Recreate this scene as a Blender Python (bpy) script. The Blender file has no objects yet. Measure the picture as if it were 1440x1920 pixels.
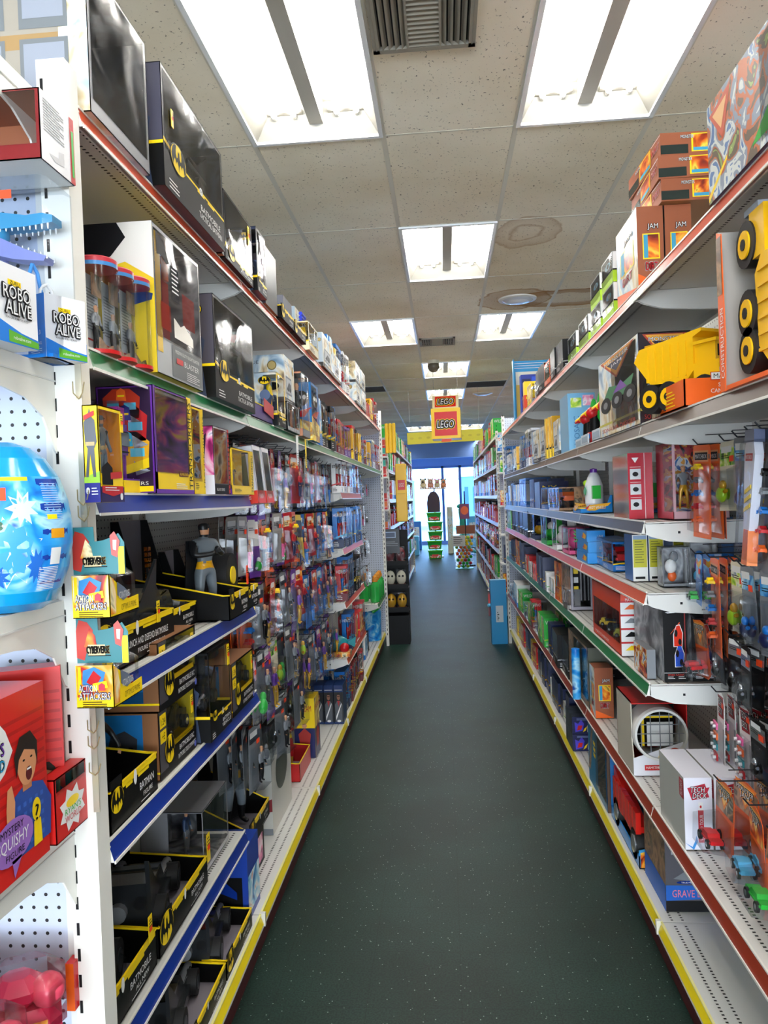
import bpy, math, random
from mathutils import Vector, Matrix
from mathutils.geometry import tessellate_polygon
S = bpy.context.scene
COL = S.collection
PI = math.pi
rnd = random.Random(7)

# ------------------------------------------------------------------ camera, world, exposure
CAMZ = 1.62
F_PX = 1454.83
yaw, pitch, roll = .0776, .0158, -.0372
_fw = Vector((-math.sin(yaw)*math.cos(pitch), math.cos(yaw)*math.cos(pitch), -math.sin(pitch)))
_r = Vector((math.cos(yaw), math.sin(yaw), 0)); _u = _r.cross(_fw)
_r2 = math.cos(roll)*_r + math.sin(roll)*_u
_u2 = -math.sin(roll)*_r + math.cos(roll)*_u
cam_d = bpy.data.cameras.new('camera'); cam = bpy.data.objects.new('camera', cam_d); COL.objects.link(cam)
cam.matrix_world = Matrix(((_r2.x, _u2.x, -_fw.x, 0), (_r2.y, _u2.y, -_fw.y, 0), (_r2.z, _u2.z, -_fw.z, CAMZ), (0, 0, 0, 1)))
cam_d.sensor_fit = 'VERTICAL'; cam_d.sensor_height = 36; cam_d.lens = F_PX/1920*36
cam_d.clip_start = .05; cam_d.clip_end = 200
S.camera = cam
S.view_settings.view_transform = 'Standard'; S.view_settings.look = 'None'
S.view_settings.gamma = 1; S.view_settings.use_curve_mapping = False
S.view_settings.exposure = 0.9
S.cycles.transparent_max_bounces = 32; S.cycles.max_bounces = 8
w = bpy.data.worlds.new('world'); S.world = w; w.use_nodes = True
w.node_tree.nodes['Background'].inputs[0].default_value = (.70, .84, 1, 1)
w.node_tree.nodes['Background'].inputs[1].default_value = 7.0
TUBE_POWER = 30
def daylight(name, y, zc, w_, h_, tilt, power, col):
    # daylight coming in through the shop windows at the two ends of the store
    a = bpy.data.lights.new(name, 'AREA'); a.shape = 'RECTANGLE'; a.size = w_; a.size_y = h_; a.energy = power; a.color = col
    o = bpy.data.objects.new(name, a); COL.objects.link(o); o.location = (0, y, zc); o.rotation_euler = (math.radians(90+tilt[0]), 0, math.radians(tilt[1]))
    return o
daylight('rear_window_daylight', -8.35, 1.0, 8.6, 1.8, (38, 0), 350, (.86, .93, 1))

# ------------------------------------------------------------------ materials
def lin(h):
    h = h.lstrip('#')
    v = [int(h[i:i+2], 16)/255 for i in (0, 2, 4)]
    return [(c/12.92 if c <= .04045 else ((c+.055)/1.055)**2.4) for c in v] + [1]
MC = {}
def mat(h, rough=.45, metal=0, spec=.5, name=None):
    k = (h, rough, metal, spec)
    if k in MC: return MC[k]
    m = bpy.data.materials.new(name or 'paint_'+h.lstrip('#')); m.use_nodes = True
    b = m.node_tree.nodes['Principled BSDF']
    b.inputs['Base Color'].default_value = lin(h); b.inputs['Roughness'].default_value = rough
    b.inputs['Metallic'].default_value = metal; b.inputs['Specular IOR Level'].default_value = spec
    MC[k] = m; return m
def nm(name):
    m = bpy.data.materials.new(name); m.use_nodes = True
    return m, m.node_tree.nodes, m.node_tree.links, m.node_tree.nodes['Principled BSDF']
def ramp(nodes, stops, interp='LINEAR'):
    r = nodes.new('ShaderNodeValToRGB'); r.color_ramp.interpolation = interp
    e = r.color_ramp.elements
    e[0].position = stops[0][0]; e[0].color = lin(stops[0][1])
    e[1].position = stops[1][0]; e[1].color = lin(stops[1][1])
    for p, c in stops[2:]:
        n = e.new(p); n.color = lin(c)
    return r
def art(name, cols, scale=14, rough=.3, detail=2.5, dist=1.5):
    """busy printed artwork: warped noise picked through a row of colours, different on every object"""
    if ('art', name) in MC: return MC[('art', name)]
    m, N, L, b = nm('print_'+name)
    tc = N.new('ShaderNodeTexCoord'); oi = N.new('ShaderNodeObjectInfo')
    mul = N.new('ShaderNodeMath'); mul.operation = 'MULTIPLY'; mul.inputs[1].default_value = 37
    L.new(oi.outputs['Random'], mul.inputs[0])
    ad = N.new('ShaderNodeVectorMath'); ad.operation = 'ADD'
    L.new(tc.outputs['Object'], ad.inputs[0]); L.new(mul.outputs[0], ad.inputs[1])
    n = N.new('ShaderNodeTexNoise'); n.inputs['Scale'].default_value = scale
    n.inputs['Detail'].default_value = detail; n.inputs['Distortion'].default_value = dist
    L.new(ad.outputs[0], n.inputs['Vector'])
    k = len(cols); stops = [(.30+.42*i/max(1, k-1), c) for i, c in enumerate(cols)]
    r = ramp(N, stops, 'CONSTANT' if k > 5 else 'LINEAR')
    L.new(n.outputs['Fac'], r.inputs[0]); L.new(r.outputs[0], b.inputs['Base Color'])
    b.inputs['Roughness'].default_value = rough
    MC[('art', name)] = m; return m
def film(name='clear_film', bump=.25, scale=9, tint='#ffffff', base=.015, k=.6, rough=.08):
    if ('film', name) in MC: return MC[('film', name)]
    m, N, L, b = nm(name); N.remove(b)
    out = N['Material Output']
    t = N.new('ShaderNodeBsdfTransparent'); t.inputs[0].default_value = lin(tint)
    g = N.new('ShaderNodeBsdfGlossy'); g.inputs['Roughness'].default_value = rough
    tc = N.new('ShaderNodeTexCoord'); no = N.new('ShaderNodeTexNoise'); no.inputs['Scale'].default_value = scale
    no.inputs['Detail'].default_value = 1.2; no.inputs['Distortion'].default_value = .8
    bp = N.new('ShaderNodeBump'); bp.inputs['Strength'].default_value = bump; bp.inputs['Distance'].default_value = .02
    L.new(tc.outputs['Object'], no.inputs['Vector']); L.new(no.outputs['Fac'], bp.inputs['Height'])
    L.new(bp.outputs[0], g.inputs['Normal'])
    fr = N.new('ShaderNodeFresnel'); fr.inputs[0].default_value = 1.45; L.new(bp.outputs[0], fr.inputs['Normal'])
    ma = N.new('ShaderNodeMath'); ma.operation = 'MULTIPLY_ADD'; ma.inputs[1].default_value = k; ma.inputs[2].default_value = base
    L.new(fr.outputs[0], ma.inputs[0])
    mx = N.new('ShaderNodeMixShader'); L.new(ma.outputs[0], mx.inputs[0]); L.new(t.outputs[0], mx.inputs[1]); L.new(g.outputs[0], mx.inputs[2])
    L.new(mx.outputs[0], out.inputs[0])
    MC[('film', name)] = m; return m
FILM = film(); WRINKLE = film('wrinkled_film', .4, 5, base=.03, k=.75, rough=.12)
BLIS = film('blister_plastic', .15, 14, '#f4f6f8', .02, .32, .12)

def m_peg(name, base, pitch_=.0254, r=.0033, ax=('X', 'Z')):
    m, N, L, b = nm(name)
    tc = N.new('ShaderNodeTexCoord'); sx = N.new('ShaderNodeSeparateXYZ'); L.new(tc.outputs['Object'], sx.inputs[0])
    ds = []
    for a in ax:
        d = N.new('ShaderNodeMath'); d.operation = 'DIVIDE'; d.inputs[1].default_value = pitch_; L.new(sx.outputs[a], d.inputs[0])
        f = N.new('ShaderNodeMath'); f.operation = 'FLOORED_MODULO'; f.inputs[1].default_value = 1; L.new(d.outputs[0], f.inputs[0])
        s = N.new('ShaderNodeMath'); s.operation = 'SUBTRACT'; s.inputs[1].default_value = .5; L.new(f.outputs[0], s.inputs[0])
        q = N.new('ShaderNodeMath'); q.operation = 'POWER'; q.inputs[1].default_value = 2; L.new(s.outputs[0], q.inputs[0]); ds.append(q)
    a = N.new('ShaderNodeMath'); a.operation = 'ADD'; L.new(ds[0].outputs[0], a.inputs[0]); L.new(ds[1].outputs[0], a.inputs[1])
    lt = N.new('ShaderNodeMath'); lt.operation = 'LESS_THAN'; lt.inputs[1].default_value = (r/pitch_)**2; L.new(a.outputs[0], lt.inputs[0])
    mx = N.new('ShaderNodeMix'); mx.data_type = 'RGBA'; mx.inputs[6].default_value = lin(base); mx.inputs[7].default_value = lin('#1c1a1c')
    L.new(lt.outputs[0], mx.inputs[0]); L.new(mx.outputs[2], b.inputs['Base Color']); b.inputs['Roughness'].default_value = .5
    return m
PEG_END = m_peg('pegboard_daylight_tint', '#c2cadd', .0254, .0036)  # white board; the bluish cast of daylight is tinted into its base colour
PEG_RUN = m_peg('pegboard_cream', '#cfcfc8', .0254, .0033, ('Y', 'Z'))

WHITE = mat('#e9e7e0', .35, name='white_enamel'); WHITE2 = mat('#dcdcd8', .4, name='shelf_enamel')
BLACK = mat('#070708', .45, 0, .22, name='black_plastic'); DARK = mat('#131316', .5, 0, .25)
KICK = mat('#4a1417', .5, name='maroon_kickplate')
YEL = mat('#ffd90f', .35); RED = mat('#c8161d', .35); BLUE = mat('#1173c9', .3); NAVY = mat('#0d2f86', .25)
WIRE = mat('#3a3a40', .3, .8, name='peg_wire'); TAGO = mat('#ff4a1c', .5, name='orange_price_sticker')
CARD_IN = mat('#a8a29a', .7, name='grey_cardboard'); BROWN = mat('#8a5a34', .7, name='brown_cardboard')

# ------------------------------------------------------------------ mesh builder
_txt = {}
def text_polys(s):
    if s in _txt: return _txt[s]
    cu = bpy.data.curves.new('t', 'FONT'); cu.body = s; cu.resolution_u = 2
    o = bpy.data.objects.new('t', cu); COL.objects.link(o)
    dg = bpy.context.evaluated_depsgraph_get(); me = bpy.data.meshes.new_from_object(o.evaluated_get(dg))
    vs = [(v.co.x, v.co.y) for v in me.vertices]; fs = [tuple(p.vertices) for p in me.polygons]
    if vs:
        x0 = min(v[0] for v in vs); x1 = max(v[0] for v in vs); y0 = min(v[1] for v in vs); y1 = max(v[1] for v in vs)
        vs = [((v[0]-x0)/(x1-x0), (v[1]-y0)/(y1-y0)) for v in vs]; asp = (x1-x0)/(y1-y0)
    else: asp = 1
    bpy.data.objects.remove(o); bpy.data.curves.remove(cu); bpy.data.meshes.remove(me)
    _txt[s] = (vs, fs, asp); return _txt[s]
def bat_shape():
    # half outline from the head to the wing tip and back along the scalloped tail
    h = [(.0,.26),(.04,.27),(.07,.36),(.10,.22),(.15,.06),(.27,.0),(.36,.10),(.37,.26),(.30,.44),(.56,.40),(.80,.26),(.94,.0),(.88,-.18),(.72,-.34),(.66,-.16),(.56,-.07),(.44,-.1),(.38,-.24),(.27,-.12),(.15,-.12),(.06,-.24),(.0,-.46)]
    return h + [(-x, y) for x, y in reversed(h[1:-1])]
class MB:
    def __init__(s): s.v = []; s.f = []; s.m = []; s.sm = []; s.mats = []; s.T = Matrix.Identity(4)
    def mi(s, m):
        if m not in s.mats: s.mats.append(m)
        return s.mats.index(m)
    def add(s, vs, fs, m, smooth=False):
        o = len(s.v); s.v += [s.T @ Vector(v) for v in vs]; i = s.mi(m)
        for f in fs: s.f.append(tuple(a+o for a in f)); s.m.append(i); s.sm.append(smooth)
        return s
    def quad(s, a, b, c, d, m): return s.add([a, b, c, d], [(0, 1, 2, 3)], m)
    def box(s, x0, x1, y0, y1, z0, z1, m, **k):
        """k: front (-y), back, left (-x), right, top, bottom = material or None to leave the face out"""
        vs = [(x0,y0,z0),(x1,y0,z0),(x1,y1,z0),(x0,y1,z0),(x0,y0,z1),(x1,y0,z1),(x1,y1,z1),(x0,y1,z1)]
        fs = dict(bottom=(0,3,2,1), top=(4,5,6,7), front=(0,1,5,4), right=(1,2,6,5), back=(2,3,7,6), left=(3,0,4,7))
        for n, f in fs.items():
            mm = k.get(n, m)
            if mm: s.add([vs[i] for i in f], [(0,1,2,3)], mm)
        return s
    def rbox(s, x0, x1, y0, y1, z0, z1, m, b=.01):
        xs = [x0, x0+b, x1-b, x1]; ys = [y0, y0+b, y1-b, y1]
        ring = [(xs[1],y0),(xs[2],y0),(x1,ys[1]),(x1,ys[2]),(xs[2],y1),(xs[1],y1),(x0,ys[2]),(x0,ys[1])]
        cx, cy = (x0+x1)/2, (y0+y1)/2
        def rg(q, z): return [(cx+(x-cx)*q[0], cy+(y-cy)*q[1], z) for x, y in ring]
        q = (1-2*b/max(x1-x0, 1e-4), 1-2*b/max(y1-y0, 1e-4))
        vs = rg(q, z0)+rg((1,1), z0+b)+rg((1,1), z1-b)+rg(q, z1)
        fs = [tuple(range(7,-1,-1)), tuple(range(24,32))]
        for l in range(3):
            for i in range(8): j = (i+1) % 8; fs.append((l*8+i, l*8+j, l*8+8+j, l*8+8+i))
        return s.add(vs, fs, m)
    def prism(s, pts, ax, a, b, m, cap=None):
        """2-D outline pushed along an axis; pts run over the two other axes in order"""
        n = len(pts)
        def P(p, t):
            if ax == 'x': return (t, p[0], p[1])
            if ax == 'y': return (p[0], t, p[1])
            return (p[0], p[1], t)
        vs = [P(p, a) for p in pts]+[P(p, b) for p in pts]
        s.add(vs, [(i, (i+1) % n, n+(i+1) % n, n+i) for i in range(n)], m)
        s.add(vs, [tuple(range(n-1,-1,-1)), tuple(range(n, 2*n))], cap or m)
        return s
    def tube(s, p0, p1, r0, m, r1=None, n=10, caps=True, smooth=True):
        r1 = r0 if r1 is None else r1
        p0 = Vector(p0); p1 = Vector(p1); d = (p1-p0).normalized()
        a = d.orthogonal().normalized(); b = d.cross(a)
        vs = []
        for p, r in ((p0, r0), (p1, r1)):
            for i in range(n): t = 2*PI*i/n; vs.append(p+(a*math.cos(t)+b*math.sin(t))*r)
        s.add(vs, [(i, (i+1) % n, n+(i+1) % n, n+i) for i in range(n)], m, smooth)
        if caps: s.add(vs, [tuple(range(n-1,-1,-1)), tuple(range(n, 2*n))], m)
        return s
    def path(s, pts, r, m, n=6):
        for a, b in zip(pts, pts[1:]): s.tube(a, b, r, m, n=n)
        return s
    def lathe(s, prof, m, n=24, c=(0,0), smooth=True, sy=1):
        vs = []
        for r, z in prof:
            for i in range(n): t = 2*PI*i/n; vs.append((c[0]+r*math.cos(t), c[1]+sy*r*math.sin(t), z))
        k = len(prof); ms = m if isinstance(m, list) else [m]*(k-1)
        for l in range(k-1):
            s.add([vs[l*n+i] for i in range(n)]+[vs[(l+1)*n+i] for i in range(n)], [(i, (i+1) % n, n+(i+1) % n, n+i) for i in range(n)], ms[l], smooth)
        return s
    def ball(s, c, r, m, n=10, sc=(1,1,1), R=None):
        k = n//2+1; vs = []; R = R or Matrix.Identity(3)
        for j in range(k+1):
            ph = PI*j/k
            for i in range(n): t = 2*PI*i/n; vs.append(Vector(c)+R @ Vector((r*sc[0]*math.sin(ph)*math.cos(t), r*sc[1]*math.sin(ph)*math.sin(t), r*sc[2]*math.cos(ph))))
        return s.add(vs, [(j*n+(i+1) % n, j*n+i, (j+1)*n+i, (j+1)*n+(i+1) % n) for j in range(k) for i in range(n)], m, True)
    # flat decals on a face; fr = (origin, right, up) frame, e lifts it off the board
    def dec(s, fr, pts, m, e=.0006):
        o, r, u = [Vector(q) for q in fr]; nrm = r.cross(u).normalized()
        return s.add([o+r*x+u*y+nrm*e for x, y in pts], [tuple(range(len(pts)))], m)
    def rect(s, fr, x0, x1, y0, y1, m, e=.0006): return s.dec(fr, [(x0,y0),(x1,y0),(x1,y1),(x0,y1)], m, e)
    def oval(s, fr, cx, cy, rx, ry, m, e=.0008, n=20): return s.dec(fr, [(cx+rx*math.cos(2*PI*i/n), cy+ry*math.sin(2*PI*i/n)) for i in range(n)], m, e)
    def text(s, fr, t, x, y, w, h, m, e=.0012, skew=0, out=None, ow=.08):
        """text t fitted in the box (x, y, w, h)"""
        vs, fs, asp = text_polys(t)
        o, r, u = [Vector(q) for q in fr]; nrm = r.cross(u).normalized()
        if out:
            for k in range(8):
                dx, dy = ow*h*math.cos(k*PI/4), ow*h*math.sin(k*PI/4)
                s.add([o+r*(x+a*w+skew*b*h+dx)+u*(y+b*h+dy)+nrm*(e*.6) for a, b in vs], fs, out)
        return s.add([o+r*(x+a*w+skew*b*h)+u*(y+b*h)+nrm*e for a, b in vs], fs, m)
    def bat(s, fr, cx, cy, w, h=None, e=.001, ring=YEL, ink=BLACK):
        """yellow oval emblem with the black winged shape"""
        h = h or w*.62
        s.oval(fr, cx, cy, w*.54, h*.55, ink, e); s.oval(fr, cx, cy, w*.5, h*.5, ring, e+.0004, 28)
        o, r, u = [Vector(q) for q in fr]; nrm = r.cross(u).normalized(); P = bat_shape(); n = len(P)
        pts = [Vector((cx+a*w*.5, cy+b*h*1.02, 0)) for a, b in P]
        tri = tessellate_polygon([pts])
        tri = [q if (pts[q[1]]-pts[q[0]]).cross(pts[q[2]]-pts[q[0]]).z > 0 else q[::-1] for q in tri]
        return s.add([o+r*p.x+u*p.y+nrm*(e+.0009) for p in pts], tri, ink)
    def build(s, name, parent=None):
        me = bpy.data.meshes.new(name); me.from_pydata([tuple(v) for v in s.v], [], s.f)
        for m in s.mats: me.materials.append(m)
        me.polygons.foreach_set('material_index', s.m); me.polygons.foreach_set('use_smooth', s.sm); me.update()
        o = bpy.data.objects.new(name, me); COL.objects.link(o)
        if parent: o.parent = parent
        return o
def FR(w, d, h=0):   # frames of the faces of a w x d x h box; origin under the middle of its front, front faces -y
    return dict(front=((-w/2, 0, 0), (1,0,0), (0,0,1)), left=((-w/2, d, 0), (0,-1,0), (0,0,1)), right=((w/2, 0, 0), (0,1,0), (0,0,1)),
                top=((-w/2, 0, h), (1,0,0), (0,1,0)))

# ------------------------------------------------------------------ things, tags, copies
ALL = []
def thing(name, label, cat, loc=(0,0,0), rz=0, group=None):
    o = bpy.data.objects.new(name, None); o.empty_display_size = .05; COL.objects.link(o)
    o.location = loc; o.rotation_euler = (0, 0, rz); tag(o, label, cat, group); return o
def tag(o, label, cat, group=None):
    o['label'] = label; o['category'] = cat
    if group: o['group'] = group
    ALL.append(o); return o
def struct(o, name=None):
    o['kind'] = 'structure'; return o
def dup(root, loc, rot=None, label=None, group=None, scale=None):
    r = root.copy(); COL.objects.link(r); r.location = loc
    if rot is not None: r.rotation_euler = rot if hasattr(rot, '__len__') else (0, 0, rot)
    if scale: r.scale = scale
    if label: r['label'] = label
    if group: r['group'] = group
    for ch in root.children:
        c = ch.copy(); COL.objects.link(c); c.parent = r
        for g in ch.children:
            d = g.copy(); COL.objects.link(d); d.parent = c
    ALL.append(r); return r
def at(x, y, ax, v):
    """the point of the room seen at a place of the photograph, on the plane ax = v"""
    d = _fw + _r2*((x-720)/F_PX) - _u2*((y-960)/F_PX); i = 'XYZ'.index(ax)
    c = Vector((0, 0, CAMZ)); return c + d*((v-c[i])/d[i])
# ------------------------------------------------------------------ room shell
FZ = 0; CZ = 3.31; XL, XR, YN, YF = -4.6, 4.6, -8.2, 27.0
def m_floor():
    m, N, L, b = nm('green_speckled_floor')
    tc = N.new('ShaderNodeTexCoord')
    n1 = N.new('ShaderNodeTexNoise'); n1.inputs['Scale'].default_value = 160; n1.inputs['Detail'].default_value = 3; L.new(tc.outputs['Object'], n1.inputs['Vector'])
    n0 = N.new('ShaderNodeTexNoise'); n0.inputs['Scale'].default_value = 2.2; n0.inputs['Detail'].default_value = 4; L.new(tc.outputs['Object'], n0.inputs['Vector'])
    r1 = ramp(N, [(.38, '#0e2923'), (.62, '#213f36')]); L.new(n1.outputs['Fac'], r1.inputs[0])
    r0 = ramp(N, [(.35, '#b9c4bd'), (.7, '#ffffff')]); L.new(n0.outputs['Fac'], r0.inputs[0])
    mu = N.new('ShaderNodeMix'); mu.data_type = 'RGBA'; mu.blend_type = 'MULTIPLY'; mu.inputs[0].default_value = 1
    L.new(r1.outputs[0], mu.inputs[6]); L.new(r0.outputs[0], mu.inputs[7])
    v = N.new('ShaderNodeTexVoronoi'); v.inputs['Scale'].default_value = 42; L.new(tc.outputs['Object'], v.inputs['Vector'])
    lt = N.new('ShaderNodeMath'); lt.operation = 'LESS_THAN'; lt.inputs[1].default_value = .085; L.new(v.outputs['Distance'], lt.inputs[0])
    sp = N.new('ShaderNodeMix'); sp.data_type = 'RGBA'; sp.inputs[7].default_value = lin('#93a79a')
    L.new(lt.outputs[0], sp.inputs[0]); L.new(mu.outputs[2], sp.inputs[6])
    # joints of the square tiles
    br = N.new('ShaderNodeTexBrick'); br.offset = 0; br.inputs['Scale'].default_value = 1; br.inputs['Mortar Size'].default_value = .0022
    br.inputs['Brick Width'].default_value = .305; br.inputs['Row Height'].default_value = .305; br.inputs['Mortar Smooth'].default_value = .3
    br.inputs['Color1'].default_value = br.inputs['Color2'].default_value = (1,1,1,1); br.inputs['Mortar'].default_value = (.72,.75,.74,1)
    L.new(tc.outputs['Object'], br.inputs['Vector'])
    m2 = N.new('ShaderNodeMix'); m2.data_type = 'RGBA'; m2.blend_type = 'MULTIPLY'; m2.inputs[0].default_value = 1
    L.new(sp.outputs[2], m2.inputs[6]); L.new(br.outputs['Color'], m2.inputs[7]); L.new(m2.outputs[2], b.inputs['Base Color'])
    b.inputs['Roughness'].default_value = .5; b.inputs['Specular IOR Level'].default_value = .3
    return m
def m_ceiling():
    m, N, L, b = nm('fissured_ceiling_tile')
    tc = N.new('ShaderNodeTexCoord'); mp = N.new('ShaderNodeMapping'); mp.inputs['Scale'].default_value = (1, .8, 1); L.new(tc.outputs['Object'], mp.inputs[0])
    v = N.new('ShaderNodeTexNoise'); v.inputs['Scale'].default_value = 75; v.inputs['Detail'].default_value = 2; v.inputs['Roughness'].default_value = .7; L.new(mp.outputs[0], v.inputs['Vector'])
    r = ramp(N, [(.30, '#6e6a62'), (.36, '#ebe4d4')]); L.new(v.outputs['Fac'], r.inputs[0])
    n = N.new('ShaderNodeTexNoise'); n.inputs['Scale'].default_value = 1.3; n.inputs['Detail'].default_value = 4; L.new(tc.outputs['Object'], n.inputs['Vector'])
    r2 = ramp(N, [(.3, '#e6ded0'), (.7, '#ffffff')]); L.new(n.outputs['Fac'], r2.inputs[0])
    mu = N.new('ShaderNodeMix'); mu.data_type = 'RGBA'; mu.blend_type = 'MULTIPLY'; mu.inputs[0].default_value = 1
    L.new(r.outputs[0], mu.inputs[6]); L.new(r2.outputs[0], mu.inputs[7])
    col = mu.outputs[2]
    # brown water stains: rings that stay where the leaks were
    def stain(col, cx, cy, sx, sy, ring, amt):
        mp = N.new('ShaderNodeMapping'); mp.vector_type = 'TEXTURE'; mp.inputs['Location'].default_value = (cx, cy, 0); mp.inputs['Scale'].default_value = (sx, sy, 1e3)
        nn = N.new('ShaderNodeTexNoise'); nn.inputs['Scale'].default_value = 7; L.new(tc.outputs['Object'], nn.inputs['Vector'])
        ad = N.new('ShaderNodeVectorMath'); ad.operation = 'MULTIPLY_ADD'; ad.inputs[1].default_value = (.12,.12,0); L.new(nn.outputs['Color'], ad.inputs[0]); L.new(tc.outputs['Object'], ad.inputs[2])
        L.new(ad.outputs[0], mp.inputs[0])
        ln = N.new('ShaderNodeVectorMath'); ln.operation = 'LENGTH'; L.new(mp.outputs[0], ln.inputs[0])
        rp = N.new('ShaderNodeValToRGB'); e = rp.color_ramp.elements; e[0].position = 0; e[0].color = (ring[0][1],)*3+(1,); e[1].position = ring[-1][0]; e[1].color = (ring[-1][1],)*3+(1,)
        for p, q in ring[1:-1]: z = e.new(p); z.color = (q, q, q, 1)
        L.new(ln.outputs['Value'], rp.inputs[0])
        sc = N.new('ShaderNodeMath'); sc.operation = 'MULTIPLY'; sc.inputs[1].default_value = amt; L.new(rp.outputs[0], sc.inputs[0])
        mx = N.new('ShaderNodeMix'); mx.data_type = 'RGBA'; mx.inputs[7].default_value = lin('#9a6f38'); L.new(sc.outputs[0], mx.inputs[0]); L.new(col, mx.inputs[6]); return mx.outputs[2]
    a = at(990, 437, 'Z', CZ); col = stain(col, a.x+.05, a.y+.06, .22, .30, [(0,.05),(.35,.1),(.45,.7),(.55,.15),(.85,.35),(.95,.7),(1,0)], .75)
    a = at(966, 562, 'Z', CZ); col = stain(col, a.x+.05, a.y+.06, .32, .36, [(0,.7),(.7,.5),(.88,.45),(.95,.95),(1,0)], .9)
    a = at(1070, 558, 'Z', CZ); col = stain(col, a.x+.05, a.y+.06, .62, .30, [(0,.05),(.5,.15),(.62,.7),(.8,.75),(.95,1),(1,0)], 1.0)
    L.new(col, b.inputs['Base Color']); b.inputs['Roughness'].default_value = .9
    return m
GX, GY, TX, TY = -.2201, 3.626, .6096, 1.2192
LIGHTS = [(-1,-1),(1,-1),(0,1),(-1,3),(1,3),(0,5),(0,7),(0,-3),(-1,-5),(1,-5),(-5,0),(-5,4),(4,0),(4,4),(-4,8),(3,8),(-4,-3),(4,-4),(0,-7),(-1,-9),(0,10),(-1,12),(1,12),(-5,8),(4,7),(-5,11),(4,11),(-5,15),(4,15),(-3,16),(2,16)]
VENTS = [(0,-1),(0,3)]; GRILLES = [(-2,6),(1,6)]
def build_room():
    mb = MB(); mb.box(XL, XR, YN, YF+.1, -.1, 0, m_floor()); struct(mb.build('floor'))
    ct = m_ceiling(); mb = MB(); tb = MB(); tm = mat('#c9c4b6', .5, name='ceiling_grid_metal')
    c0 = int(math.floor((XL-GX)/TX)); c1 = int(math.ceil((XR-GX)/TX)); r0 = int(math.floor((YN-GY)/TY)); r1 = int(math.ceil((YF-GY)/TY))
    for c in range(c0, c1):
        for r in range(r0, r1):
            x0, x1 = max(XL, GX+c*TX), min(XR, GX+(c+1)*TX); y0, y1 = max(YN, GY+r*TY), min(YF, GY+(r+1)*TY)
            if (c, r) in LIGHTS: continue
            if (c, r) in GRILLES: y0, y1 = y0, (y0+y1)/2
            mb.box(x0, x1, y0, y1, CZ, CZ+.015, ct)
    struct(mb.build('ceiling'))
    for c in range(c0, c1+1):
        x = GX+c*TX
        if XL < x < XR: tb.box(x-.012, x+.012, YN, YF, CZ-.002, CZ+.03, tm)
    for r in range(r0, r1+1):
        y = GY+r*TY
        if YN < y < YF: tb.box(XL, XR, y-.006, y+.006, CZ-.0015, CZ+.03, tm)
    struct(tb.build('trim_1'))
    wl = mat('#d5d2c8', .8, name='wall_paint')
    for n, bx in (('wall_left', (XL-.1, XL, YN, YF, 0, CZ+.2)), ('wall_right', (XR, XR+.1, YN, YF, 0, CZ+.2)), ('wall_back', (XL-.1, XR+.1, YN-.1, YN, 2.7, CZ+.2))):
        m = MB(); m.box(*bx, wl); struct(m.build(n))
    # front wall: blue soffit above a full width shop window
    sf = mat('#86a8ea', .7, name='blue_soffit'); fr = mat('#5d86c9', .4, name='blue_window_frame')
    m = MB(); m.box(XL, XR, YF, YF+.2, 2.72, CZ+.2, sf); m.box(XL, XR, YF, YF+.2, 0, .12, sf)
    m.box(XL, XR, YF-3.2, YF-3.0, 2.83, CZ, sf)
    struct(m.build('wall_front'))
    m = MB()
    for x in (-4.5, -3.1, -1.72, -.02, .58, 1.9, 3.2, 4.5): m.box(x-.045, x+.045, YF+.03, YF+.13, .12, 2.72, fr)
    m.box(XL, XR, YF+.03, YF+.13, 2.64, 2.72, fr); m.box(XL, XR, YF+.03, YF+.13, 1.05, 1.12, fr) if False else None
    wf = struct(m.build('window_frame'))
    m = MB()
    for x in (-4.55, -2.3, 0, 2.3, 4.55): m.box(x-.05, x+.05, YN-.1, YN, 0, 2.7, mat('#c9ccd0', .4))
    m.box(XL, XR, YN-.1, YN, 0, .25, mat('#c9ccd0', .4)); struct(m.build('window_3'))
    gm, N, L, b = nm('blue_tinted_glass'); N.remove(b); t = N.new('ShaderNodeBsdfTransparent'); t.inputs[0].default_value = (.62,.80,1,1); g = N.new('ShaderNodeBsdfGlossy'); g.inputs['Roughness'].default_value = .03
    mx = N.new('ShaderNodeMixShader'); mx.inputs[0].default_value = .06; L.new(t.outputs[0], mx.inputs[1]); L.new(g.outputs[0], mx.inputs[2]); L.new(mx.outputs[0], N['Material Output'].inputs[0])
    m = MB(); m.box(XL, XR, YF+.075, YF+.083, .12, 2.68, gm); o = m.build('window_1'); struct(o)
    wf.name = 'window_2'; wf.parent = o; wf.name = 'window_frame'
    # outside: pavement and two plain buildings across the way
    m = MB(); m.box(-30, 30, YF+.3, YF+60, -.2, -.05, mat('#9fb0bd', .9, name='pavement')); o = struct(m.build('ground'))
    for n, (x0, x1, y0, y1, h, c) in enumerate(((-9, -1.75, YF+14, YF+20, 2.6, '#6f93c4'), (.9, 2.1, YF+11, YF+17, 2.6, '#6d90bf'))):
        m = MB(); m.box(x0, x1, y0, y1, -.1, h, mat(c, .8, name='far_building_paint')); m.box(x0-.1, x1+.1, y0-.1, y1, h, h+.12, mat('#dfe8f2', .8))
        for i in range(3):
            xx = x0+(i+.3)*(x1-x0)/3; m.box(xx, xx+(x1-x0)*.15, y0-.02, y0, .9, 2.1, mat('#3f5f8f', .2))
        tag(m.build('building'), ['wide low blue-grey building outside, left of the window post', 'small blue-grey building outside, right of the window post'][n], 'building')
build_room()

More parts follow.
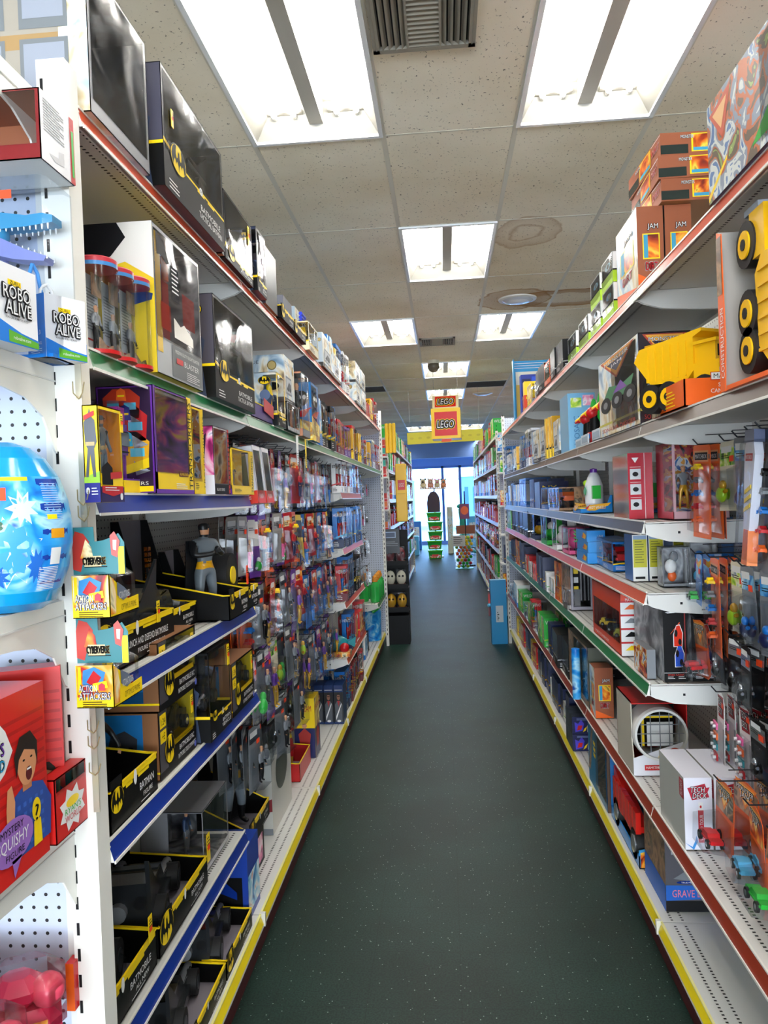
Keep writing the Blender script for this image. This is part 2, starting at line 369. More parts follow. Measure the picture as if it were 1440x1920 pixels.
# ------------------------------------------------------------------ ceiling lights, vents, domes
def m_emit(name, col, s):
    m, N, L, b = nm(name); N.remove(b); e = N.new('ShaderNodeEmission'); e.inputs[0].default_value = col; e.inputs[1].default_value = s
    L.new(e.outputs[0], N['Material Output'].inputs[0]); return m
TUBE = m_emit('fluorescent_tube_glow', (1, .98, .95, 1), TUBE_POWER)
def make_light():
    t = thing('ceiling_light', 'x', 'ceiling light', group=None)
    W, D, H = .57, 1.17, .14; en = mat('#86837a', .45, name='reflector_enamel')
    m = MB(); a, b_ = .09, .05
    xs = (-W/2, -W/2+a, W/2-a, W/2); ys = (-D/2, -D/2+b_, D/2-b_, D/2)
    m.quad((xs[0],ys[0],0),(xs[0],ys[3],0),(xs[1],ys[2],H),(xs[1],ys[1],H), en); m.quad((xs[3],ys[3],0),(xs[3],ys[0],0),(xs[2],ys[1],H),(xs[2],ys[2],H), en)
    m.quad((xs[0],ys[3],0),(xs[3],ys[3],0),(xs[2],ys[2],H),(xs[1],ys[2],H), en); m.quad((xs[3],ys[0],0),(xs[0],ys[0],0),(xs[1],ys[1],H),(xs[2],ys[1],H), en)
    m.quad((xs[1],ys[1],H),(xs[1],ys[2],H),(xs[2],ys[2],H),(xs[2],ys[1],H), en)
    m.box(-W/2-.01, W/2+.01, -D/2-.01, D/2+.01, H+.005, H+.015, en)
    for x in (-.16, .16):
        for y in (-D/2+.045, D/2-.045): m.box(x-.1, x+.1, y-.02, y+.02, H-.045, H-.03, en)
    m.build('reflector', t)
    m = MB(); f = .02; fm = mat('#f1f3f6', .25, .2, name='light_frame')
    for bx in ((-W/2-f, W/2+f, -D/2-f, -D/2), (-W/2-f, W/2+f, D/2, D/2+f), (-W/2-f, -W/2, -D/2, D/2), (W/2, W/2+f, -D/2, D/2)): m.box(*bx, -.012, .012, fm)
    m.build('frame', t)
    m = MB(); m.prism([(-.038, H-.005), (-.032, H-.085), (.032, H-.085), (.038, H-.005)], 'y', -D/2+.02, D/2-.02, mat('#a5a29a', .5)); m.build('ballast_cover', t)
    for x in (-.19, -.1, .1, .19):
        m = MB(); m.tube((x, -D/2+.05, H-.05), (x, D/2-.05, H-.05), .0125, TUBE, n=12); m.tube((x, -D/2+.03, H-.05), (x, -D/2+.052, H-.05), .013, WHITE, n=10); m.tube((x, D/2-.052, H-.05), (x, D/2-.03, H-.05), .013, WHITE, n=10)
        m.build('fluorescent_tube', t)
    return t
l0 = make_light()
LLAB = {(-1,-1): 'large fluorescent ceiling light nearest above the left shelves', (1,-1): 'large fluorescent ceiling light nearest above the right shelves', (0,1): 'lone fluorescent light mid aisle, left of the ringed water stain',
 (-1,3): 'fluorescent light left of the small square air vent', (1,3): 'fluorescent light right of the small vent, below the brown water stain', (0,5): 'far fluorescent light with a dark dome hanging before it', (0,7): 'dim greenish fluorescent light just above the yellow cube sign',
 (0,10): 'distant fluorescent light hidden behind the yellow cube sign', (-1,12): 'distant fluorescent light near the shop window, left', (1,12): 'distant fluorescent light near the shop window, right'}
for i, (c, r) in enumerate(LIGHTS):
    loc = (GX+(c+.5)*TX, GY+(r+.5)*TY, CZ)
    lab = LLAB.get((c, r), 'fluorescent ceiling light over the %s aisle, row %s' % ('left' if c < -1 else 'right' if c > 1 else 'near', str(i)))
    if i == 0: l0.location = loc; l0['label'] = lab; l0['group'] = 'fluorescent ceiling lights'
    else: dup(l0, loc, 0, lab, 'fluorescent ceiling lights')
def make_vent(loc, lab):
    t = thing('air_vent', lab, 'air vent', loc, 0, 'square air vents'); m = MB(); vm = mat('#8d877a', .6, name='dusty_vent_metal'); w = .19
    for bx in ((-w, w, -w, -w+.025), (-w, w, w-.025, w), (-w, -w+.025, -w, w), (w-.025, w, -w, w)): m.box(*bx, -.014, .001, vm)
    m.build('frame', t)
    m = MB(); m.box(-w+.02, w-.02, -w+.02, w-.02, .0005, .001, mat('#050505', .9)); 
    m.build('dark_duct', t); m = MB()
    for s in (-1, 1):
        for i in range(5):
            x = s*(.066+.024*i); m.quad((x, -w+.02, -.001), (x+s*.016, -w+.02, -.016), (x+s*.016, w-.02, -.016), (x, w-.02, -.001), vm); m.box(x-.001, x+.001, -w+.02, w-.02, -.002, -.001, vm)
    for i in range(12):
        y = -w+.035+i*.027; m.quad((-.056, y, -.001), (.056, y, -.001), (.056, y+.017, -.014), (-.056, y+.017, -.014), vm)
    for x in (-.06, .06): m.box(x-.004, x+.004, -w+.02, w-.02, -.016, -.001, vm)
    m.build('louvres', t); return t
a = at(795, 88, 'Z', CZ); make_vent((a.x, a.y-.19, CZ-.001), 'large dusty air vent between the two nearest ceiling lights')
a = at(820, 646, 'Z', CZ); make_vent((a.x, a.y-.19, CZ-.001), 'small dusty air vent between the two mid ceiling lights')
for n, (c, r) in enumerate(GRILLES):
    t = thing('return_grille', ['dark ceiling grille left of the far light', 'dark ceiling grille right of the far light'][n], 'ceiling grille', (GX+(c+.5)*TX, GY+(r+.75)*TY, CZ))
    m = MB(); m.box(-.29, .29, -.29, .29, .02, .03, mat('#15100c', .9)); m.build('dark_duct', t)
    m = MB()
    for i in range(14): y = -.28+i*.043; m.box(-.29, .29, y, y+.004, -.001, .018, mat('#3a342c', .6))
    m.build('louvres', t)
for n, (px, py, rr) in enumerate(((970, 560, .165), (905, 737, .165))):
    a = at(px, py, 'Z', CZ); t = thing('ceiling_speaker', ['round white ceiling dome ringed by a brown stain', 'small round ceiling dome beside the dark grille'][n], 'ceiling speaker', (a.x, a.y, CZ))
    m = MB(); m.lathe([(rr, -.001), (rr*.98, -.012), (rr*.8, -.016)], mat('#cfcdc6', .4), 32); m.build('ring', t)
    m = MB(); m.lathe([(rr*.8, -.014), (rr*.6, -.03), (rr*.3, -.038), (0.001, -.04)], mat('#b9bac2', .2), 32); m.build('dome', t)
a = at(813, 690, 'Y', 9.6); t = thing('dome_camera', 'dark dome camera hanging in front of the far light', 'camera', (a.x, 9.6, a.z))
m = MB(); m.ball((0,0,.02), .075, mat('#5f564a', .2), 14); m.build('dome', t); m = MB(); m.tube((0,0,.05), (0,0,.14), .07, mat('#cfc8b8'), n=16); m.tube((0,0,.14), (0,0,CZ-a.z), .015, mat('#cfc8b8')); m.build('mount', t)
# ------------------------------------------------------------------ gondola shelving
BL, BR, BW = 2.6904, 2.6538, 1.2192          # first joints and the bay width
XSL, XSR = -.674, .655                       # shelf fronts, left and right
XBL, XBR = -1.11, 1.09                       # back panels
def yL(k): return BL+k*BW
def yR(k): return BR+k*BW
BAY = {-2: 'closest', -1: 'nearest', 0: 'second', 1: 'third', 2: 'fourth', 3: 'fifth', 4: 'last'}
def rail_mat(c): return mat(c, .32, name='price_rail_'+c.lstrip('#'))
def shelf(side, k, z, col, label, xf=None, dep=.385, y0=None, y1=None, rz=.036, lip='#e9e7e0', name='store_shelf'):
    """one shelf of one bay: z = bottom of its lip; origin at the near front corner, s = +1 for the left run (front faces +x)"""
    s = 1 if side == 'L' else -1; f = yL if side == 'L' else yR
    xf = xf if xf is not None else (XSL if s > 0 else XSR)
    y0 = f(k) if y0 is None else y0; y1 = f(k+1) if y1 is None else y1
    t = thing(name, label, 'shelf', (xf, y0, z), 0, '%s run shelves' % ('left' if s > 0 else 'right'))
    L = y1-y0; e = .003
    m = MB()
    m.box(*sorted((-s*dep, -s*.012)), e, L-e, rz-.004, rz, WHITE2)
    m.box(*sorted((-s*.016, -s*.012)), e, L-e, .0, rz, WHITE2)
    m.box(*sorted((-s*(dep), -s*(dep-.02))), e, L-e, rz-.03, rz-.004, WHITE2)
    hole = mat('#121212', .8, name='punched_hole')
    n = int(L/.0155)
    for j in (.045, .075):
        for i in range(n):
            y = .012+i*(L-.024)/n
            x = -s*j
            for zz in (rz+.0004, rz-.0044):
                m.add([(x-.004, y, zz), (x+.004, y, zz), (x+.004, y+.006, zz), (x-.004, y+.006, zz)], [(0,1,2,3)], hole)
    m.build('deck', t)
    m = MB(); zl, zh = -.002, rz+.004
    m.add([(0, e, zl), (0, L-e, zl), (-s*.012, L-e, zh), (-s*.012, e, zh)], [(0,1,2,3) if s > 0 else (3,2,1,0)], rail_mat(col))
    m.box(*sorted((0, s*.003)), e, L-e, zl-.003, zl+.003, mat(lip, .3)); m.box(*sorted((-s*.014, -s*.009)), e, L-e, zh-.003, zh+.002, mat(lip, .3))
    for yy in (e, L-e-.001): m.add([(0, yy, zl), (-s*.012, yy, zh), (-s*.016, yy, zl)], [(0,1,2)], WHITE)
    m.build('price_rail', t)
    for yy in (.004, L-.007):
        m = MB(); pts = [(-s*.008, rz-.006), (-s*.008, .0), (-s*.03, -.012), (-s*.09, -.03), (-s*.2, -.038), (-s*dep, -.045), (-s*dep, rz-.006)]
        m.prism(pts, 'y', yy, yy+.003, WHITE2); m.add([(-s*.12, yy-.0006 if yy < .1 else yy+.0036, .004), (-s*.128, yy-.0006 if yy < .1 else yy+.0036, .004), (-s*.128, yy-.0006 if yy < .1 else yy+.0036, -.004), (-s*.12, yy-.0006 if yy < .1 else yy+.0036, -.004)], [(0,1,2,3)], DARK); m.build('bracket', t)
    return t
def base(side, k, y0=None, y1=None, xf=None, lab=''):
    s = 1 if side == 'L' else -1; f = yL if side == 'L' else yR
    xf = xf if xf is not None else (-.6915 if s > 0 else .668); y0 = f(k) if y0 is None else y0; y1 = f(k+1) if y1 is None else y1; L = y1-y0
    t = thing('base_deck', lab, 'base shelf', (xf, y0, 0), 0, '%s run base decks' % ('left' if s > 0 else 'right')); dep = .395; e = .002
    m = MB(); m.box(*sorted((-s*dep, -s*.012)), e, L-e, .153, .161, WHITE2); m.box(*sorted((-s*.012, 0)), e, L-e, .118, .128, WHITE2)
    hole = mat('#121212', .8); n = int(L/.0155)
    for j in (.05, .085):
        for i in range(n):
            y = .012+i*(L-.024)/n; x = -s*j; m.add([(x-.004, y, .1614), (x+.004, y, .1614), (x+.004, y+.006, .1614), (x-.004, y+.006, .1614)], [(0,1,2,3)], hole)
    m.build('deck', t)
    m = MB(); m.add([(0, e, .128), (0, L-e, .128), (-s*.012, L-e, .160), (-s*.012, e, .160)], [(0,1,2,3) if s > 0 else (3,2,1,0)], mat('#f2d81c', .3, name='yellow_price_rail'))
    m.box(*sorted((-s*.016, -s*.009)), e, L-e, .158, .163, mat('#f4ec9a', .3)); m.build('price_rail', t)
    m = MB(); m.box(*sorted((-s*.014, s*.004)), .003, .018, .118, .1642, mat('#e4e2d8', .2)); m.build('rail_clip', t)
    m = MB(); m.box(*sorted((-s*.05, -s*.03)), 0, L, 0, .12, KICK); m.build('kickplate', t)
    return t
def back(side, ks, y0=None, y1=None):
    """the upright frame of a run: centre panel and one slotted post per joint"""
    s = 1 if side == 'L' else -1; f = yL if side == 'L' else yR; xb = XBL if s > 0 else XBR
    y0 = f(ks[0]) if y0 is None else y0; y1 = f(ks[-1]+1) if y1 is None else y1
    nm_ = ('left' if s > 0 else 'right', 'near' if y0 < 5 else 'far')
    t = thing('gondola_unit', 'cream pegboard back'+' frame of the %s %s shelving run' % nm_, 'gondola shelving', (xb, y0, 0))
    m = MB(); m.box(-.006, .006, 0, y1-y0, .16, 2.5, PEG_RUN); m.build('back_panel', t)
    y = y0; yy = []
    while y <= y1+.01: yy.append(y-y0); y += BW
    for y in yy:
        m = MB(); m.box(*sorted((s*.006, s*.03)), y-.015, y+.015, 0, 2.5, WHITE2)
        for i in range(46): z = .2+i*.05; m.box(*sorted((s*.0302, s*.0306)), y-.003, y+.003, z, z+.025, DARK)
        m.build('upright_post', t)
    return t
OR, GR, BN, BU, SV = '#c4441c', '#12703f', '#8f2f1d', '#0a2f8c', '#3a3436'
back('L', range(-1, 5), y1=8.54); back('R', range(-3, 5), y1=8.53)
for k in range(-1, 5):
    e = 8.54 if k == 4 else None
    shelf('L', k, 2.37, OR, 'top shelf with orange rail, left side, %s bay' % BAY[k], y1=e)
    shelf('L', k, 1.90, GR, 'green railed shelf below the top one, left side, %s bay' % BAY[k], y1=e)
    base('L', k, y1=e, lab='white base deck with yellow rail, left side, %s bay' % BAY[k])
for z, lab, xf in ((1.622, 'at eye level', None), (1.24, 'second of four down', None), (.933, 'third of four down', None), (.435, 'lowest of four', -.735)):
    shelf('L', -1, z-.008, BU, 'blue railed shelf %s, left side, nearest bay' % lab, xf=xf)
for z, lab in ((1.64, 'top of four'), (1.265, 'second of four'), (.905, 'third of four'), (.53, 'lowest of four')):
    shelf('L', 2, z, '#d8541e' if z < 1.5 else '#b8481e', 'short orange railed shelf, %s, left side, fourth bay' % lab)
shelf('L', 4, .56, '#1d7a58', 'low green railed shelf with bottles, left side, last bay', y1=8.54)
for k in range(-3, 5):
    e = 8.53 if k == 4 else None; b = BAY.get(k, 'closest')
    if k < -2: base('R', k, lab='white base deck with yellow rail, right side, behind the viewer'); continue
    shelf('R', k, 2.25, OR, 'top shelf with orange rail, right side, %s bay' % b, y1=e)
    shelf('R', k, 1.80, '#5a4a44', 'dark brown railed shelf at shoulder height, right side, %s bay' % b, y1=e)
    base('R', k, y1=e, lab='white base deck with yellow rail, right side, %s bay' % b)
    shelf('R', k, .52, BN, 'low rust red railed shelf, right side, %s bay' % b, y1=e)
    if k >= 0:
        shelf('R', k, 1.475, SV, 'grey railed shelf at eye level, right side, %s bay' % b, y1=e)
        shelf('R', k, 1.237, '#d2541c', 'orange railed shelf at waist height, right side, %s bay' % b, y1=e)
        shelf('R', k, .930, GR, 'green railed shelf, right side, %s bay' % b, y1=e)
# end panels
def end_panel(side, y, lab, x0, x1, h=2.5):
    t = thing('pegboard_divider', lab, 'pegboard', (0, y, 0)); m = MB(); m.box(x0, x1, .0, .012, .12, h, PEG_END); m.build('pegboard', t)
    for x in (x0, x1-.03):
        m = MB(); m.box(x, x+.03, -.02, .03, 0, h+.02, WHITE)
        for i in range(48): z = .12+i*.05; m.box(x+.011, x+.018, -.0206, -.0202, z, z+.025, DARK)
        m.build('upright_post', t)
    return t
end_panel('L', 8.56, 'far pegboard end panel closing the left run', -1.5, -.66, 2.58)
end_panel('R', 8.55, 'far pegboard end panel closing the right run', .655, 1.5, 2.46)
# near endcap facing the viewer
YE = 1.43
t = thing('gondola_endcap', 'white pegboard endcap at the near left, slotted post on its right', 'shelving endcap', (0, YE, 0))
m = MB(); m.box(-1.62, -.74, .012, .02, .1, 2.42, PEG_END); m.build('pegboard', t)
m = MB(); m.box(-.755, -.735, .004, .03, 0, 2.42, WHITE2); m.box(-.735, -.68, -.012, .04, 0, 2.47, WHITE)
m.box(-.712, -.703, -.0126, -.0121, 0, 0.01, DARK)
for i in range(48):
    z = .06+i*.05; m.box(-.728, -.7225, -.0128, -.0121, z, z+.024, DARK)
m.build('upright_post', t)
m = MB(); m.box(-1.65, -1.6, -.012, .04, 0, 2.47, WHITE); m.build('upright_post', t)
def end_shelf(z, lab, dep=.42):
    t = thing('endcap_shelf', lab, 'shelf', (-1.62, YE, z), 0, 'endcap shelves'); W = .895; H = .042
    m = MB(); m.box(0, W-.004, -dep, .005, -.004, 0, WHITE2); m.box(0, W, -dep-.012, -dep, -H, .002, WHITE)
    hole = mat('#121212', .8)
    for j in (.04, .07, .10):
        for i in range(34): x = .01+i*.026; m.add([(x, -j, -.0045), (x+.012, -j, -.0045), (x+.012, -j+.006, -.0045), (x, -j+.006, -.0045)], [(0,1,2,3)], hole); m.add([(x, -j, .0005), (x+.012, -j, .0005), (x+.012, -j+.006, .0005), (x, -j+.006, .0005)], [(0,1,2,3)], hole)
    m.build('deck', t)
    for x in (0, W-.004):
        m = MB(); pts = [(-dep, 0), (-dep, -.04), (-dep*.8, -.055), (-dep*.45, -.062), (-dep*.28, -.072), (-dep*.14, -.10), (-.02, -.16), (-.012, -.165), (-.012, 0)]
        m.prism(pts, 'x', x, x+.004, WHITE); m.box(x-.001, x+.007, -dep, -.014, -.03, -.0275, WHITE2); m.build('bracket', t)
    return t
end_shelf(1.895, 'endcap shelf carrying the two blue and white boxes')
end_shelf(1.452, 'endcap shelf carrying the big blue egg')
end_shelf(1.035, 'endcap shelf carrying the red squishy toy boxes')
end_shelf(2.40, 'topmost endcap shelf seen from below')
end_shelf(.62, 'lowest endcap shelf under the pink bagged toys')
# ------------------------------------------------------------------ packaging and toys
A_DARK = art('dark', ['#0c0d12', '#1e2430', '#3c4656', '#14161c'], 9); A_BLUE = art('blue', ['#0b2f7d', '#1d7fc9', '#8fd0ee', '#f2f6f8', '#e0582a'], 12)
A_RED = art('red', ['#5c0d10', '#c4211c', '#f0a02a', '#fff0c0', '#2a1010'], 12); A_GREEN = art('green', ['#123d1c', '#3da535', '#c6e04a', '#f4f6d8', '#2a6fb0'], 12)
A_PURP = art('purple', ['#2a1048', '#7a34a8', '#e05aa8', '#f4d04a', '#241030'], 12); A_MIX = art('mixed', ['#101820', '#b3242a', '#e8a33a', '#e9ecee', '#2b6cb8', '#1c1c22'], 16)
A_SKY = art('sky', ['#6f93b5', '#b9cfdf', '#eef0ea', '#d8c49a', '#7d6a58'], 7); A_FIRE = art('fire', ['#2a0c08', '#a83210', '#f07818', '#ffd24a', '#3c1810'], 10)
A_ICE = art('ice', ['#0a5cb8', '#1684dc', '#3aa8ec', '#a8dcf6', '#0f4fa8'], 9); A_DIRT = art('dirt', ['#4a3428', '#7a5a44', '#b08a66', '#3a4038', '#c8b89a'], 10)
A_YEL = art('yellow', ['#f2c40a', '#ffd93a', '#fff0a0', '#c48a10', '#8a8f94'], 8); A_GREY = art('grey', ['#2c2e33', '#6d7178', '#b9bcc0', '#45484e'], 8)
A_PINK = art('pink', ['#8a1a5a', '#e0559a', '#f6b0cc', '#fff2f6', '#5a48a8'], 12); A_BUILD = [A_DARK, A_BLUE, A_RED, A_GREEN, A_PURP, A_MIX]
INK = mat('#e9e9e9', .5, name='white_ink'); GREY = mat('#7c8086', .4); GOLD = mat('#d8a019', .25, .2); SIL = mat('#c9ccd2', .15, .8)
CHROME = mat('#d9dce0', .08, 1.0); SKIN = mat('#d49a72', .5); HAIR = mat('#1c120c', .6); TYRE = mat('#101012', .6); ORG = mat('#f2661a', .35); GRN = mat('#1fae36', .3); PUR = mat('#6a2fa0', .3); TEAL = mat('#178c96', .35)
PAL = {'black': BLACK, 'red': RED, 'blue': BLUE, 'yellow': YEL, 'white': mat('#ecebea', .35), 'green': GRN, 'orange': ORG, 'purple': PUR, 'grey': GREY, 'teal': TEAL, 'brown': mat('#8c4a26', .45), 'navy': mat('#10204e', .35), 'pink': mat('#ee5f9c', .35), 'silver': SIL, 'gold': GOLD, 'light blue': mat('#5cb6e4', .35), 'lime': mat('#a6cf25', .35), 'maroon': mat('#6c1420', .4), 'cream': mat('#e4dcc4', .5)}

def car_mb(L, W, H, body, glass=None, tyre=TYRE, hub=SIL, style='car'):
    """toy vehicle, nose towards -x, standing on z = 0, centred"""
    m = MB(); glass = glass or mat('#20262c', .08); r = H*.24 if style != 'monster' else H*.33; b0 = r*.7 if style != 'monster' else r*1.35
    if style in ('car', 'long'):
        P = [(-.5,.0),(-.5,.28),(-.44,.36),(-.2,.44),(-.08,.86),(.0,1),(.16,1),(.3,.62),(.42,.55),(.5,.5),(.5,.0)] if style == 'car' else [(-.5,0),(-.52,.12),(-.42,.3),(-.1,.42),(.02,.8),(.14,.86),(.24,.6),(.36,.62),(.5,1.0),(.5,0)]
    elif style == 'truck': P = [(-.5,0),(-.5,.5),(-.42,.56),(-.38,1),(-.16,1),(-.14,.55),(.5,.55),(.5,0)]
    else: P = [(-.5,0),(-.5,.35),(-.25,.45),(-.12,.95),(.2,.95),(.26,.5),(.5,.5),(.5,0)]
    hh = H-b0; pts = [(x*L, b0+z*hh) for x, z in P]
    m.prism(pts, 'y', -W*.36, W*.36, body)
    cab = [p for p in pts if p[1] > b0+hh*.5]
    if len(cab) > 2 and style in ('car', 'long', 'monster'):
        cx = sum(p[0] for p in cab)/len(cab); cz = sum(p[1] for p in cab)/len(cab)
        m.prism([((p[0]-cx)*.8+cx, (p[1]-cz)*.72+cz) for p in cab], 'y', -W*.37, W*.37, glass)
    for s in (-1, 1):
        for x in (-.31, .31):
            rr = r*(1.2 if style == 'long' and x > 0 else 1)
            m.tube((x*L, s*W*.34, rr), (x*L, s*W*.5, rr), rr, tyre, n=16); m.tube((x*L, s*W*.501, rr), (x*L, s*W*.508, rr), rr*.55, hub, n=12)
        m.box(-.46*L, .46*L, *sorted((s*W*.36, s*W*.42)), b0*1.05, b0+hh*.2, body)
    if style == 'long':
        for s in (-1, 1):
            m.prism([(.18*L, b0+hh*.5), (.55*L, b0+hh*1.5), (.5*L, b0+hh*.4)], 'y', *sorted((s*W*.33, s*W*.38)), body)
            m.tube((.1*L, s*W*.25, b0+hh*.62), (.5*L, s*W*.25, b0+hh*.62), r*.5, tyre, n=10); m.tube((-.5*L, s*W*.3, b0+hh*.2), (-.1*L, s*W*.3, b0+hh*.4), r*.35, GREY, n=8)
        m.tube((.48*L, 0, b0+hh*.5), (.56*L, 0, b0+hh*.5), r*.6, GREY, n=12)
    if style == 'truck': m.box(-.1*L, .5*L, -W*.38, W*.38, b0+hh*.55, b0+hh*.9, glass)
    return m
_fig = {}
def fig_pts():
    """joints of a standing toy figure one unit tall: (name, position, radius, parent)"""
    return [('pelvis',(0,0,.50),.062,None),('waist',(0,0,.58),.058,0),('chest',(0,0,.70),.088,1),('neck',(0,0,.80),.034,2),('chin',(0,-.012,.855),.046,3),('head',(0,-.004,.925),.058,4),('crown',(0,.004,.965),.045,5),
     ('shL',(-.115,0,.755),.05,2),('elL',(-.17,-.01,.62),.034,7),('wrL',(-.185,-.05,.50),.025,8),('haL',(-.187,-.062,.455),.028,9),
     ('shR',(.115,0,.755),.05,2),('elR',(.17,-.01,.62),.034,11),('wrR',(.185,-.05,.50),.025,12),('haR',(.187,-.062,.455),.028,13),
     ('hiL',(-.055,0,.46),.062,0),('knL',(-.075,-.008,.26),.042,15),('anL',(-.085,.01,.05),.028,16),('toL',(-.095,-.055,.022),.024,17),
     ('hiR',(.055,0,.46),.062,0),('knR',(.075,-.008,.26),.042,19),('anR',(.085,.01,.05),.028,20),('toR',(.095,-.055,.022),.024,21)]
def fig_base(pose='stand'):
    if pose in _fig: return _fig[pose]
    P = fig_pts(); co = [list(p[1]) for p in P]
    if pose == 'grip': co[8] = [-.16,-.05,.63]; co[9] = [-.05,-.13,.64]; co[10] = [-.01,-.15,.66]; co[12] = [.15,-.06,.62]; co[13] = [.04,-.13,.68]; co[14] = [.0,-.15,.71]
    if pose == 'wide': co[8] = [-.22,0,.64]; co[9] = [-.26,-.05,.53]; co[10] = [-.26,-.07,.49]; co[12] = [.22,0,.64]; co[13] = [.26,-.05,.53]; co[14] = [.26,-.07,.49]; co[16] = [-.11,-.02,.25]; co[17] = [-.14,.01,.05]; co[18] = [-.16,-.055,.022]; co[20] = [.11,-.02,.25]; co[21] = [.14,.01,.05]; co[22] = [.16,-.055,.022]
    me = bpy.data.meshes.new('f'); me.from_pydata(co, [(p[3], i) for i, p in enumerate(P) if p[3] is not None], [])
    o = bpy.data.objects.new('f', me); COL.objects.link(o)
    md = o.modifiers.new('s', 'SKIN'); md.use_smooth_shade = True; o.modifiers.new('u', 'SUBSURF').levels = 2
    for i, p in enumerate(P): me.skin_vertices[0].data[i].radius = (p[2]*(1 if i != 2 else 1.15), p[2]*.85); me.skin_vertices[0].data[i].use_root = (i == 0)
    dg = bpy.context.evaluated_depsgraph_get(); r = bpy.data.meshes.new_from_object(o.evaluated_get(dg))
    vs = [v.co.copy() for v in r.vertices]; fs = [tuple(q.vertices) for q in r.polygons]
    bpy.data.objects.remove(o); bpy.data.meshes.remove(me); bpy.data.meshes.remove(r)
    _fig[pose] = (vs, fs); return _fig[pose]
def fig_mb(h, torso, legs, arms=None, boots=None, belt=None, head=None, face=SKIN, cape=None, pose='stand', hair=None, bulk=1.0, emblem=None):
    m = MB(); vs, fs = fig_base(pose); arms = arms or torso; boots = boots or legs; head = head or face; groups = {}
    for f in fs:
        c = sum((vs[i] for i in f), Vector())/len(f); z = c.z; ax = abs(c.x)
        if z > .815:
            k = (hair if (hair and (z > .945 or c.y > .012)) else (face if (c.y < -.012 and .84 < z < (.893 if head is not face else .96)) else head))
        elif (ax > .125 and z > .42): k = boots if z < .56 and pose != 'grip' else arms
        elif pose == 'grip' and c.y < -.085 and z > .55: k = arms
        elif z > .55: k = torso
        elif z > .49: k = belt or legs
        elif z < .2: k = boots
        else: k = legs
        groups.setdefault(k, []).append(f)
    for k, ff in groups.items():
        ids = sorted({i for f in ff for i in f}); mp = {a: b for b, a in enumerate(ids)}
        m.add([Vector((vs[i].x*h*bulk, vs[i].y*h*bulk, vs[i].z*h)) for i in ids], [tuple(mp[i] for i in f) for f in ff], k, True)
    for s in (-1, 1):  # fingers of the little hands
        w0 = Vector(((s*.19 if pose == 'stand' else s*.262 if pose == 'wide' else s*.012)*h*bulk, (-.065 if pose != 'grip' else -.165)*h*bulk, (.44 if pose == 'stand' else .47 if pose == 'wide' else .685)*h))
        for i in range(4): m.tube(w0+Vector((s*.004*h, (i-1.5)*.012*h, 0)), w0+Vector((-s*.006*h, (i-1.5)*.013*h-.006*h, -.028*h)), .0055*h, boots if boots is not legs else face, .004*h, n=5)
    # face: eyes, nose, mouth, ears
    if face is SKIN or head is face:
        for s in (-1, 1): m.ball((s*.017*h, -.056*h*bulk, .918*h), .006*h, BLACK, 6); m.ball((s*.05*h, 0, .905*h), .012*h, head, 6, (.5, 1, 1.3))
        m.ball((0, -.06*h*bulk, .9*h), .008*h, face, 6); m.box(-.014*h, .014*h, -.056*h, -.05*h, .874*h, .879*h, RED)
    if belt:
        m.lathe([(.069*h*bulk, .505*h), (.073*h*bulk, .512*h), (.073*h*bulk, .535*h), (.069*h*bulk, .542*h)], belt, 16, sy=.86)
        m.box(-.022*h, .022*h, -.075*h, -.055*h, .503*h, .545*h, belt)
    if cape:
        C = [(-.13, .78), (.13, .78), (.2, .3), (.24, .06), (.12, .1), (.0, .05), (-.12, .1), (-.24, .06), (-.2, .3)]
        m.prism([(x*h, z*h) for x, z in C], 'y', .072*h, .079*h, cape)
    if emblem: m.dec(((0, -.084*h*bulk, .71*h), (1,0,0), (0,0,1)), [(a*.05*h, b*.05*h) for a, b in ((-.9,.5),(0,.8),(.9,.5),(.4,-.2),(0,-.9),(-.4,-.2))], emblem)
    return m
def creature_mb(L, col, col2, teeth=INK):
    """long headed toy reptile lying along x with its jaws open to +x"""
    m = MB()
    m.ball((-.25*L, 0, .2*L), .2*L, col, 14, (1.2,.8,.85)); m.ball((-.02*L, 0, .26*L), .13*L, col, 12, (1.2,.8,.9))
    up = [(-.05, .38), (.12, .40), (.3, .37), (.42, .38), (.5, .36), (.5, .31), (.3, .29), (.0, .28)]; lo = [(-.05, .26), (.1, .22), (.28, .13), (.44, .07), (.42, .035), (.2, .06), (-.02, .12)]
    m.prism([(x*L, z*L) for x, z in up], 'y', -.07*L, .07*L, col); m.prism([(x*L, z*L) for x, z in lo], 'y', -.065*L, .065*L, col2)
    for s in (-1, 1):
        for i in range(9):
            x = .1+i*.045; m.tube((x*L, s*.06*L, (.295+i*.002)*L), (x*L, s*.06*L, .265*L), .009*L, teeth, .001, 6); m.tube(((x-.02)*L, s*.055*L, (.19-i*.017)*L), ((x-.02)*L, s*.055*L, (.225-i*.017)*L), .008*L, teeth, .001, 6)
        m.ball((.08*L, s*.07*L, .37*L), .018*L, YEL, 8)
        m.tube((-.3*L, s*.12*L, .15*L), (-.28*L, s*.14*L, 0), .05*L, col2, .035*L, 8); m.tube((0, s*.1*L, .2*L), (.04*L, s*.13*L, 0), .04*L, col2, .03*L, 8)
    m.tube((-.4*L, 0, .2*L), (-.75*L, 0, .1*L), .1*L, col, .01*L, 10)
    return m

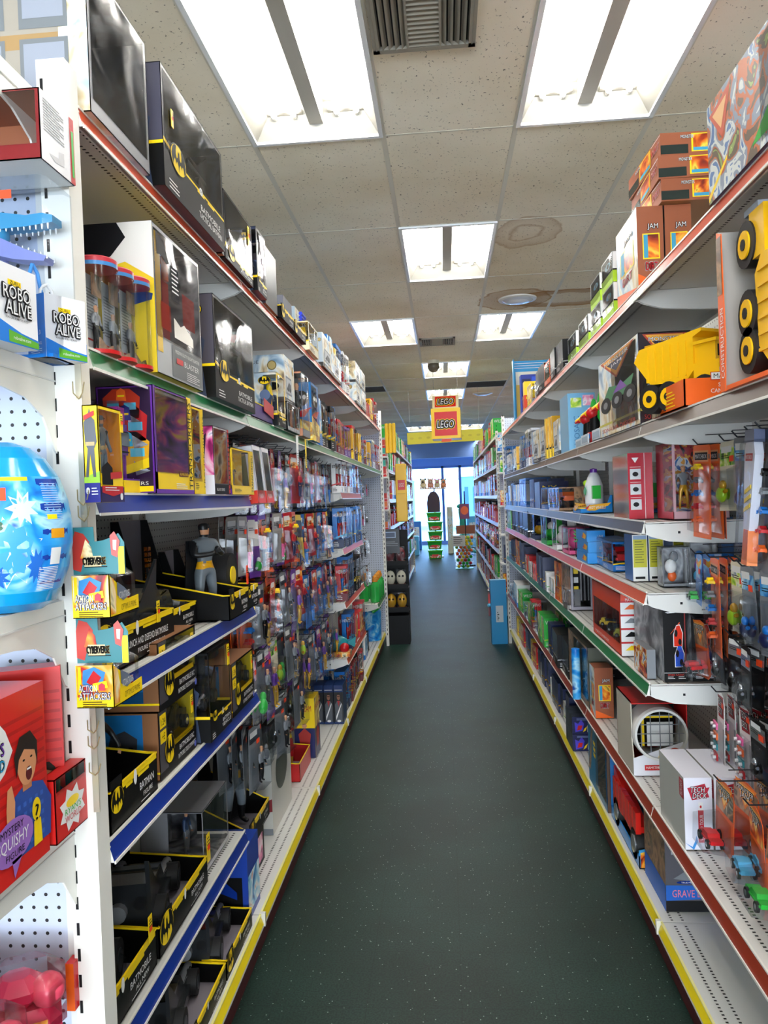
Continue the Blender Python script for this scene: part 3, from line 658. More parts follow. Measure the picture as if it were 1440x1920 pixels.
def solveY(X, z, x):
    k = (x-720)/F_PX; a = X*_r2.x+(z-CAMZ)*_r2.z; c = X*_fw.x+(z-CAMZ)*_fw.z
    return (k*c-a)/(_r2.y-k*_fw.y)
def solveZ(X, Y, y):
    k = (960-y)/F_PX; a = X*_u2.x+Y*_u2.y; c = X*_fw.x+Y*_fw.y
    return CAMZ+(k*c-a)/(_u2.z-k*_fw.z)
def PL(X, z, x0, x1, yt):
    """stretch of shelf front between two places of the photograph: near y, far y, height"""
    Y0 = solveY(X, z, x0); Y1 = solveY(X, z, x1); return Y0, Y1, solveZ(X, Y0, yt)-z
AUTO = []      # (object, look, where) for labels worded at the end
def auto(o, look, where, cat, group):
    o['category'] = cat; o['group'] = group; o['label'] = look.look; AUTO.append((o, look, where)); ALL.append(o); return o
def loc_of(side, X, Y0, Y1, z):
    if side == 'E': return ((Y0+Y1)/2, X, z), 0     # facing the viewer: X is the front's distance, Y0..Y1 its span across
    return (X, (Y0+Y1)/2, z), (PI/2 if side == 'L' else -PI/2 if side == 'R' else 0)

# deco functions: (mesh, faces, w, d, h)
def lines(m, fr, x, y, w, n, dy, mt, e=.0012):
    for i in range(n): m.rect(fr, x, x+w*(1 if i % 3 else .8), y-i*dy-.35*dy, y-i*dy, mt, e)
def tag_orange(m, fr, x, y, s=.022): m.rect(fr, x, x+s*1.4, y, y+s*.8, TAGO, .003)
DBL = mat('#23272e', .3); SLATE = mat('#2a2c30', .35, 0, .3)
def d_bat(t1='BATMOBILE', t2='TACTICAL BATMAN', lip=.3):
    def f(m, F, w, d, h):
        fr = F['front']; y = lip*h
        m.rect(fr, 0, w, 0, y*1.05, DARK, .0006)
        m.dec(fr, [(0, y+.018), (.3*w, y*.95), (.3*w, y*.95-.006), (0, y+.008)], YEL, .001); m.dec(fr, [(.3*w, y*.95), (w, y*.95), (w, y*.95-.006), (.3*w, y*.95-.006)], YEL, .001)
        m.rect(fr, .5*w, .62*w, y*.95-.012, y*.95-.003, YEL, .0011); m.rect(fr, .68*w, .8*w, y*.95-.012, y*.95-.003, YEL, .0011)
        m.bat(fr, .2*w, y*1.0, min(.22*w, .75*h), None, .002)
        m.oval(fr, .56*w, y*.93, .03*w, .035*h, INK, .0016); m.text(fr, 'DC', .54*w, y*.93-.012*h, .04*w, .024*h, BLACK, .0022)
        m.text(fr, t1, .55*w, y*.42, .36*w, y*.16, INK); m.text(fr, t2, .52*w, y*.2, .42*w, y*.16, INK); lines(m, fr, .06*w, y*.3, .14*w, 3, y*.09, INK)
        for s in ('left', 'right'):
            g = F[s]; near = (lambda x: x) if s == 'right' else (lambda x: d-x)
            m.rect(g, 0, d, 0, y*1.0, BLACK, .0006); m.rect(g, 0, d, y*1.0, y*1.0+.008, YEL, .001)
            m.bat(g, d*.5, h*.85, min(.5*d, .12), None, .0014)
            # cloaked dark shape of the cover picture
            m.dec(g, [(d*.2, 0), (d*.8, 0), (d*.72, h*.35), (d*.8, h*.55), (d*.55, h*.68), (d*.3, h*.6), (d*.35, h*.3)], mat('#33405c', .4), .0008)
            m.oval(g, d*.5, h*.58, d*.22, h*.1, mat('#6478a0', .4), .0011); m.dec(g, [(d*.35,h*.3),(d*.6,h*.34),(d*.62,h*.45),(d*.4,h*.48)], mat('#8f95a6', .3), .0012)
    return f
def d_jl(m, F, w, d, h):
    """pale sky printed box with a framed vehicle drawing and a round gold badge"""
    for s, ww in (('front', w), ('left', d), ('right', d)):
        g = F[s]; m.rect(g, ww*.14, ww*.68, h*.2, h*.58, mat('#7e868f', .4), .001); m.rect(g, ww*.17, ww*.65, h*.24, h*.54, mat('#c3c7cc', .4), .0014)
        m.dec(g, [(ww*.2,h*.3),(ww*.3,h*.38),(ww*.42,h*.48),(ww*.6,h*.44),(ww*.62,h*.32),(ww*.5,h*.28)], mat('#4a4e55', .4), .0018); m.oval(g, ww*.3, h*.31, ww*.04, h*.05, BLACK, .0021); m.oval(g, ww*.52, h*.31, ww*.04, h*.05, BLACK, .0021)
        m.oval(g, ww*.84, h*.78, min(ww, h)*.1, min(ww, h)*.1, mat('#7a6a3a', .4), .001); m.oval(g, ww*.84, h*.78, min(ww, h)*.08, min(ww, h)*.08, mat('#c4ac6c', .4), .0014)
        m.text(g, 'JUSTICE LEAGUE', ww*.06, h*.8, ww*.6, h*.09, mat('#56606c', .4), .001)
        m.rect(g, 0, ww, 0, h*.12, mat('#2b2a2c', .4), .001); lines(m, g, ww*.15, h*.08, ww*.7, 2, h*.03, INK, .0016)
def d_stripe(c1, c2, txt=None, tc=INK, badge=None):
    def f(m, F, w, d, h):
        for s, ww in (('front', w), ('left', d), ('right', d)):
            g = F[s]; m.rect(g, 0, ww, 0, h*.22, c1, .0008); m.dec(g, [(0,h*.22),(ww,h*.3),(ww,h*.34),(0,h*.26)], c2, .001)
            if txt and ww > .04: m.text(g, txt, ww*.1, h*.78, ww*.8, min(h*.14, ww*.3), tc, .0012, out=c1 if tc is not INK else None)
            if badge: m.oval(g, ww*.78, h*.62, ww*.12, ww*.12, badge, .0014)
            lines(m, g, ww*.1, h*.16, ww*.45, 3, h*.045, tc, .0014)
    return f
def d_none(m, F, w, d, h): pass

def carton_mb(w, d, h, front, side=None, top=None, deco=None):
    m = MB(); m.box(-w/2, w/2, 0, d, 0, h, side or front, front=front, top=top or side or front, bottom=BROWN, back=CARD_IN)
    if deco: deco(m, FR(w, d, h), w, d, h)
    return m
def wbox_mb(w, d, h, frame, inner=None, b=(.06, .06, .12, .06), side=None, open_side=False, deco=None):
    """carton with a cut out front: b = left, right, bottom, top borders as fractions"""
    m = MB(); inner = inner or CARD_IN; side = side or frame; x0, x1, z0, z1 = -w/2, w/2, 0, h; l, r, bo, tp = b[0]*w, b[1]*w, b[2]*h, b[3]*h
    m.box(x0, x1, d-.002, d, 0, h, side, front=inner); m.box(x0, x1, 0, d, 0, .002, side, top=inner); m.box(x0, x1, 0, d, h-.002, h, side, bottom=inner)
    for xa, xb, k in ((x0, x0+.002, 'right'), (x1-.002, x1, 'left')):
        if open_side: m.box(xa, xb, d*.55, d, 0, h, side, **{k: inner}); m.box(xa, xb, 0, d*.55, 0, bo, side); m.box(xa, xb, 0, d*.55, h-tp, h, side)
        else: m.box(xa, xb, 0, d, 0, h, side, **{k: inner})
    for a, b_, c, e in ((x0, x1, 0, bo), (x0, x1, h-tp, h), (x0, x0+l, bo, h-tp), (x1-r, x1, bo, h-tp)):
        if b_-a > 1e-4 and e-c > 1e-4: m.box(a, b_, 0, .0015, c, e, frame)
    if deco: deco(m, FR(w, d, h), w, d, h)
    return m
def film_part(t, w, d, h, b, open_side=False, mt=None):
    m = MB(); l, r, bo, tp = b[0]*w, b[1]*w, b[2]*h, b[3]*h; y = -.0012; mt = mt or FILM
    m.quad((-w/2+l*.8, y, bo*.95), (w/2-r*.8, y, bo*.95), (w/2-r*.8, y, h-tp*.95), (-w/2+l*.8, y, h-tp*.95), mt)
    if open_side:
        for s in (-1, 1): m.add([(s*(w/2+.0004), y, bo), (s*(w/2+.0004), d*.56, bo), (s*(w/2+.0004), d*.56, h-tp), (s*(w/2+.0004), y, h-tp)], [(0,1,2,3) if s > 0 else (3,2,1,0)], mt)
    return m.build('clear_window', t)
def tray_mb(w, d, h, lip=.25, back_=1.0, inner=None, side_slope=True, emblem=True, t1='BATMOBILE', t2='ALL NEW', col=None):
    """open display carton: tall back, sides sloping down to a low front lip with the oval emblem"""
    m = MB(); col = col or BLACK; inner = inner or mat('#8d8890', .6); L = lip*h; B = back_*h; t_ = .003
    m.box(-w/2, w/2, 0, d, 0, .003, col, top=inner); m.box(-w/2, w/2, d-.003, d, 0, B, col, front=inner)
    m.box(-w/2, w/2, 0, .003, 0, L, col, back=inner)
    for s in (-1, 1):
        x = s*w/2; K = max(L*1.15, B*.42); P = [(0, 0), (d, 0), (d, B), (d*.93, B), (d*.8, K), (.02, L), (0, L)]
        m.prism(P, 'x', *sorted((x, x-s*t_)), col)
        E = [(.0, L), (.0, L+.003), (.02, L+.003), (d*.8, K+.003), (d*.8, K-.001), (.02, L-.001)]
        m.prism(E, 'x', *sorted((x+s*.001, x-s*.004)), YEL)
    m.box(-w/2, w/2, -.001, .004, L-.0005, L+.003, YEL)
    F = FR(w, d, h)
    if emblem:
        g = F['front']; e = min(.24*w, L*1.9); m.rect(g, .2*w, .98*w, L*.88, L*1.0, YEL, .001); m.rect(g, .3*w, .44*w, L*.80, L*.9, YEL, .001); m.rect(g, .56*w, .8*w, L*.80, L*.9, YEL, .001)
        m.box(-w/2+.1*w-.35*e, -w/2+.1*w+.55*e, -.001, .002, L*.3, L*1.25, col)
        m.bat(g, .1*w+.1*e, L*.72, e, e*.85, .0016)
        m.oval(g, .48*w, L*.9, .1*L, .2*L, INK, .003); tw = min(.56*w, len(t1)*L*.16); m.text(g, t1, .9*w-tw, L*.42, tw, L*.19, INK); m.text(g, t2, .88*w-tw*.7, L*.2, tw*.65, L*.12, INK); lines(m, g, .6*w, L*.12, .25*w, 1, L*.06, INK)
    return m
def blister(t, w, h, card, header=None, toy=None, bub=(.8, .55, .04), deco=None, shape=None):
    """card with a hang hole, a clear bubble and the toy inside; hangs from its origin, front faces -y"""
    m = MB(); P = shape or [(-.5,0),(.5,0),(.5,.94),(.44,1),(-.44,1),(-.5,.94)]
    m.prism([(x*w, (y-1)*h) for x, y in P], 'y', 0, .0012, card, CARD_IN if False else card)
    fr = ((-w/2, -.0002, -h), (1,0,0), (0,0,1))
    if header: m.rect(fr, .03*w, .97*w, h*(bub[1]+.1), h*.9, header, .0006)
    if deco: deco(m, fr, w, h)
    m.build('backing_card', t)
    bw, bh, bd = bub[0]*w, bub[1]*h, bub[2]
    m = MB(); z0 = -h+.05*h; k = .82; v = [(-bw/2, -.0008, z0), (bw/2, -.0008, z0), (bw/2, -.0008, z0+bh), (-bw/2, -.0008, z0+bh), (-bw/2*k, -bd, z0+.03*h), (bw/2*k, -bd, z0+.03*h), (bw/2*k, -bd, z0+bh*.93), (-bw/2*k, -bd, z0+bh*.93)]
    m.add(v, [(4,5,6,7), (0,1,5,4), (1,2,6,5), (2,3,7,6), (3,0,4,7)], BLIS); m.build('blister', t)
    if toy:
        o = toy.build('toy', t); o.location = (0, -bd*.5, z0+bh*.12)
    return t
# ------------------------------------------------------------------ placing helpers
def CT(side, X, z, Y0, Y1, h, d, label, front, sidem=None, top=None, deco=None, name='toy_carton', cat='toy box', group=None, rz=0):
    loc, r = loc_of(side, X, Y0, Y1, z); o = carton_mb(abs(Y1-Y0), d, h, front, sidem, top, deco).build(name)
    o.location = loc; o.rotation_euler = (0, 0, r+rz); return tag(o, label, cat, group)
def WB(side, X, z, Y0, Y1, h, d, label, frame, inner=None, b=(.06,.06,.12,.06), sidem=None, open_side=False, deco=None, toys=(), mt=None, name='window_box_toy', cat='boxed toy', group=None, rz=0):
    """toys: list of (part name, mesh builder, offset (fractions of w, d, h), rotation)"""
    loc, r = loc_of(side, X, Y0, Y1, z); w = abs(Y1-Y0); t = thing(name, label, cat, loc, r+rz, group)
    wbox_mb(w, d, h, frame, inner, b, sidem, open_side, deco).build('carton', t); film_part(t, w, d, h, b, open_side, mt)
    for n, mb, off, rot in toys:
        o = mb.build(n, t); o.location = (off[0]*w, off[1]*d, off[2]*h); o.rotation_euler = rot
    return t
def TR(side, X, z, Y0, Y1, h, d, label, toys=(), lip=.25, back_=1.0, t1='BATMOBILE', t2='ALL NEW', name='tray_boxed_toy', cat='boxed toy', group=None, rz=0, film_=True, inner=None, emblem=True, col=None):
    loc, r = loc_of(side, X, Y0, Y1, z); w = abs(Y1-Y0); t = thing(name, label, cat, loc, r+rz, group)
    tray_mb(w, d, h, lip, back_, inner, True, emblem, t1, t2, col).build('display_tray', t)
    for n, mb, off, rot in toys:
        o = mb.build(n, t); o.location = (off[0]*w, off[1]*d, off[2]*h); o.rotation_euler = rot
    return t
def pricetag(t, x, y, z, rz=0, s=.03, yellow=True, n='price_tag'):
    m = MB(); c = YEL if yellow else TAGO; m.box(-s*.4, s*.4, -.001, 0, -s*2.2, 0, c); lines(m, ((-s*.4, -.001, -s*2.2), (1,0,0), (0,0,1)), s*.08, s*1.9, s*.6, 4, s*.25, BLACK, .0008); m.rect(((-s*.4, -.001, -s*2.2), (1,0,0), (0,0,1)), s*.1, s*.7, s*.9, s*1.3, TAGO, .0012)
    o = m.build(n, t); o.location = (x, y, z); o.rotation_euler = (0, 0, rz); return o
BATB = mat('#15171b', .4); GREYSUIT = mat('#6f7982', .4); BLUSUIT = mat('#2b4468', .35)
def bat_fig(h, suit=GREYSUIT, pose='grip'):
    # plain armoured toy man in grey and black with a yellow belt
    m = fig_mb(h, suit, suit, BATB, BATB, mat('#f0ae12', .35), BATB, SKIN, pose=pose, bulk=1.25); m.prism([(-.16*h, .78*h), (.16*h, .78*h), (.22*h, .04*h), (-.22*h, .04*h)], 'y', .085*h, .1*h, BATB); return m
def bmobile(L, W, H): return car_mb(L, W, H, mat('#24272a', .25), mat('#4a4436', .1), TYRE, mat('#2f3236', .3), 'long')
def insert_gold(h):
    m = MB()
    for i in range(12): z = h*i/12; m.box(-.012, .012, 0, .012, z+.003, z+h/13, film('amber_plastic', .3, 30, '#f0b020', .15, .8))
    return m

ZT, ZG, ZB1 = 2.41, 1.94, 1.6545
# ---- left, top shelf
Y0, Y1 = 1.50, 1.81
WB('L', -.668, ZT, Y0, Y1, .31, .30, 'large dark film wrapped figure box at the near end of the left top shelf', mat('#8e8f94', .3), A_DARK, (.04,.04,.10,.02), A_SKY, False, d_none, [
    ('toy', fig_mb(.27, mat('#33383a', .3), mat('#33383a', .3), belt=mat('#a8742c', .4), head=DARK), (-.15, .5, .05), (0,0,0)), ('printed_insert', (lambda m: (m.box(.02, .13, 0, .01, 0, .24, A_SKY), m.oval(((0,-.001,0),(1,0,0),(0,0,1)), -.02, .19, .035, .035, mat('#8c7a3c', .3), .001), m)[-1])(MB()), (.05, .6, .08), (0,0,0))], WRINKLE)
o = ALL[-1]; m = MB(); g = ((-(Y1-Y0)/2-.0006, .30, 0), (0,-1,0), (0,0,1)); m.rect(g, 0, .24, 0, .31, mat('#968f84', .4), .0004); m.rect(g, 0, .24, .13, .16, mat('#9a7c50', .5), .0007)
for z in (.02, .17): m.rect(g, .03, .13, z+.0, z+.13, mat('#6f7478', .4), .001); m.rect(g, .038, .122, z+.02, z+.12, mat('#8d93a0', .4), .0014); m.rect(g, .045, .115, z+.025, z+.045, BLACK, .0018); m.dec(g, [(.05, z+.05), (.075, z+.075), (.08, z+.1), (.085, z+.075), (.11, z+.05)], INK, .0018); m.oval(g, .08, z+.1, .006, .008, RED, .002)
for z in (.02, .17): m.rect(g, .16, .26, z, z+.13, mat('#6f7478', .4), .001); m.rect(g, .168, .252, z+.02, z+.12, mat('#8d93a0', .4), .0014)
m.build('picture_panel', o)
t = WB('L', -.652, ZT, 1.865, 2.385, .30, .15, 'wide black vehicle box with yellow oval emblem, left top shelf', SLATE, A_DARK, (.03,.03,.34,.03), mat('#4a4858', .35), False, d_bat('BATMOBILE', 'TACTICAL BATMAN', .34), [('toy', bmobile(.42, .1, .12), (0, .5, .36), (0,0,0))], WRINKLE)
pricetag(t, -.2, -.004, .21, s=.02)
Y0, Y1, H = PL(-.66, ZT, 436, 474, 432)
CT('L', -.665, ZT, 2.40, 2.425, .17, .2, 'narrow black box wedged beside the wide emblem box, left top shelf', BLACK)
t = WB('L', -.665, ZT, 2.44, 2.80, .22, .14, 'film fronted dark box with an orange price tag, left top shelf', SLATE, GREY, (.03,.03,.16,.03), DARK, True, d_bat('BATMAN', 'FIGURE', .16), [('toy', bmobile(.3, .1, .1), (0,.5,.2), (0,0,0))], WRINKLE); pricetag(t, .12, -.004, .2, s=.03)
WB('L', -.655, ZT, 2.83, 2.98, .235, .09, 'tall narrow dark box with blue cloaked picture, left top shelf', SLATE, A_DARK, (.1,.1,.2,.05), mat('#2b3350', .3), True, d_bat('BATMAN', 'FIGURE', .2), [('toy', bat_fig(.17, DARK, 'stand'), (0,.6,.16), (0,0,0))])
CT('L', -.67, ZT, 3.02, 3.24, .235, .12, 'dark square box with white edge behind the tall cloaked box', SLATE, mat('#3a3440', .4), INK)
for i, (a, b_, hh) in enumerate(((3.0, 3.25, .10), (3.27, 3.5, .12))):
    pass
TR('L', -.66, ZT, 3.27, 3.55, .15, .2, 'low black tray box with small dark vehicle, left top shelf above the second bay', [('toy', bmobile(.22, .1, .08), (0,.5,.1), (0,0,0))], .35)
TR('L', -.66, ZT, 3.56, 3.86, .14, .2, 'second low black tray box, yellow trimmed, left top shelf', [('toy', bmobile(.22, .1, .08), (0,.5,.1), (0,0,0))], .35)
CT('L', -.80, ZT, 4.02, 4.25, .30, .2, 'plain grey blue carton standing behind yellow truck box, left top shelf', mat('#5a5c68', .4))
t = WB('L', -.665, ZT, 3.98, 4.28, .15, .12, 'yellow and white truck box with blue tube load, left top shelf', mat('#f0e8c8', .4), YEL, (.05,.05,.3,.05), mat('#e8dca8', .4), True, d_stripe(mat('#e8e0c0'), YEL, 'TRUCK', BLACK), [('toy', car_mb(.2, .08, .09, YEL, style='truck'), (0,.5,.3), (0,0,0)), ('tube_load', (lambda m: ([m.tube((-.06, 0, .02*i), (.06, 0, .02*i), .01, mat('#1430c0', .3)) for i in range(4)], m)[-1])(MB()), (.1,.5,1.05), (0,0,0))])
for i, (x0, x1, yt, X, dd) in enumerate(((606, 626, 622, -.67, .11), (626, 640, 660, -.67, .11))):
    Y0, Y1, H = PL(X, ZT, x0, x1, yt); CT('L', X, ZT, Y0, Y1, max(.14, H), dd, ['pale sky printed box with gold badge, nearest of its kind, left top shelf', 'pale sky printed box with gold badge beyond the first, left top shelf'][i], A_SKY, mat('#b8c8d6', .4), None, d_jl, group='sky printed vehicle boxes')
CT('L', -.80, ZT, 4.34, 4.62, .32, .2, 'tall sky printed box standing behind the others, left top shelf', A_SKY, mat('#a9bccd', .4), None, d_jl, group='sky printed vehicle boxes')
CT('L', -.675, ZT, 4.56, 4.72, .20, .11, 'sky printed box in front of the tall one, left top shelf', A_SKY, mat('#a9bccd', .4), None, d_jl, group='sky printed vehicle boxes')
# ---- left, green shelf
def tube_pack(side, X, Y, z, h, r, label, cap=None, art_=None):
    s = 1 if side == 'L' else -1; t = thing('tube_packed_figure', label, 'tube pack', (X-s*r, Y, z), PI/2*s, 'clear tube packed figures')
    m = MB(); m.lathe([(r, .003), (r, h-.02)], BLIS, 24); m.build('clear_tube', t)
    m = MB(); m.lathe([(.001, h-.02), (r+.001, h-.02), (r+.001, h-.012), (r+.001, h-.004), (r*.9, h), (.001, h)], [mat('#b8303c', .3), mat('#3f7fb8', .3), mat('#b8303c', .3), mat('#c84a54', .3), mat('#c84a54', .3)], 24); m.build('cap', t)
    m = MB(); m.lathe([(.001, 0), (r+.001, 0), (r+.001, .008)], RED, 24); m.build('base', t)
    m = MB(); m.box(-r*.75, r*.75, r*.3, r*.32, .01, h-.03, mat('#cdd3d6', .5)); fr = ((-r*.75, r*.3, 0), (1,0,0), (0,0,1)); lines(m, fr, .006, h*.7, r*1.2, 14, h*.032, GREY); m.rect(fr, .01, r*1.2, h*.16, h*.18, RED); m.box(-r*.5, r*.5, .0, .002, h*.62, h*.85, A_DIRT); m.build('printed_card', t)
    m = fig_mb(h*.5, A_GREY, DARK, boots=BLACK); o = m.build('toy', t); o.location = (0, r*.1, .01)
    m = MB(); m.prism([(-r*.9, .005), (r*.9, .005), (r*.6, h*.13), (0, h*.08), (-r*.8, h*.16)], 'y', -.02, -.017, A_DIRT); m.build('front_label', t)
for i, (x, yt) in enumerate(((187, 488), (219, 508), (251, 524))):
    Y = solveY(-.70, ZG, x+2); tube_pack('L', -.66, Y, ZG, solveZ(-.70, Y, yt)-ZG, .043, ['clear tube pack with red cap, nearest of three on the green railed shelf', 'middle of three clear tube packs on the green railed shelf', 'clear tube pack beside the large yellow and grey figure box'][i])
def d_yel(m, F, w, d, h):
    g = F['left']; m.rect(g, 0, d, 0, h, mat('#e9c92a', .35), .0005)
    m.dec(g, [(0,h),(d,h),(d,h*.62),(d*.6,h*.74),(0,h*.66)], mat('#e8e6df', .4), .0009); m.dec(g, [(0,h),(d*.5,h),(d*.62,h*.9),(d*.4,h*.78),(0,h*.7)], DARK, .0012)
    m.dec(g, [(d*.02,h*.72),(d*.5,h*.7),(d*.72,h*.56),(d*.98,h*.52),(d*.96,h*.48),(d*.6,h*.44),(d*.2,h*.55)], mat('#163a78', .35), .0014); m.oval(g, d*.62, h*.6, d*.14, h*.05, SKIN, .0018); m.dec(g, [(d*.3,h*.68),(d*.52,h*.66),(d*.5,h*.58),(d*.34,h*.6)], RED, .0018)
    f = F['front']; m.rect(f, .02*w, .12*w, .15*h, .95*h, mat('#dfb81e', .3), .001); m.dec(f, [(.05*w,.96*h),(.2*w,.92*h),(.3*w,.8*h),(.24*w,.78*h),(.14*w,.82*h),(.06*w,.8*h)], DARK, .0016); m.rect(f, .3*w, .97*w, .02*h, .24*h, mat('#5d6062', .35), .0012)
    m.rect(f, .10*w, .3*w, .32*h, .5*h, mat('#e84a24', .35), .0012); m.rect(f, .56*w, .84*w, .42*h, .66*h, mat('#e84a24', .35), .0012); m.rect(f, .32*w, .5*w, .56*h, .8*h, mat('#54585c', .4), .0012); lines(m, f, .34*w, .78*h, .14*w, 6, .03*h, INK, .0018)
    m.dec(f, [(.36*w,.44*h),(.5*w,.4*h),(.58*w,.43*h),(.78*w,.36*h),(.78*w,.3*h),(.36*w,.3*h)], mat('#e9e4d8', .2), .0016)
    m.text(f, 'MISSION DUTY FLIGHT BLASTER', .36*w, .19*h, .55*w, .025*h, INK, .002); m.text(f, 'BLASTER', .55*w, .12*h, .34*w, .04*h, INK, .002); m.rect(f, .38*w, .52*w, .12*h, .16*h, RED, .002); lines(m, f, .6*w, .09*h, .3*w, 5, .014*h, INK, .002)
WB('L', -.66, ZG, 1.785, 2.13, .355, .17, 'tall yellow and grey film fronted figure box, green railed left shelf', mat('#a9abad', .25), A_GREY, (.02,.02,.26,.03), mat('#e9c92a', .3), False, d_yel, [('toy', fig_mb(.26, DARK, mat('#3a3c40', .3), belt=GOLD, pose='wide'), (-.12, .5, .28), (0,0,0)), ('accessory', (lambda m: (m.box(-.03,.03,0,.03,0,.16,RED), m.tube((0,0,.16),(0,0,.24),.012,ORG), m.box(-.05,-.02,0,.02,.1,.2,mat('#2868b0')), m)[-1])(MB()), (.25,.4,.36), (0,0,0))], WRINKLE)
t = WB('L', -.655, ZG, 2.24, 2.71, .305, .14, 'big black vehicle box with yellow oval emblem on the green railed left shelf', SLATE, A_DARK, (.03,.03,.3,.03), mat('#4a4858', .35), False, d_bat('BATMOBILE', 'TACTICAL BATMAN', .30), [('toy', bmobile(.4, .1, .14), (0, .5, .34), (0,0,0)), ('red_accessory', (lambda m: (m.tube((0,0,0),(0,0,.09),.012,RED), m)[-1])(MB()), (.42,.4,.6), (0,0,0)), ('blue_accessory', (lambda m: (m.box(-.01,.01,0,.01,0,.06,TEAL), m)[-1])(MB()), (-.12,.1,.7), (0,.5,0))], WRINKLE)
TR('L', -.68, ZG, 2.76, 3.10, .20, .22, 'open purple tray with shiny black toy car, green railed left shelf', [('toy_car', car_mb(.28, .15, .11, mat('#08080a', .06), hub=CHROME), (0,.45,.12), (0,0,PI)), ('red_label', (lambda m: (m.box(-.06,.1,-.002,0,0,.05,mat('#b8343c', .4)), m)[-1])(MB()), (.2,-.02,.16), (0,.1,0))], .28, emblem=False, col=mat('#463478', .35))
CT('L', -.87, ZG+.12, 2.90, 3.10, .23, .2, 'sky printed vehicle box at the back, beside the big emblem box, green railed left shelf', A_SKY, A_SKY, None, d_jl, group='sky printed vehicle boxes')
CT('L', -.69, ZG+.13, 3.42, 3.66, .215, .33, 'sky printed vehicle box lying across two others, green railed left shelf', A_SKY, A_SKY, None, d_jl, group='sky printed vehicle boxes')
CT('L', -.80, ZG, 3.36, 3.62, .128, .22, 'dark carton under the crosswise sky printed box', DARK, mat('#2c3038'))
def mfig(h, a, b_, c=None, **k): return fig_mb(h, a, b_, boots=c or b_, **k)
WB('L', -.665, ZG, 3.14, 3.30, .22, .10, 'upright yellow toy figure pack with oval emblem, green railed left shelf', A_YEL, A_SKY, (.08,.08,.28,.05), A_SKY, True, d_bat('FIGURE', '', .2), [('toy', mfig(.17, YEL, GOLD, GREY), (0,.5,.2), (0,0,0))])
WB('L', -.665, ZG, 3.34, 3.62, .125, .08, 'low clear fronted pack with black figure under the sky printed box', A_GREY, A_DARK, (.04,.04,.15,.04), DARK, True, d_none, [('toy', mfig(.11, BLACK, DARK), (0,.5,.05), (0,0,0))])
WB('L', -.66, ZG, 3.68, 3.88, .31, .09, 'tall clear fronted box with black figure, green railed left shelf at the second joint', GREY, mat('#5c6064'), (.05,.05,.12,.03), mat('#c98a6a', .4), True, d_none, [('toy', mfig(.24, BLACK, BATB, cape=BATB), (0,.5,.12), (0,0,0))], WRINKLE)
def d_web(m, F, w, d, h):
    for s, ww in (('front', w), ('left', d)):
        g = F[s]; m.dec(g, [(0,0),(ww,0),(ww,h*.3),(0,h*.42)], A_YEL, .0008); m.oval(g, ww*.5, h*.72, ww*.36, h*.13, BLACK, .001); m.oval(g, ww*.38, h*.74, ww*.09, h*.04, INK, .0014); m.oval(g, ww*.64, h*.74, ww*.09, h*.04, INK, .0014); m.dec(g, [(0,h*.42),(ww*.6,h*.4),(ww,h*.56),(ww*.5,h*.52)], RED, .001)
WB('L', -.66, ZG, 3.95, 4.18, .30, .10, 'tall blue box with black hooded picture on its side, green railed left shelf', mat('#1468b0', .3), A_BLUE, (.08,.3,.1,.05), mat('#2a7cc4', .3), False, d_web, [('toy', mfig(.22, RED, BLUE), (0,.5,.12), (0,0,0))])

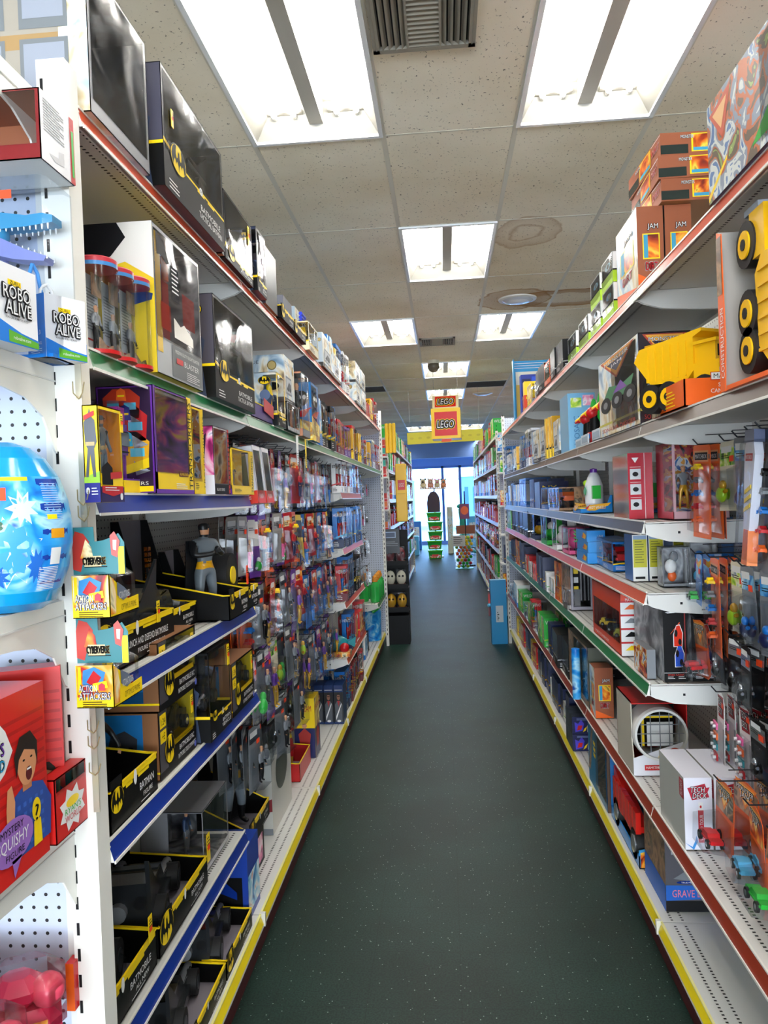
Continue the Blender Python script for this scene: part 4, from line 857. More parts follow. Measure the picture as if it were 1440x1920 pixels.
# ---- left, eye level blue shelf
def d_tf(vertical='TRANSFORMERS', strip=YEL, low=YEL):
    def f(m, F, w, d, h):
        g = F['front']; m.rect(g, 0, w, 0, .18*h, low, .001); m.rect(g, w*.86, w, 0, h, strip, .0012)
        # the word runs up the corner strip
        o = Vector(g[0]) + Vector((w*.975, 0, .05*h)); m.text((o, (0,0,1), (-1,0,0)), vertical, 0, 0, .86*h, w*.09, BLACK, .002)
        lines(m, g, w*.1, h*.12, w*.3, 4, h*.02, BLACK, .0016)
        s = F['left']; m.rect(s, 0, d, 0, .12*h, PUR, .001)
        m.dec(s, [(d*.1,h*.13),(d*.9,h*.3),(d*.9,h*.36),(d*.1,h*.2)], YEL, .0012)
    return f
def d_robots(m, F, w, d, h):
    """printed side: blocky red and yellow machines on purple, generic robot shapes"""
    g = F['left']; m.rect(g, d*.04, d*.96, h*.02, h*.98, mat('#2a1034', .35), .0006)
    for cx, cy, s, a, b_ in ((.45,.84,.3,mat('#c03218', .35),ORG), (.5,.66,.36,mat('#c41f22', .35),mat('#28308c', .35)), (.52,.42,.36,mat('#f0b01c', .35),mat('#34b0d8', .35))):
        x, y = cx*d, cy*h; S_ = s*d
        m.dec(g, [(x-S_,y-S_*.9),(x+S_,y-S_*.9),(x+S_*1.1,y+S_*.3),(x+S_*.5,y+S_*.8),(x-S_*.5,y+S_*.8),(x-S_*1.1,y+S_*.3)], a, .001); m.rect(g, x-S_*.85, x-S_*.15, y-S_*.4, y+S_*.0, mat('#5ac0dc', .2), .0014); m.rect(g, x+S_*.15, x+S_*.85, y-S_*.4, y, mat('#5ac0dc', .2), .0014)
        m.dec(g, [(x-S_*.3,y+S_*.1),(x+S_*.3,y+S_*.1),(x+S_*.25,y+S_*.7),(x,y+S_*.85),(x-S_*.25,y+S_*.7)], b_, .0018); m.rect(g, x-S_*.2, x+S_*.2, y+S_*.35, y+S_*.45, YEL, .0022)
        m.dec(g, [(x-S_*1.1,y-S_*1.1),(x-S_*.3,y-S_*.6),(x-S_*.4,y-S_*1.3)], SIL, .0012); m.dec(g, [(x+S_*1.1,y-S_*1.1),(x+S_*.3,y-S_*.6),(x+S_*.4,y-S_*1.3)], SIL, .0012)
    m.dec(g, [(d*.1,h*.13),(d*.9,h*.24),(d*.9,h*.33),(d*.1,h*.2)], YEL, .0024); m.text(g, 'ACTION', d*.12, h*.115, d*.5, h*.03, INK, .003, 0, BLACK); m.text(g, 'ATTACKERS', d*.12, h*.08, d*.76, h*.032, INK, .003, 0, BLACK); m.rect(g, d*.04, d*.96, h*.02, h*.07, YEL, .0012)
    d_tf()(m, dict(front=F['front'], left=((0,0,0),(0,0,0.001),(0,.001,0))), w, .0001, h) if False else None
    f = F['front']; m.rect(f, 0, w*.05, 0, h, PUR, .001); m.rect(f, 0, w, 0, .2*h, YEL, .001); m.rect(f, 0, w, 0, .04*h, PUR, .0014); m.rect(f, w*.87, w, 0, h, YEL, .0012)
    o = Vector(f[0]) + Vector((w*.975, 0, .05*h)); m.text((o, (0,0,1), (-1,0,0)), 'TRANSFORMERS', 0, 0, .9*h, w*.1, BLACK, .002)
    m.rect(f, .58*w, .84*w, .17*h, .22*h, mat('#5c1420'), .0022); m.text(f, 'BUMBLEBEE', .6*w, .18*h, .22*w, .025*h, YEL, .003); lines(m, f, .5*w, .1*h, .3*w, 3, .02*h, INK, .002)
X1 = -.672
yb = dict(z=ZB1)
# yellow figure box hung on the post at the near corner
t = WB('L', -.636, 1.635, 1.40, 1.505, .182, .03, 'yellow figure box hanging at the near corner post', YEL, mat('#e0941a', .4), (.04,.04,.3,.04), YEL, False, (lambda m, F, w, d, h: (m.rect(F['left'], 0, d, 0, .2*h, mat('#2c2c84', .35), .001), m.dec(F['left'], [(0,.2*h),(d,.2*h),(d,.32*h),(0,.26*h)], mat('#9ac83c', .35), .001),
   m.dec(F['left'], [(d*.12,.26*h),(d*.3,.26*h),(d*.45,.5*h),(d*.6,.26*h),(d*.78,.26*h),(d*.72,.55*h),(d*.9,.62*h),(d*.8,.84*h),(d*.58,.88*h),(d*.5,.97*h),(d*.36,.88*h),(d*.1,.82*h),(d*.16,.6*h),(d*.3,.55*h)], mat('#54565e', .3), .0014), m.rect(F['left'], d*.2, d*.76, .58*h, .62*h, mat('#b8a070', .3), .002), m.dec(F['left'], [(d*.12,.84*h),(d*.8,.89*h),(d*.8,.94*h),(d*.12,.89*h)], mat('#c0242c'), .0024),
   m.oval(F['left'], d*.22, .12*h, d*.13, .035*h, INK, .0016), m.text(F['left'], 'DC', d*.13, .1*h, d*.18, .035*h, mat('#2c2c84'), .0022), lines(m, F['left'], d*.45, .15*h, d*.4, 3, .03*h, INK, .0016),
   m.rect(F['front'], 0, w, 0, .16*h, mat('#2c2458', .35), .001), m.dec(F['front'], [(.04*w,.1*h),(.5*w,.06*h),(.94*w,.1*h),(.94*w,.17*h),(.04*w,.17*h)], mat('#c0242c', .35), .0016), lines(m, F['front'], .16*w, .155*h, .6*w, 2, .025*h, INK, .002), m.dec(F['front'], [(.06*w,.18*h),(.5*w,.18*h),(.5*w,.36*h),(.3*w,.42*h),(.06*w,.36*h)], BLACK, .0016), m.dec(F['front'], [(.4*w,.24*h),(.9*w,.26*h),(.9*w,.33*h),(.4*w,.31*h)], mat('#c0242c'), .002), m.oval(F['front'], .86*w, .06*h, .06*w, .04*h, INK, .0016))), [('toy', fig_mb(.14, GREYSUIT, GREYSUIT, belt=mat('#b8a070', .4), head=GREYSUIT, bulk=.95, emblem=BLACK), (-.05,.55,.18), (0,0,0))])
pricetag(t, .045, -.003, .175, s=.017)
Y0, Y1, H = PL(-.90, ZB1, 182, 206, 705); 
t = thing('drum_packed_toy', 'dark purple drum shaped pack at the back near the corner post', 'toy pack', (-.86, 1.86, ZB1), PI/2); m = MB(); m.lathe([(.001,0),(.055,0),(.055,.23),(.001,.24)], mat('#46204c', .3), 24); m.dec(((-.04,-.0555,.1),(1,0,0),(0,0,1)), [(0,.02),(.08,.03),(.07,-.02),(.03,-.035)], GOLD, .002); m.build('drum', t)
t = thing('robot_packed_toy', 'purple toy robot under a clear dome on a yellow card', 'boxed toy', (-.70, 1.735, ZB1), PI/2)
m = MB(); m.box(-.07,.07,0,.12,0,.03,YEL); m.box(-.07,.07,0,.12,.03,.034,PUR); m.build('base_card', t)
m = MB(); pu = mat('#7a2fb0', .3); m.box(-.045,.0,.03,.07,.035,.09,pu); m.box(.005,.045,.03,.07,.035,.09,pu); m.box(-.05,.05,.025,.08,.09,.16,pu); m.box(-.075,-.052,.03,.07,.08,.15,mat('#52208c', .3)); m.box(.052,.075,.03,.07,.08,.15,mat('#52208c', .3)); m.box(-.022,.022,.03,.07,.162,.2,mat('#d048b0', .3)); m.box(-.03,.03,.02,.026,.11,.14,GREY)
for i in range(4): m.box(-.048,.048,.022,.026,.095+i*.015,.098+i*.015,BLACK)
m.build('toy', t)
m = MB(); m.rbox(-.068,.068,-.01,.1,.034,.21,BLIS,.02); m.build('blister', t)
Y0 = solveY(-.665, ZB1, 291); Y1 = solveY(-.665, ZB1, 362)
WB('L', -.662, ZB1, Y0, Y1-.004, .252, .135, 'tall robot toy box printed with red and yellow machines, eye level blue railed shelf', PUR, A_PURP, (.04,.12,.2,.02), PUR, False, d_robots, [('toy', fig_mb(.17, mat('#8a4a48', .3), mat('#4a5a78', .3), arms=GREY, belt=GREY, bulk=1.2), (-.05,.5,.2), (0,0,0))], WRINKLE)
Y0 = Y1; Y1 = solveY(-.665, ZB1, 384)
WB('L', -.662, ZB1, Y0+.004, Y1-.004, .235, .09, 'slim clear fronted robot figure box with yellow lettered strip', YEL, A_MIX, (.05,.3,.15,.03), A_PURP, False, d_tf(), [('toy', fig_mb(.15, RED, GREY, bulk=1.1), (0,.5,.18), (0,0,0))], WRINKLE)
Y0 = Y1+.09; Y1 = solveY(-.665, ZB1, 430)
WB('L', -.662, ZB1, Y0, Y1, .20, .10, 'figure box with violet picture side and red ruled corner strip', mat('#b9b4b8', .2), A_RED, (.04,.1,.16,.03), A_PINK, False, (lambda m, F, w, d, h: (m.rect(F['front'], 0, w, 0, .15*h, DARK, .001), m.text(F['front'], 'BLACK SERIES', .1*w, .05*h, .5*w, .04*h, INK, .002), m.rect(F['front'], .9*w, w, 0, h, mat('#c8281c'), .0012), [m.rect(F['front'], .91*w, .99*w, h*k/14, h*k/14+.004, BLACK, .002) for k in range(14)], m.rect(F['left'], 0, d, 0, .28*h, mat('#e8e6ea'), .001), m.dec(F['left'], [(.3*d,.6*h),(.8*d,.9*h),(.7*d,.4*h),(.5*d,.34*h)], mat('#2a1a38'), .001), m.rect(F['left'], .4*d, .7*d, .06*h, .2*h, RED, .0016))), [('toy', fig_mb(.15, RED, GREY, boots=INK), (0,.5,.18), (0,0,0))], WRINKLE)
Y0 = Y1+.03; Y1 = 2.68
WB('L', -.664, ZB1, Y0, Y1, .15, .07, 'small yellow robot figure box at the far end of the eye level blue railed shelf', YEL, A_YEL, (.06,.2,.2,.04), mat('#3a3a40'), True, d_tf(), [('toy', fig_mb(.1, YEL, GREY), (0,.5,.2), (0,0,0))])
for i, Y in enumerate((2.79, 2.93)):
    t = thing('slim_window_box', ['slim white and red figure box leaning, nearer of the pair', 'slim white and red figure box leaning, farther of the pair'][i], 'boxed toy', (-.66, Y, 1.625), PI/2, 'leaning white and red slim boxes'); t.rotation_euler = (0, math.radians(-7), 0) if False else (math.radians(-5), 0, PI/2)
    w_, d_, h_ = .115, .07, .21; b = (.1,.1,.12,.08)
    m = wbox_mb(w_, d_, h_, mat('#e2e2ea', .35), mat('#3c3f2c', .4), b, mat('#e2e2ea', .35), False, lambda m, F, w, d, h: ([m.rect(F[s], 0, ww, 0, h*.22, mat('#e0341c', .35), .001) for s, ww in (('front', w), ('left', d))], m.rect(F['left'], d*.3, d*.62, h*.26, h*.9, mat('#6a6a20', .4), .001), m.oval(F['left'], d*.46, h*.86, d*.14, h*.04, mat('#b08a3c'), .0014), lines(m, F['left'], d*.25, h*.16, d*.4, 3, h*.035, INK, .0016), m.text(F['front'], 'FLASH', w*.2, h*.08, w*.5, h*.08, INK, .0016)))
    m.build('carton', t); film_part(t, w_, d_, h_, b, False, WRINKLE); o = fig_mb(.15, mat('#8a8a24', .3), GREY).build('toy', t); o.location = (0, .035, .03)

# ---- corner post: two hanging robot toys and the peg wires
def corner_pack(z, lab, n):
    t = thing('hanging_robot_toy', lab, 'hanging toy', (-.607, 1.375, z), PI/2*0, 'cyber robot packs hanging on the corner post')
    m = MB(); m.box(-.07, -.005, 0, .001, .09, .165, TEAL)
    P = [(-.076,.078),(.06,.078),(.06,.135),(.045,.152),(.03,.146),(.005,.14),(-.018,.138),(-.02,.165),(-.076,.165)]; m = MB(); m.T = Matrix.Translation((-.021,0,0)) @ Matrix.Diagonal((.72,1,1,1)); m.prism([(x, z_) for x, z_ in P], 'y', .0, .0015, mat('#3a8088', .4))
    fr = ((-.076, 0, .078), (1,0,0), (0,0,1)); m.dec(fr, [(0,.01),(.02,.005),(.03,.03),(.045,.06),(.03,.075),(.008,.08),(0,.06)], mat('#c23a30', .35), .0008); m.dec(fr, [(.02,.03),(.055,.025),(.05,.05),(.035,.065)], A_RED, .001); m.rect(fr, .03, .075, .014, .034, mat('#d9c79a', .4), .0012)
    m.text(fr, 'CYBERVERSE', .026, .018, .06, .013, BLACK, .002, 0, mat('#d8a848')); m.rect(fr, .03, .09, .013, .0145, BLACK, .0014)
    m.dec(fr, [(.103,.035),(.118,.03),(.126,.06),(.112,.078),(.100,.07)], mat('#c8544c', .35), .0024); m.dec(fr, [(.108,.045),(.116,.043),(.118,.062),(.108,.062)], mat('#f4e2dc', .35), .003)
    m.rect(fr, .12, .136, .0, .05, YEL, .002); m.build('header_card', t)
    m = MB(); m.box(-.07,.0,-.02,-.019,0,.058,INK); m.box(-.07,-.0,-.02,.10,-.001,0,DARK); F = ((-.07,-.02,0),(1,0,0),(0,0,1))
    m = MB(); m.box(-.07, 0, -.02, .11, 0, .0015, DARK); m.box(-.07, 0, -.02, -.0185, 0, .062, YEL); m.rect(F, .002, .068, .016, .062, A_RED, .0004); m.rect(F, .004, .01, .02, .06, YEL, .0008)
    m.dec(F, [(.012,.035),(.03,.028),(.05,.035),(.056,.052),(.035,.06),(.014,.055)], mat('#3a88c4', .3), .0012); m.dec(F, [(.02,.038),(.036,.03),(.048,.045),(.034,.055)], mat('#c42024', .3), .0016); m.dec(F, [(.03,.024),(.06,.03),(.058,.04),(.032,.036)], YEL, .002)
    m.text(F, 'ACTION', .006, .024, .034, .010, INK, .003, 0, mat('#26489c')); m.text(F, 'ATTACKERS', .006, .0125, .058, .010, INK, .003, 0, mat('#26489c')); m.dec(F, [(.043,.026),(.055,.026),(.055,.034),(.049,.037),(.043,.034)], mat('#c8384c'), .003); lines(m, F, .012, .0095, .045, 3, .003, BLACK, .002)
    # aisle side wall: yellow, sloping down to the front
    m.prism([(-.02,0),(.11,0),(.11,.022),(.06,.02),(.02,.045),(-.02,.062)], 'x', -.0015, 0, YEL); G = ((0,-.02,0),(0,1,0),(0,0,1)); m.dec(G, [(.0,.005),(.022,.004),(.026,.03),(.016,.056),(.002,.058)], A_RED, .001); m.text(G, 'OPTIMUS PRIME', .045, .006, .07, .009, mat('#8a6a10'), .0012); m.dec(G, [(.03,.03),(.055,.02),(.09,.026),(.06,.04),(.03,.05)], mat('#6a7688', .3), .0012); m.text(G, 'ACTION ATTACKERS', .034, .024, .05, .010, INK, .002)
    o = m.build('printed_tray', t); o.scale.z = 1.25
    m = MB(); m.rbox(-.068, -.002, -.018, .112, .002, .082, BLIS, .012); m.build('blister', t)
    m = MB(); rd = mat('#d82c1c', .25); m.box(-.05,-.015,.0,.06,.012,.045,rd); m.box(-.045,-.02,.015,.05,.045,.06,mat('#2a4c9c', .3)); m.tube((-.055,.0,.03),(-.055,.05,.03),.01,SIL); m.box(-.03,-.01,.06,.09,.02,.035,rd); m.build('toy', t)
    return t
corner_pack(1.425, 'upper of the two robot toys hanging on the near corner post, teal header card', 0)
t = corner_pack(1.262, 'lower of the two robot toys hanging on the near corner post, teal header card', 1)
t = thing('display_strip', 'bare metal merchandising strip with empty clips on the corner post', 'display strip', (-.675, 1.412, 0), 0)
m = MB(); m.box(-.006, .006, -.002, .0, 1.05, 1.90, mat('#cfc8b4', .3, .6)); 
for z in (1.12, 1.17, 1.20, 1.26, 1.42, 1.60, 1.63, 1.83): m.path([(0,-.002,z), (.012,-.012,z+.01), (.02,-.02,z+.028)], .0012, mat('#cbb98e', .3, .6)); m.path([(0,-.002,z), (-.006,-.012,z+.01), (-.002,-.02,z+.03)], .0012, mat('#cbb98e', .3, .6))
m.build('strip', t)

# ---- left, second blue shelf (z 1.268)
Z2 = 1.2725
TR('L', -.715, Z2, 1.50, 1.975, .20, .18, 'long black tray boxed vehicle with big oval emblem, second blue shelf, nearest the post', [('toy_car', bmobile(.4, .15, .15), (0,.5,.02), (0,0,0))], .42, .5, 'LAUNCH AND DEFEND BATMOBILE', 'FIGURE ELECTRONIC')
pricetag(ALL[-1], .12, -.004, .12, s=.024); 
TR('L', -.755, Z2, 1.985, 2.28, .15, .14, 'smaller grey tray boxed vehicle behind the first, second blue shelf', [('toy_car', bmobile(.28, .12, .13), (0,.5,.06), (0,0,PI))], .42, .6, 'BATMOBILE', 'ALL NEW')
def figbox(X, z, Y0, Y1, h, d, lab, suit, pose='grip', fh=.28, lip=.22, fx=0, fy=.35):
    t = TR('L', X, z, Y0, Y1, h, d, lab, [('figure', bat_fig(fh, suit, pose), (fx, fy, .02), (0,0,-.5)), ('gold_gadgets', insert_gold(.2), (-.38, .7, .1), (0,0,0))], lip, 1.0, 'BATMAN', 'MISSIONS', inner=mat('#77737c', .5))
    return t
figbox(-.90, Z2, 1.74, 1.93, .30, .18, 'figure display box at the back left behind the long tray, second blue shelf', BLUSUIT)
figbox(-.90, Z2, 1.95, 2.16, .305, .18, 'figure display box with blue suited toy and golden gadgets, second blue shelf', BLUSUIT, 'stand')
t = figbox(-.655, Z2, 2.29, 2.52, .31, .36, 'figure display box with grey and black toy man, yellow belt, second blue shelf', GREYSUIT, 'grip', .30, .24, 0, .3); pricetag(t, .09, -.004, .15, s=.028, yellow=False)
t = TR('L', -.66, Z2, 2.53, 2.67, .2, .3, 'black tray boxed toy with round wheels at the far end of the second blue shelf', [('toy', (lambda m: (m.tube((0,-.05,.09),(0,.05,.09),.075,TYRE,n=20), m.tube((0,-.055,.09),(0,-.05,.09),.03,YEL,n=16), m)[-1])(MB()), (0,.4,.1), (0,0,0))], .35)
# ---- left, third blue shelf (z .961)
Z3 = .9655
TR('L', -.69, Z3, 1.50, 1.755, .28, .25, 'black figure tray with dark cloaked toy on the third blue shelf beside the post', [('figure', fig_mb(.24, BATB, BATB, head=BATB, cape=BLACK, pose='wide'), (0,.4,.02), (0,0,-.6))], .30, .9, 'BATMAN', 'FIGURE', inner=mat('#8b8a9a', .5))
def d_rc(m, F, w, d, h):
    g = F['left']; m.rect(g, d*.05, d*.72, .12*h, h*.97, mat('#1a6fae', .35), .0006); m.rect(g, d*.05, d*.72, .12*h, .3*h, mat('#0c4a74', .35), .001); m.dec(g, [(d*.08,.42*h),(d*.3,.36*h),(d*.6,.4*h),(d*.62,.62*h),(d*.4,.74*h),(d*.15,.66*h)], mat('#34363c', .3), .0012); m.oval(g, d*.2, .42*h, d*.07, .08*h, BLACK, .0016); m.oval(g, d*.5, .42*h, d*.07, .08*h, BLACK, .0016); m.rect(g, 0, d, .1*h, .13*h, YEL, .0014)
    f = F['front']; m.rect(f, 0, .2*w, .1*h, h, mat('#46434a', .4), .001); m.rect(f, .02*w, .17*w, .74*h, .94*h, YEL, .0014); m.rect(f, .02*w, .17*w, .52*h, .7*h, YEL, .0014); m.text(f, '1:24', .04*w, .78*h, .11*w, .1*h, BLACK, .002); m.text(f, '+5', .06*w, .56*h, .07*w, .1*h, BLACK, .002)
    m.rect(f, 0, w, 0, .36*h, BLACK, .0008); m.rect(f, .3*w, .9*w, .34*h, .42*h, YEL, .0012); m.bat(f, .24*w, .36*h, .24*w, .42*h, .002); m.text(f, 'BATMOBILE RC', .5*w, .2*h, .42*w, .08*h, INK, .0014); m.text(f, 'BATMOBILE TELECOMMANDE', .46*w, .08*h, .5*w, .07*h, INK, .0014); m.oval(f, .95*w, .07*h, .03*w, .05*h, mat('#5a6ad0'), .0014)
def rcbox(X, z, Y0, Y1, lab): 
    t = WB('L', X, z, Y0, Y1, .165, .14, lab, BLACK, mat('#e2c811', .4), (.2,.03,.36,.03), BROWN, False, d_rc, [('toy_car', car_mb(.2, .1, .075, mat('#1c1e22', .25), hub=SIL), (.08,.4,.4), (0,0,.0))]); pricetag(t, .1, -.003, .15, s=.022); return t
rcbox(-.70, Z3, 1.80, 2.07, 'lower of two stacked remote car boxes, third blue shelf'); rcbox(-.695, Z3+.166, 1.80, 2.08, 'upper of two stacked remote car boxes, third blue shelf')
t = WB('L', -.665, Z3, 2.09, 2.30, .25, .14, 'tall empty looking film box with crinkled front, third blue shelf', BLACK, mat('#23272a', .4), (.03,.03,.26,.03), BLACK, True, d_bat('BATMAN', 'VEHICLE', .26), [('toy', bmobile(.16, .08, .07), (0,.5,.3), (0,0,0))], WRINKLE); pricetag(t, .08, -.003, .24, s=.028)
rcbox(-.67, Z3, 2.33, 2.60, 'remote car box with yellow inside at the far end of the third blue shelf')
# ---- left, lowest blue shelf (z .47)
Z4 = .4755
TR('L', -.76, Z4, 1.48, 1.88, .24, .32, 'biggest black tray boxed vehicle on the lowest blue shelf beside the post', [('toy_car', bmobile(.34, .24, .17), (0,.5,.02), (0,0,.2)), ('clear_clip', (lambda m: (m.rbox(-.05,.05,-.02,.02,0,.05,BLIS,.01), m)[-1])(MB()), (.2,.2,.1), (0,0,0))], .36, .8, 'BATMOBILE', 'ALL NEW', inner=mat('#86808a', .5)); pricetag(ALL[-1], .15, -.006, .15, s=.03)
TR('L', -.76, Z4, 1.90, 2.30, .24, .30, 'grey vehicle in a black tray, farther along the lowest blue shelf', [('toy_car', bmobile(.36, .22, .16), (0,.5,.06), (0,0,PI+.2))], .32, .8, 'BATMOBILE', 'ALL NEW', inner=mat('#86808a', .5))
t = WB('L', -.78, Z4, 2.33, 2.60, .2, .2, 'clear domed gadget pack at the far end of the lowest blue shelf', mat('#a9a8ac', .2), A_GREY, (.02,.02,.08,.02), mat('#8a8a90', .2), True, d_none, [('toy', mfig(.15, BLUSUIT, GREY), (0,.5,.05), (0,0,0))], WRINKLE); pricetag(t, -.1, -.004, .12, s=.04)
# ---- left, base deck, first bay
ZD = .1625
for i, (a, b_) in enumerate(((1.56, 1.93), (1.94, 2.30), (2.31, 2.62))):
    TR('L', -.715, ZD, a, b_, .2, .30, ['grey vehicle in a tray on the base deck, lowest and nearest', 'grey vehicle in a tray on the base deck, middle of three', 'grey vehicle in a tray on the base deck, beside the blue box'][i], [('toy_car', bmobile(.33, .2, .15), (0,.5,.04), (0,0,PI+.15))], .30, .7, 'BATMOBILE', 'ALL NEW', inner=mat('#86808a', .5), group='grey tray vehicles on the base deck')
CT('L', -.73, ZD, 2.64, 2.80, .26, .2, 'blue box with an orange window label on the base deck', mat('#1a3c9c', .35), mat('#1c3f9e', .35), None, lambda m, F, w, d, h: (m.rect(F['left'], .1*d, .6*d, .78*h, .9*h, mat('#e85020'), .001), m.rect(F['left'], 0, d*.9, .1*h, .6*h, BLACK, .001), m.dec(F['left'], [(0,.4*h),(.5*d,.6*h),(.8*d,.4*h),(.8*d,.3*h),(.3*d,.45*h)], NAVY, .0014), m.rect(F['front'], 0, w, .1*h, .6*h, A_BLUE, .001)))
CT('L', -.79, ZD, 2.84, 3.13, .175, .26, 'dark carton with violet print under the grey figure display box', DARK, BLACK, None, lambda m, F, w, d, h: m.rect(F['front'], .5*w, .9*w, .1*h, .7*h, A_PINK, .001))
figbox(-.765, ZD+.178, 2.82, 3.14, .42, .30, 'large figure display box with grey toy man on the base deck, second bay', GREYSUIT, 'grip', .40, .16, .05, .35)
t = thing('playset_box', 'big white box with a dark green oval face print, base deck second bay', 'toy box', (-.80, 3.55, ZD), PI/2)
m = carton_mb(.42, .30, .40, mat('#c9c7bf', .4), mat('#c4c2ba', .4), mat('#a8a59a', .4), lambda m, F, w, d, h: (m.oval(F['left'], .5*d, .62*h, .32*d, .25*h, mat('#3a423c', .4), .001), m.dec(F['left'], [(0,.3*h),(.5*d,.26*h),(d,.4*h),(d,.26*h),(0,.12*h)], mat('#7c2028', .4), .001), m.rect(F['left'], 0, d, 0, .07*h, GREY, .001), m.bat(F['left'], .2*d, .12*h, .2*d, .07*h, .002), m.text(F['top'], 'B', .3*w, .1*d, .2*w, .2*d, BLACK, .001), m.oval(F['front'], .5*w, .6*h, .3*w, .25*h, mat('#3a423c', .4), .001))); m.build('carton', t)
m = MB(); m.rbox(-.1,.1,.1,.14,.4,.46,mat('#d8a018', .4),.01); m.build('yellow_flap', t)
REDS = mat('#b81c20', .35)
t = TR('L', -.80, ZD, 3.98, 4.30, .38, .24, 'red display box with a red suited toy man, base deck before the yellow box', [('figure', fig_mb(.36, REDS, REDS, boots=mat('#caa030', .4), belt=YEL, face=SKIN, hair=HAIR, cape=mat('#7c1418', .4), pose='grip'), (0,.4,.02), (0,0,-.5))], .25, .6, emblem=False, col=mat('#c41e20', .35))
CT('L', -.78, ZD, 4.36, 4.52, .34, .12, 'yellow and navy figure card box with a standing red man picture, base deck', A_YEL, YEL, None, lambda m, F, w, d, h: [(m.rect(F[s], 0, ww, 0, .5*h, mat('#20285c', .35), .001), m.dec(F[s], [(.3*ww,.15*h),(.7*ww,.15*h),(.8*ww,.4*h),(.5*ww,.5*h),(.2*ww,.4*h)], mat('#b03028'), .0014), m.oval(F[s], .5*ww, .54*h, .12*ww, .04*h, SKIN, .0018), m.text(F[s], 'SHAZAM', .15*ww, .78*h, .7*ww, .1*h, RED, .0016)) for s, ww in (('front', w), ('left', d))])
def d_suit(m, F, w, d, h):
    g = F['front']; m.rect(g, 0, w, .06*h, .82*h, mat('#14161c', .35), .0008); m.dec(g, [(.15*w,.06*h),(.85*w,.06*h),(.9*w,.5*h),(.65*w,.6*h),(.35*w,.6*h),(.1*w,.5*h)], mat('#565a62', .35), .0012); m.dec(g, [(.35*w,.6*h),(.65*w,.6*h),(.5*w,.45*h)], mat('#a82028'), .0016); m.dec(g, [(.2*w,.1*h),(.8*w,.5*h),(.8*w,.55*h),(.2*w,.2*h)], INK, .0018); m.oval(g, .5*w, .7*h, .17*w, .085*h, mat('#8a5a44', .5), .0018); m.dec(g, [(.33*w,.72*h),(.4*w,.8*h),(.6*w,.8*h),(.67*w,.72*h),(.6*w,.755*h),(.4*w,.755*h)], HAIR, .0022); m.rect(g, .36*w, .64*w, .705*h, .72*h, BLACK, .0024); m.oval(g, .5*w, .08*h, .2*w, .03*h, INK, .002); m.rect(g, .1*w, .9*w, .87*h, .885*h, INK, .0014)
for i in range(4):
    o = carton_mb(.062, .16, .255, mat('#0f2f66', .35), mat('#0f2c60', .35), None, d_suit).build('figure_box'); o.location = (-.735-.066*i, 5.02, ZD); tag(o, ['rightmost of four navy boxes with a suited man, base deck', 'second from the right of four navy suited man boxes', 'third from the right of four navy suited man boxes', 'leftmost of four navy boxes with a suited man, base deck'][i], 'toy box', 'navy boxes with a suited man')
# ------------------------------------------------------------------ right run
RT, R2, R3, R4, R5, R6 = 2.2905, 1.8405, 1.5155, 1.2775, .9705, .5605
def SP(X, z, xn, xf, yt):
    Y0 = solveY(X, z, xn); Y1 = solveY(X, z, xf); return Y0, Y1, solveZ(X, Y0, yt)-z
MONS = mat('#a03a1c', .4)
def d_mj(m, F, w, d, h, s='right', ww=None):
    """dark box with a yellow and red downward triangle badge and a fat wheeled truck picture"""
    for s, ww in (('front', w), ('right', d)):
        g = F[s]; m.dec(g, [(.08*ww,.98*h),(.92*ww,.98*h),(.5*ww,.68*h)], mat('#b8442c'), .0008); m.dec(g, [(.14*ww,.97*h),(.86*ww,.97*h),(.5*ww,.71*h)], mat('#f0b040'), .0011); m.dec(g, [(.26*ww,.9*h),(.74*ww,.9*h),(.5*ww,.77*h)], mat('#20203c'), .0014)
        m.text(g, 'MONSTER', .2*ww, .9*h, .6*ww, .045*h, INK, .002, 0, BLACK); m.text(g, 'JAM', .36*ww, .83*h, .28*ww, .05*h, INK, .002, 0, BLACK)
        m.dec(g, [(.1*ww,.44*h),(.3*ww,.62*h),(.6*ww,.56*h),(.9*ww,.6*h),(.8*ww,.42*h)], mat('#2c7a4c', .4), .0014); m.dec(g, [(.4*ww,.5*h),(.6*ww,.62*h),(.75*ww,.5*h)], PUR, .0018)
        for x in (.2, .5, .8): m.oval(g, x*ww, .4*h, .14*ww, .1*h, TYRE, .002); m.oval(g, x*ww, .4*h, .06*ww, .045*h, GREY, .0024)
        m.rect(g, 0, ww, .14*h, .17*h, mat('#c8c050'), .0012); m.text(g, 'SON-UVA DIGGER', .08*ww, .05*h, .84*ww, .05*h, mat('#c83c34'), .0016)
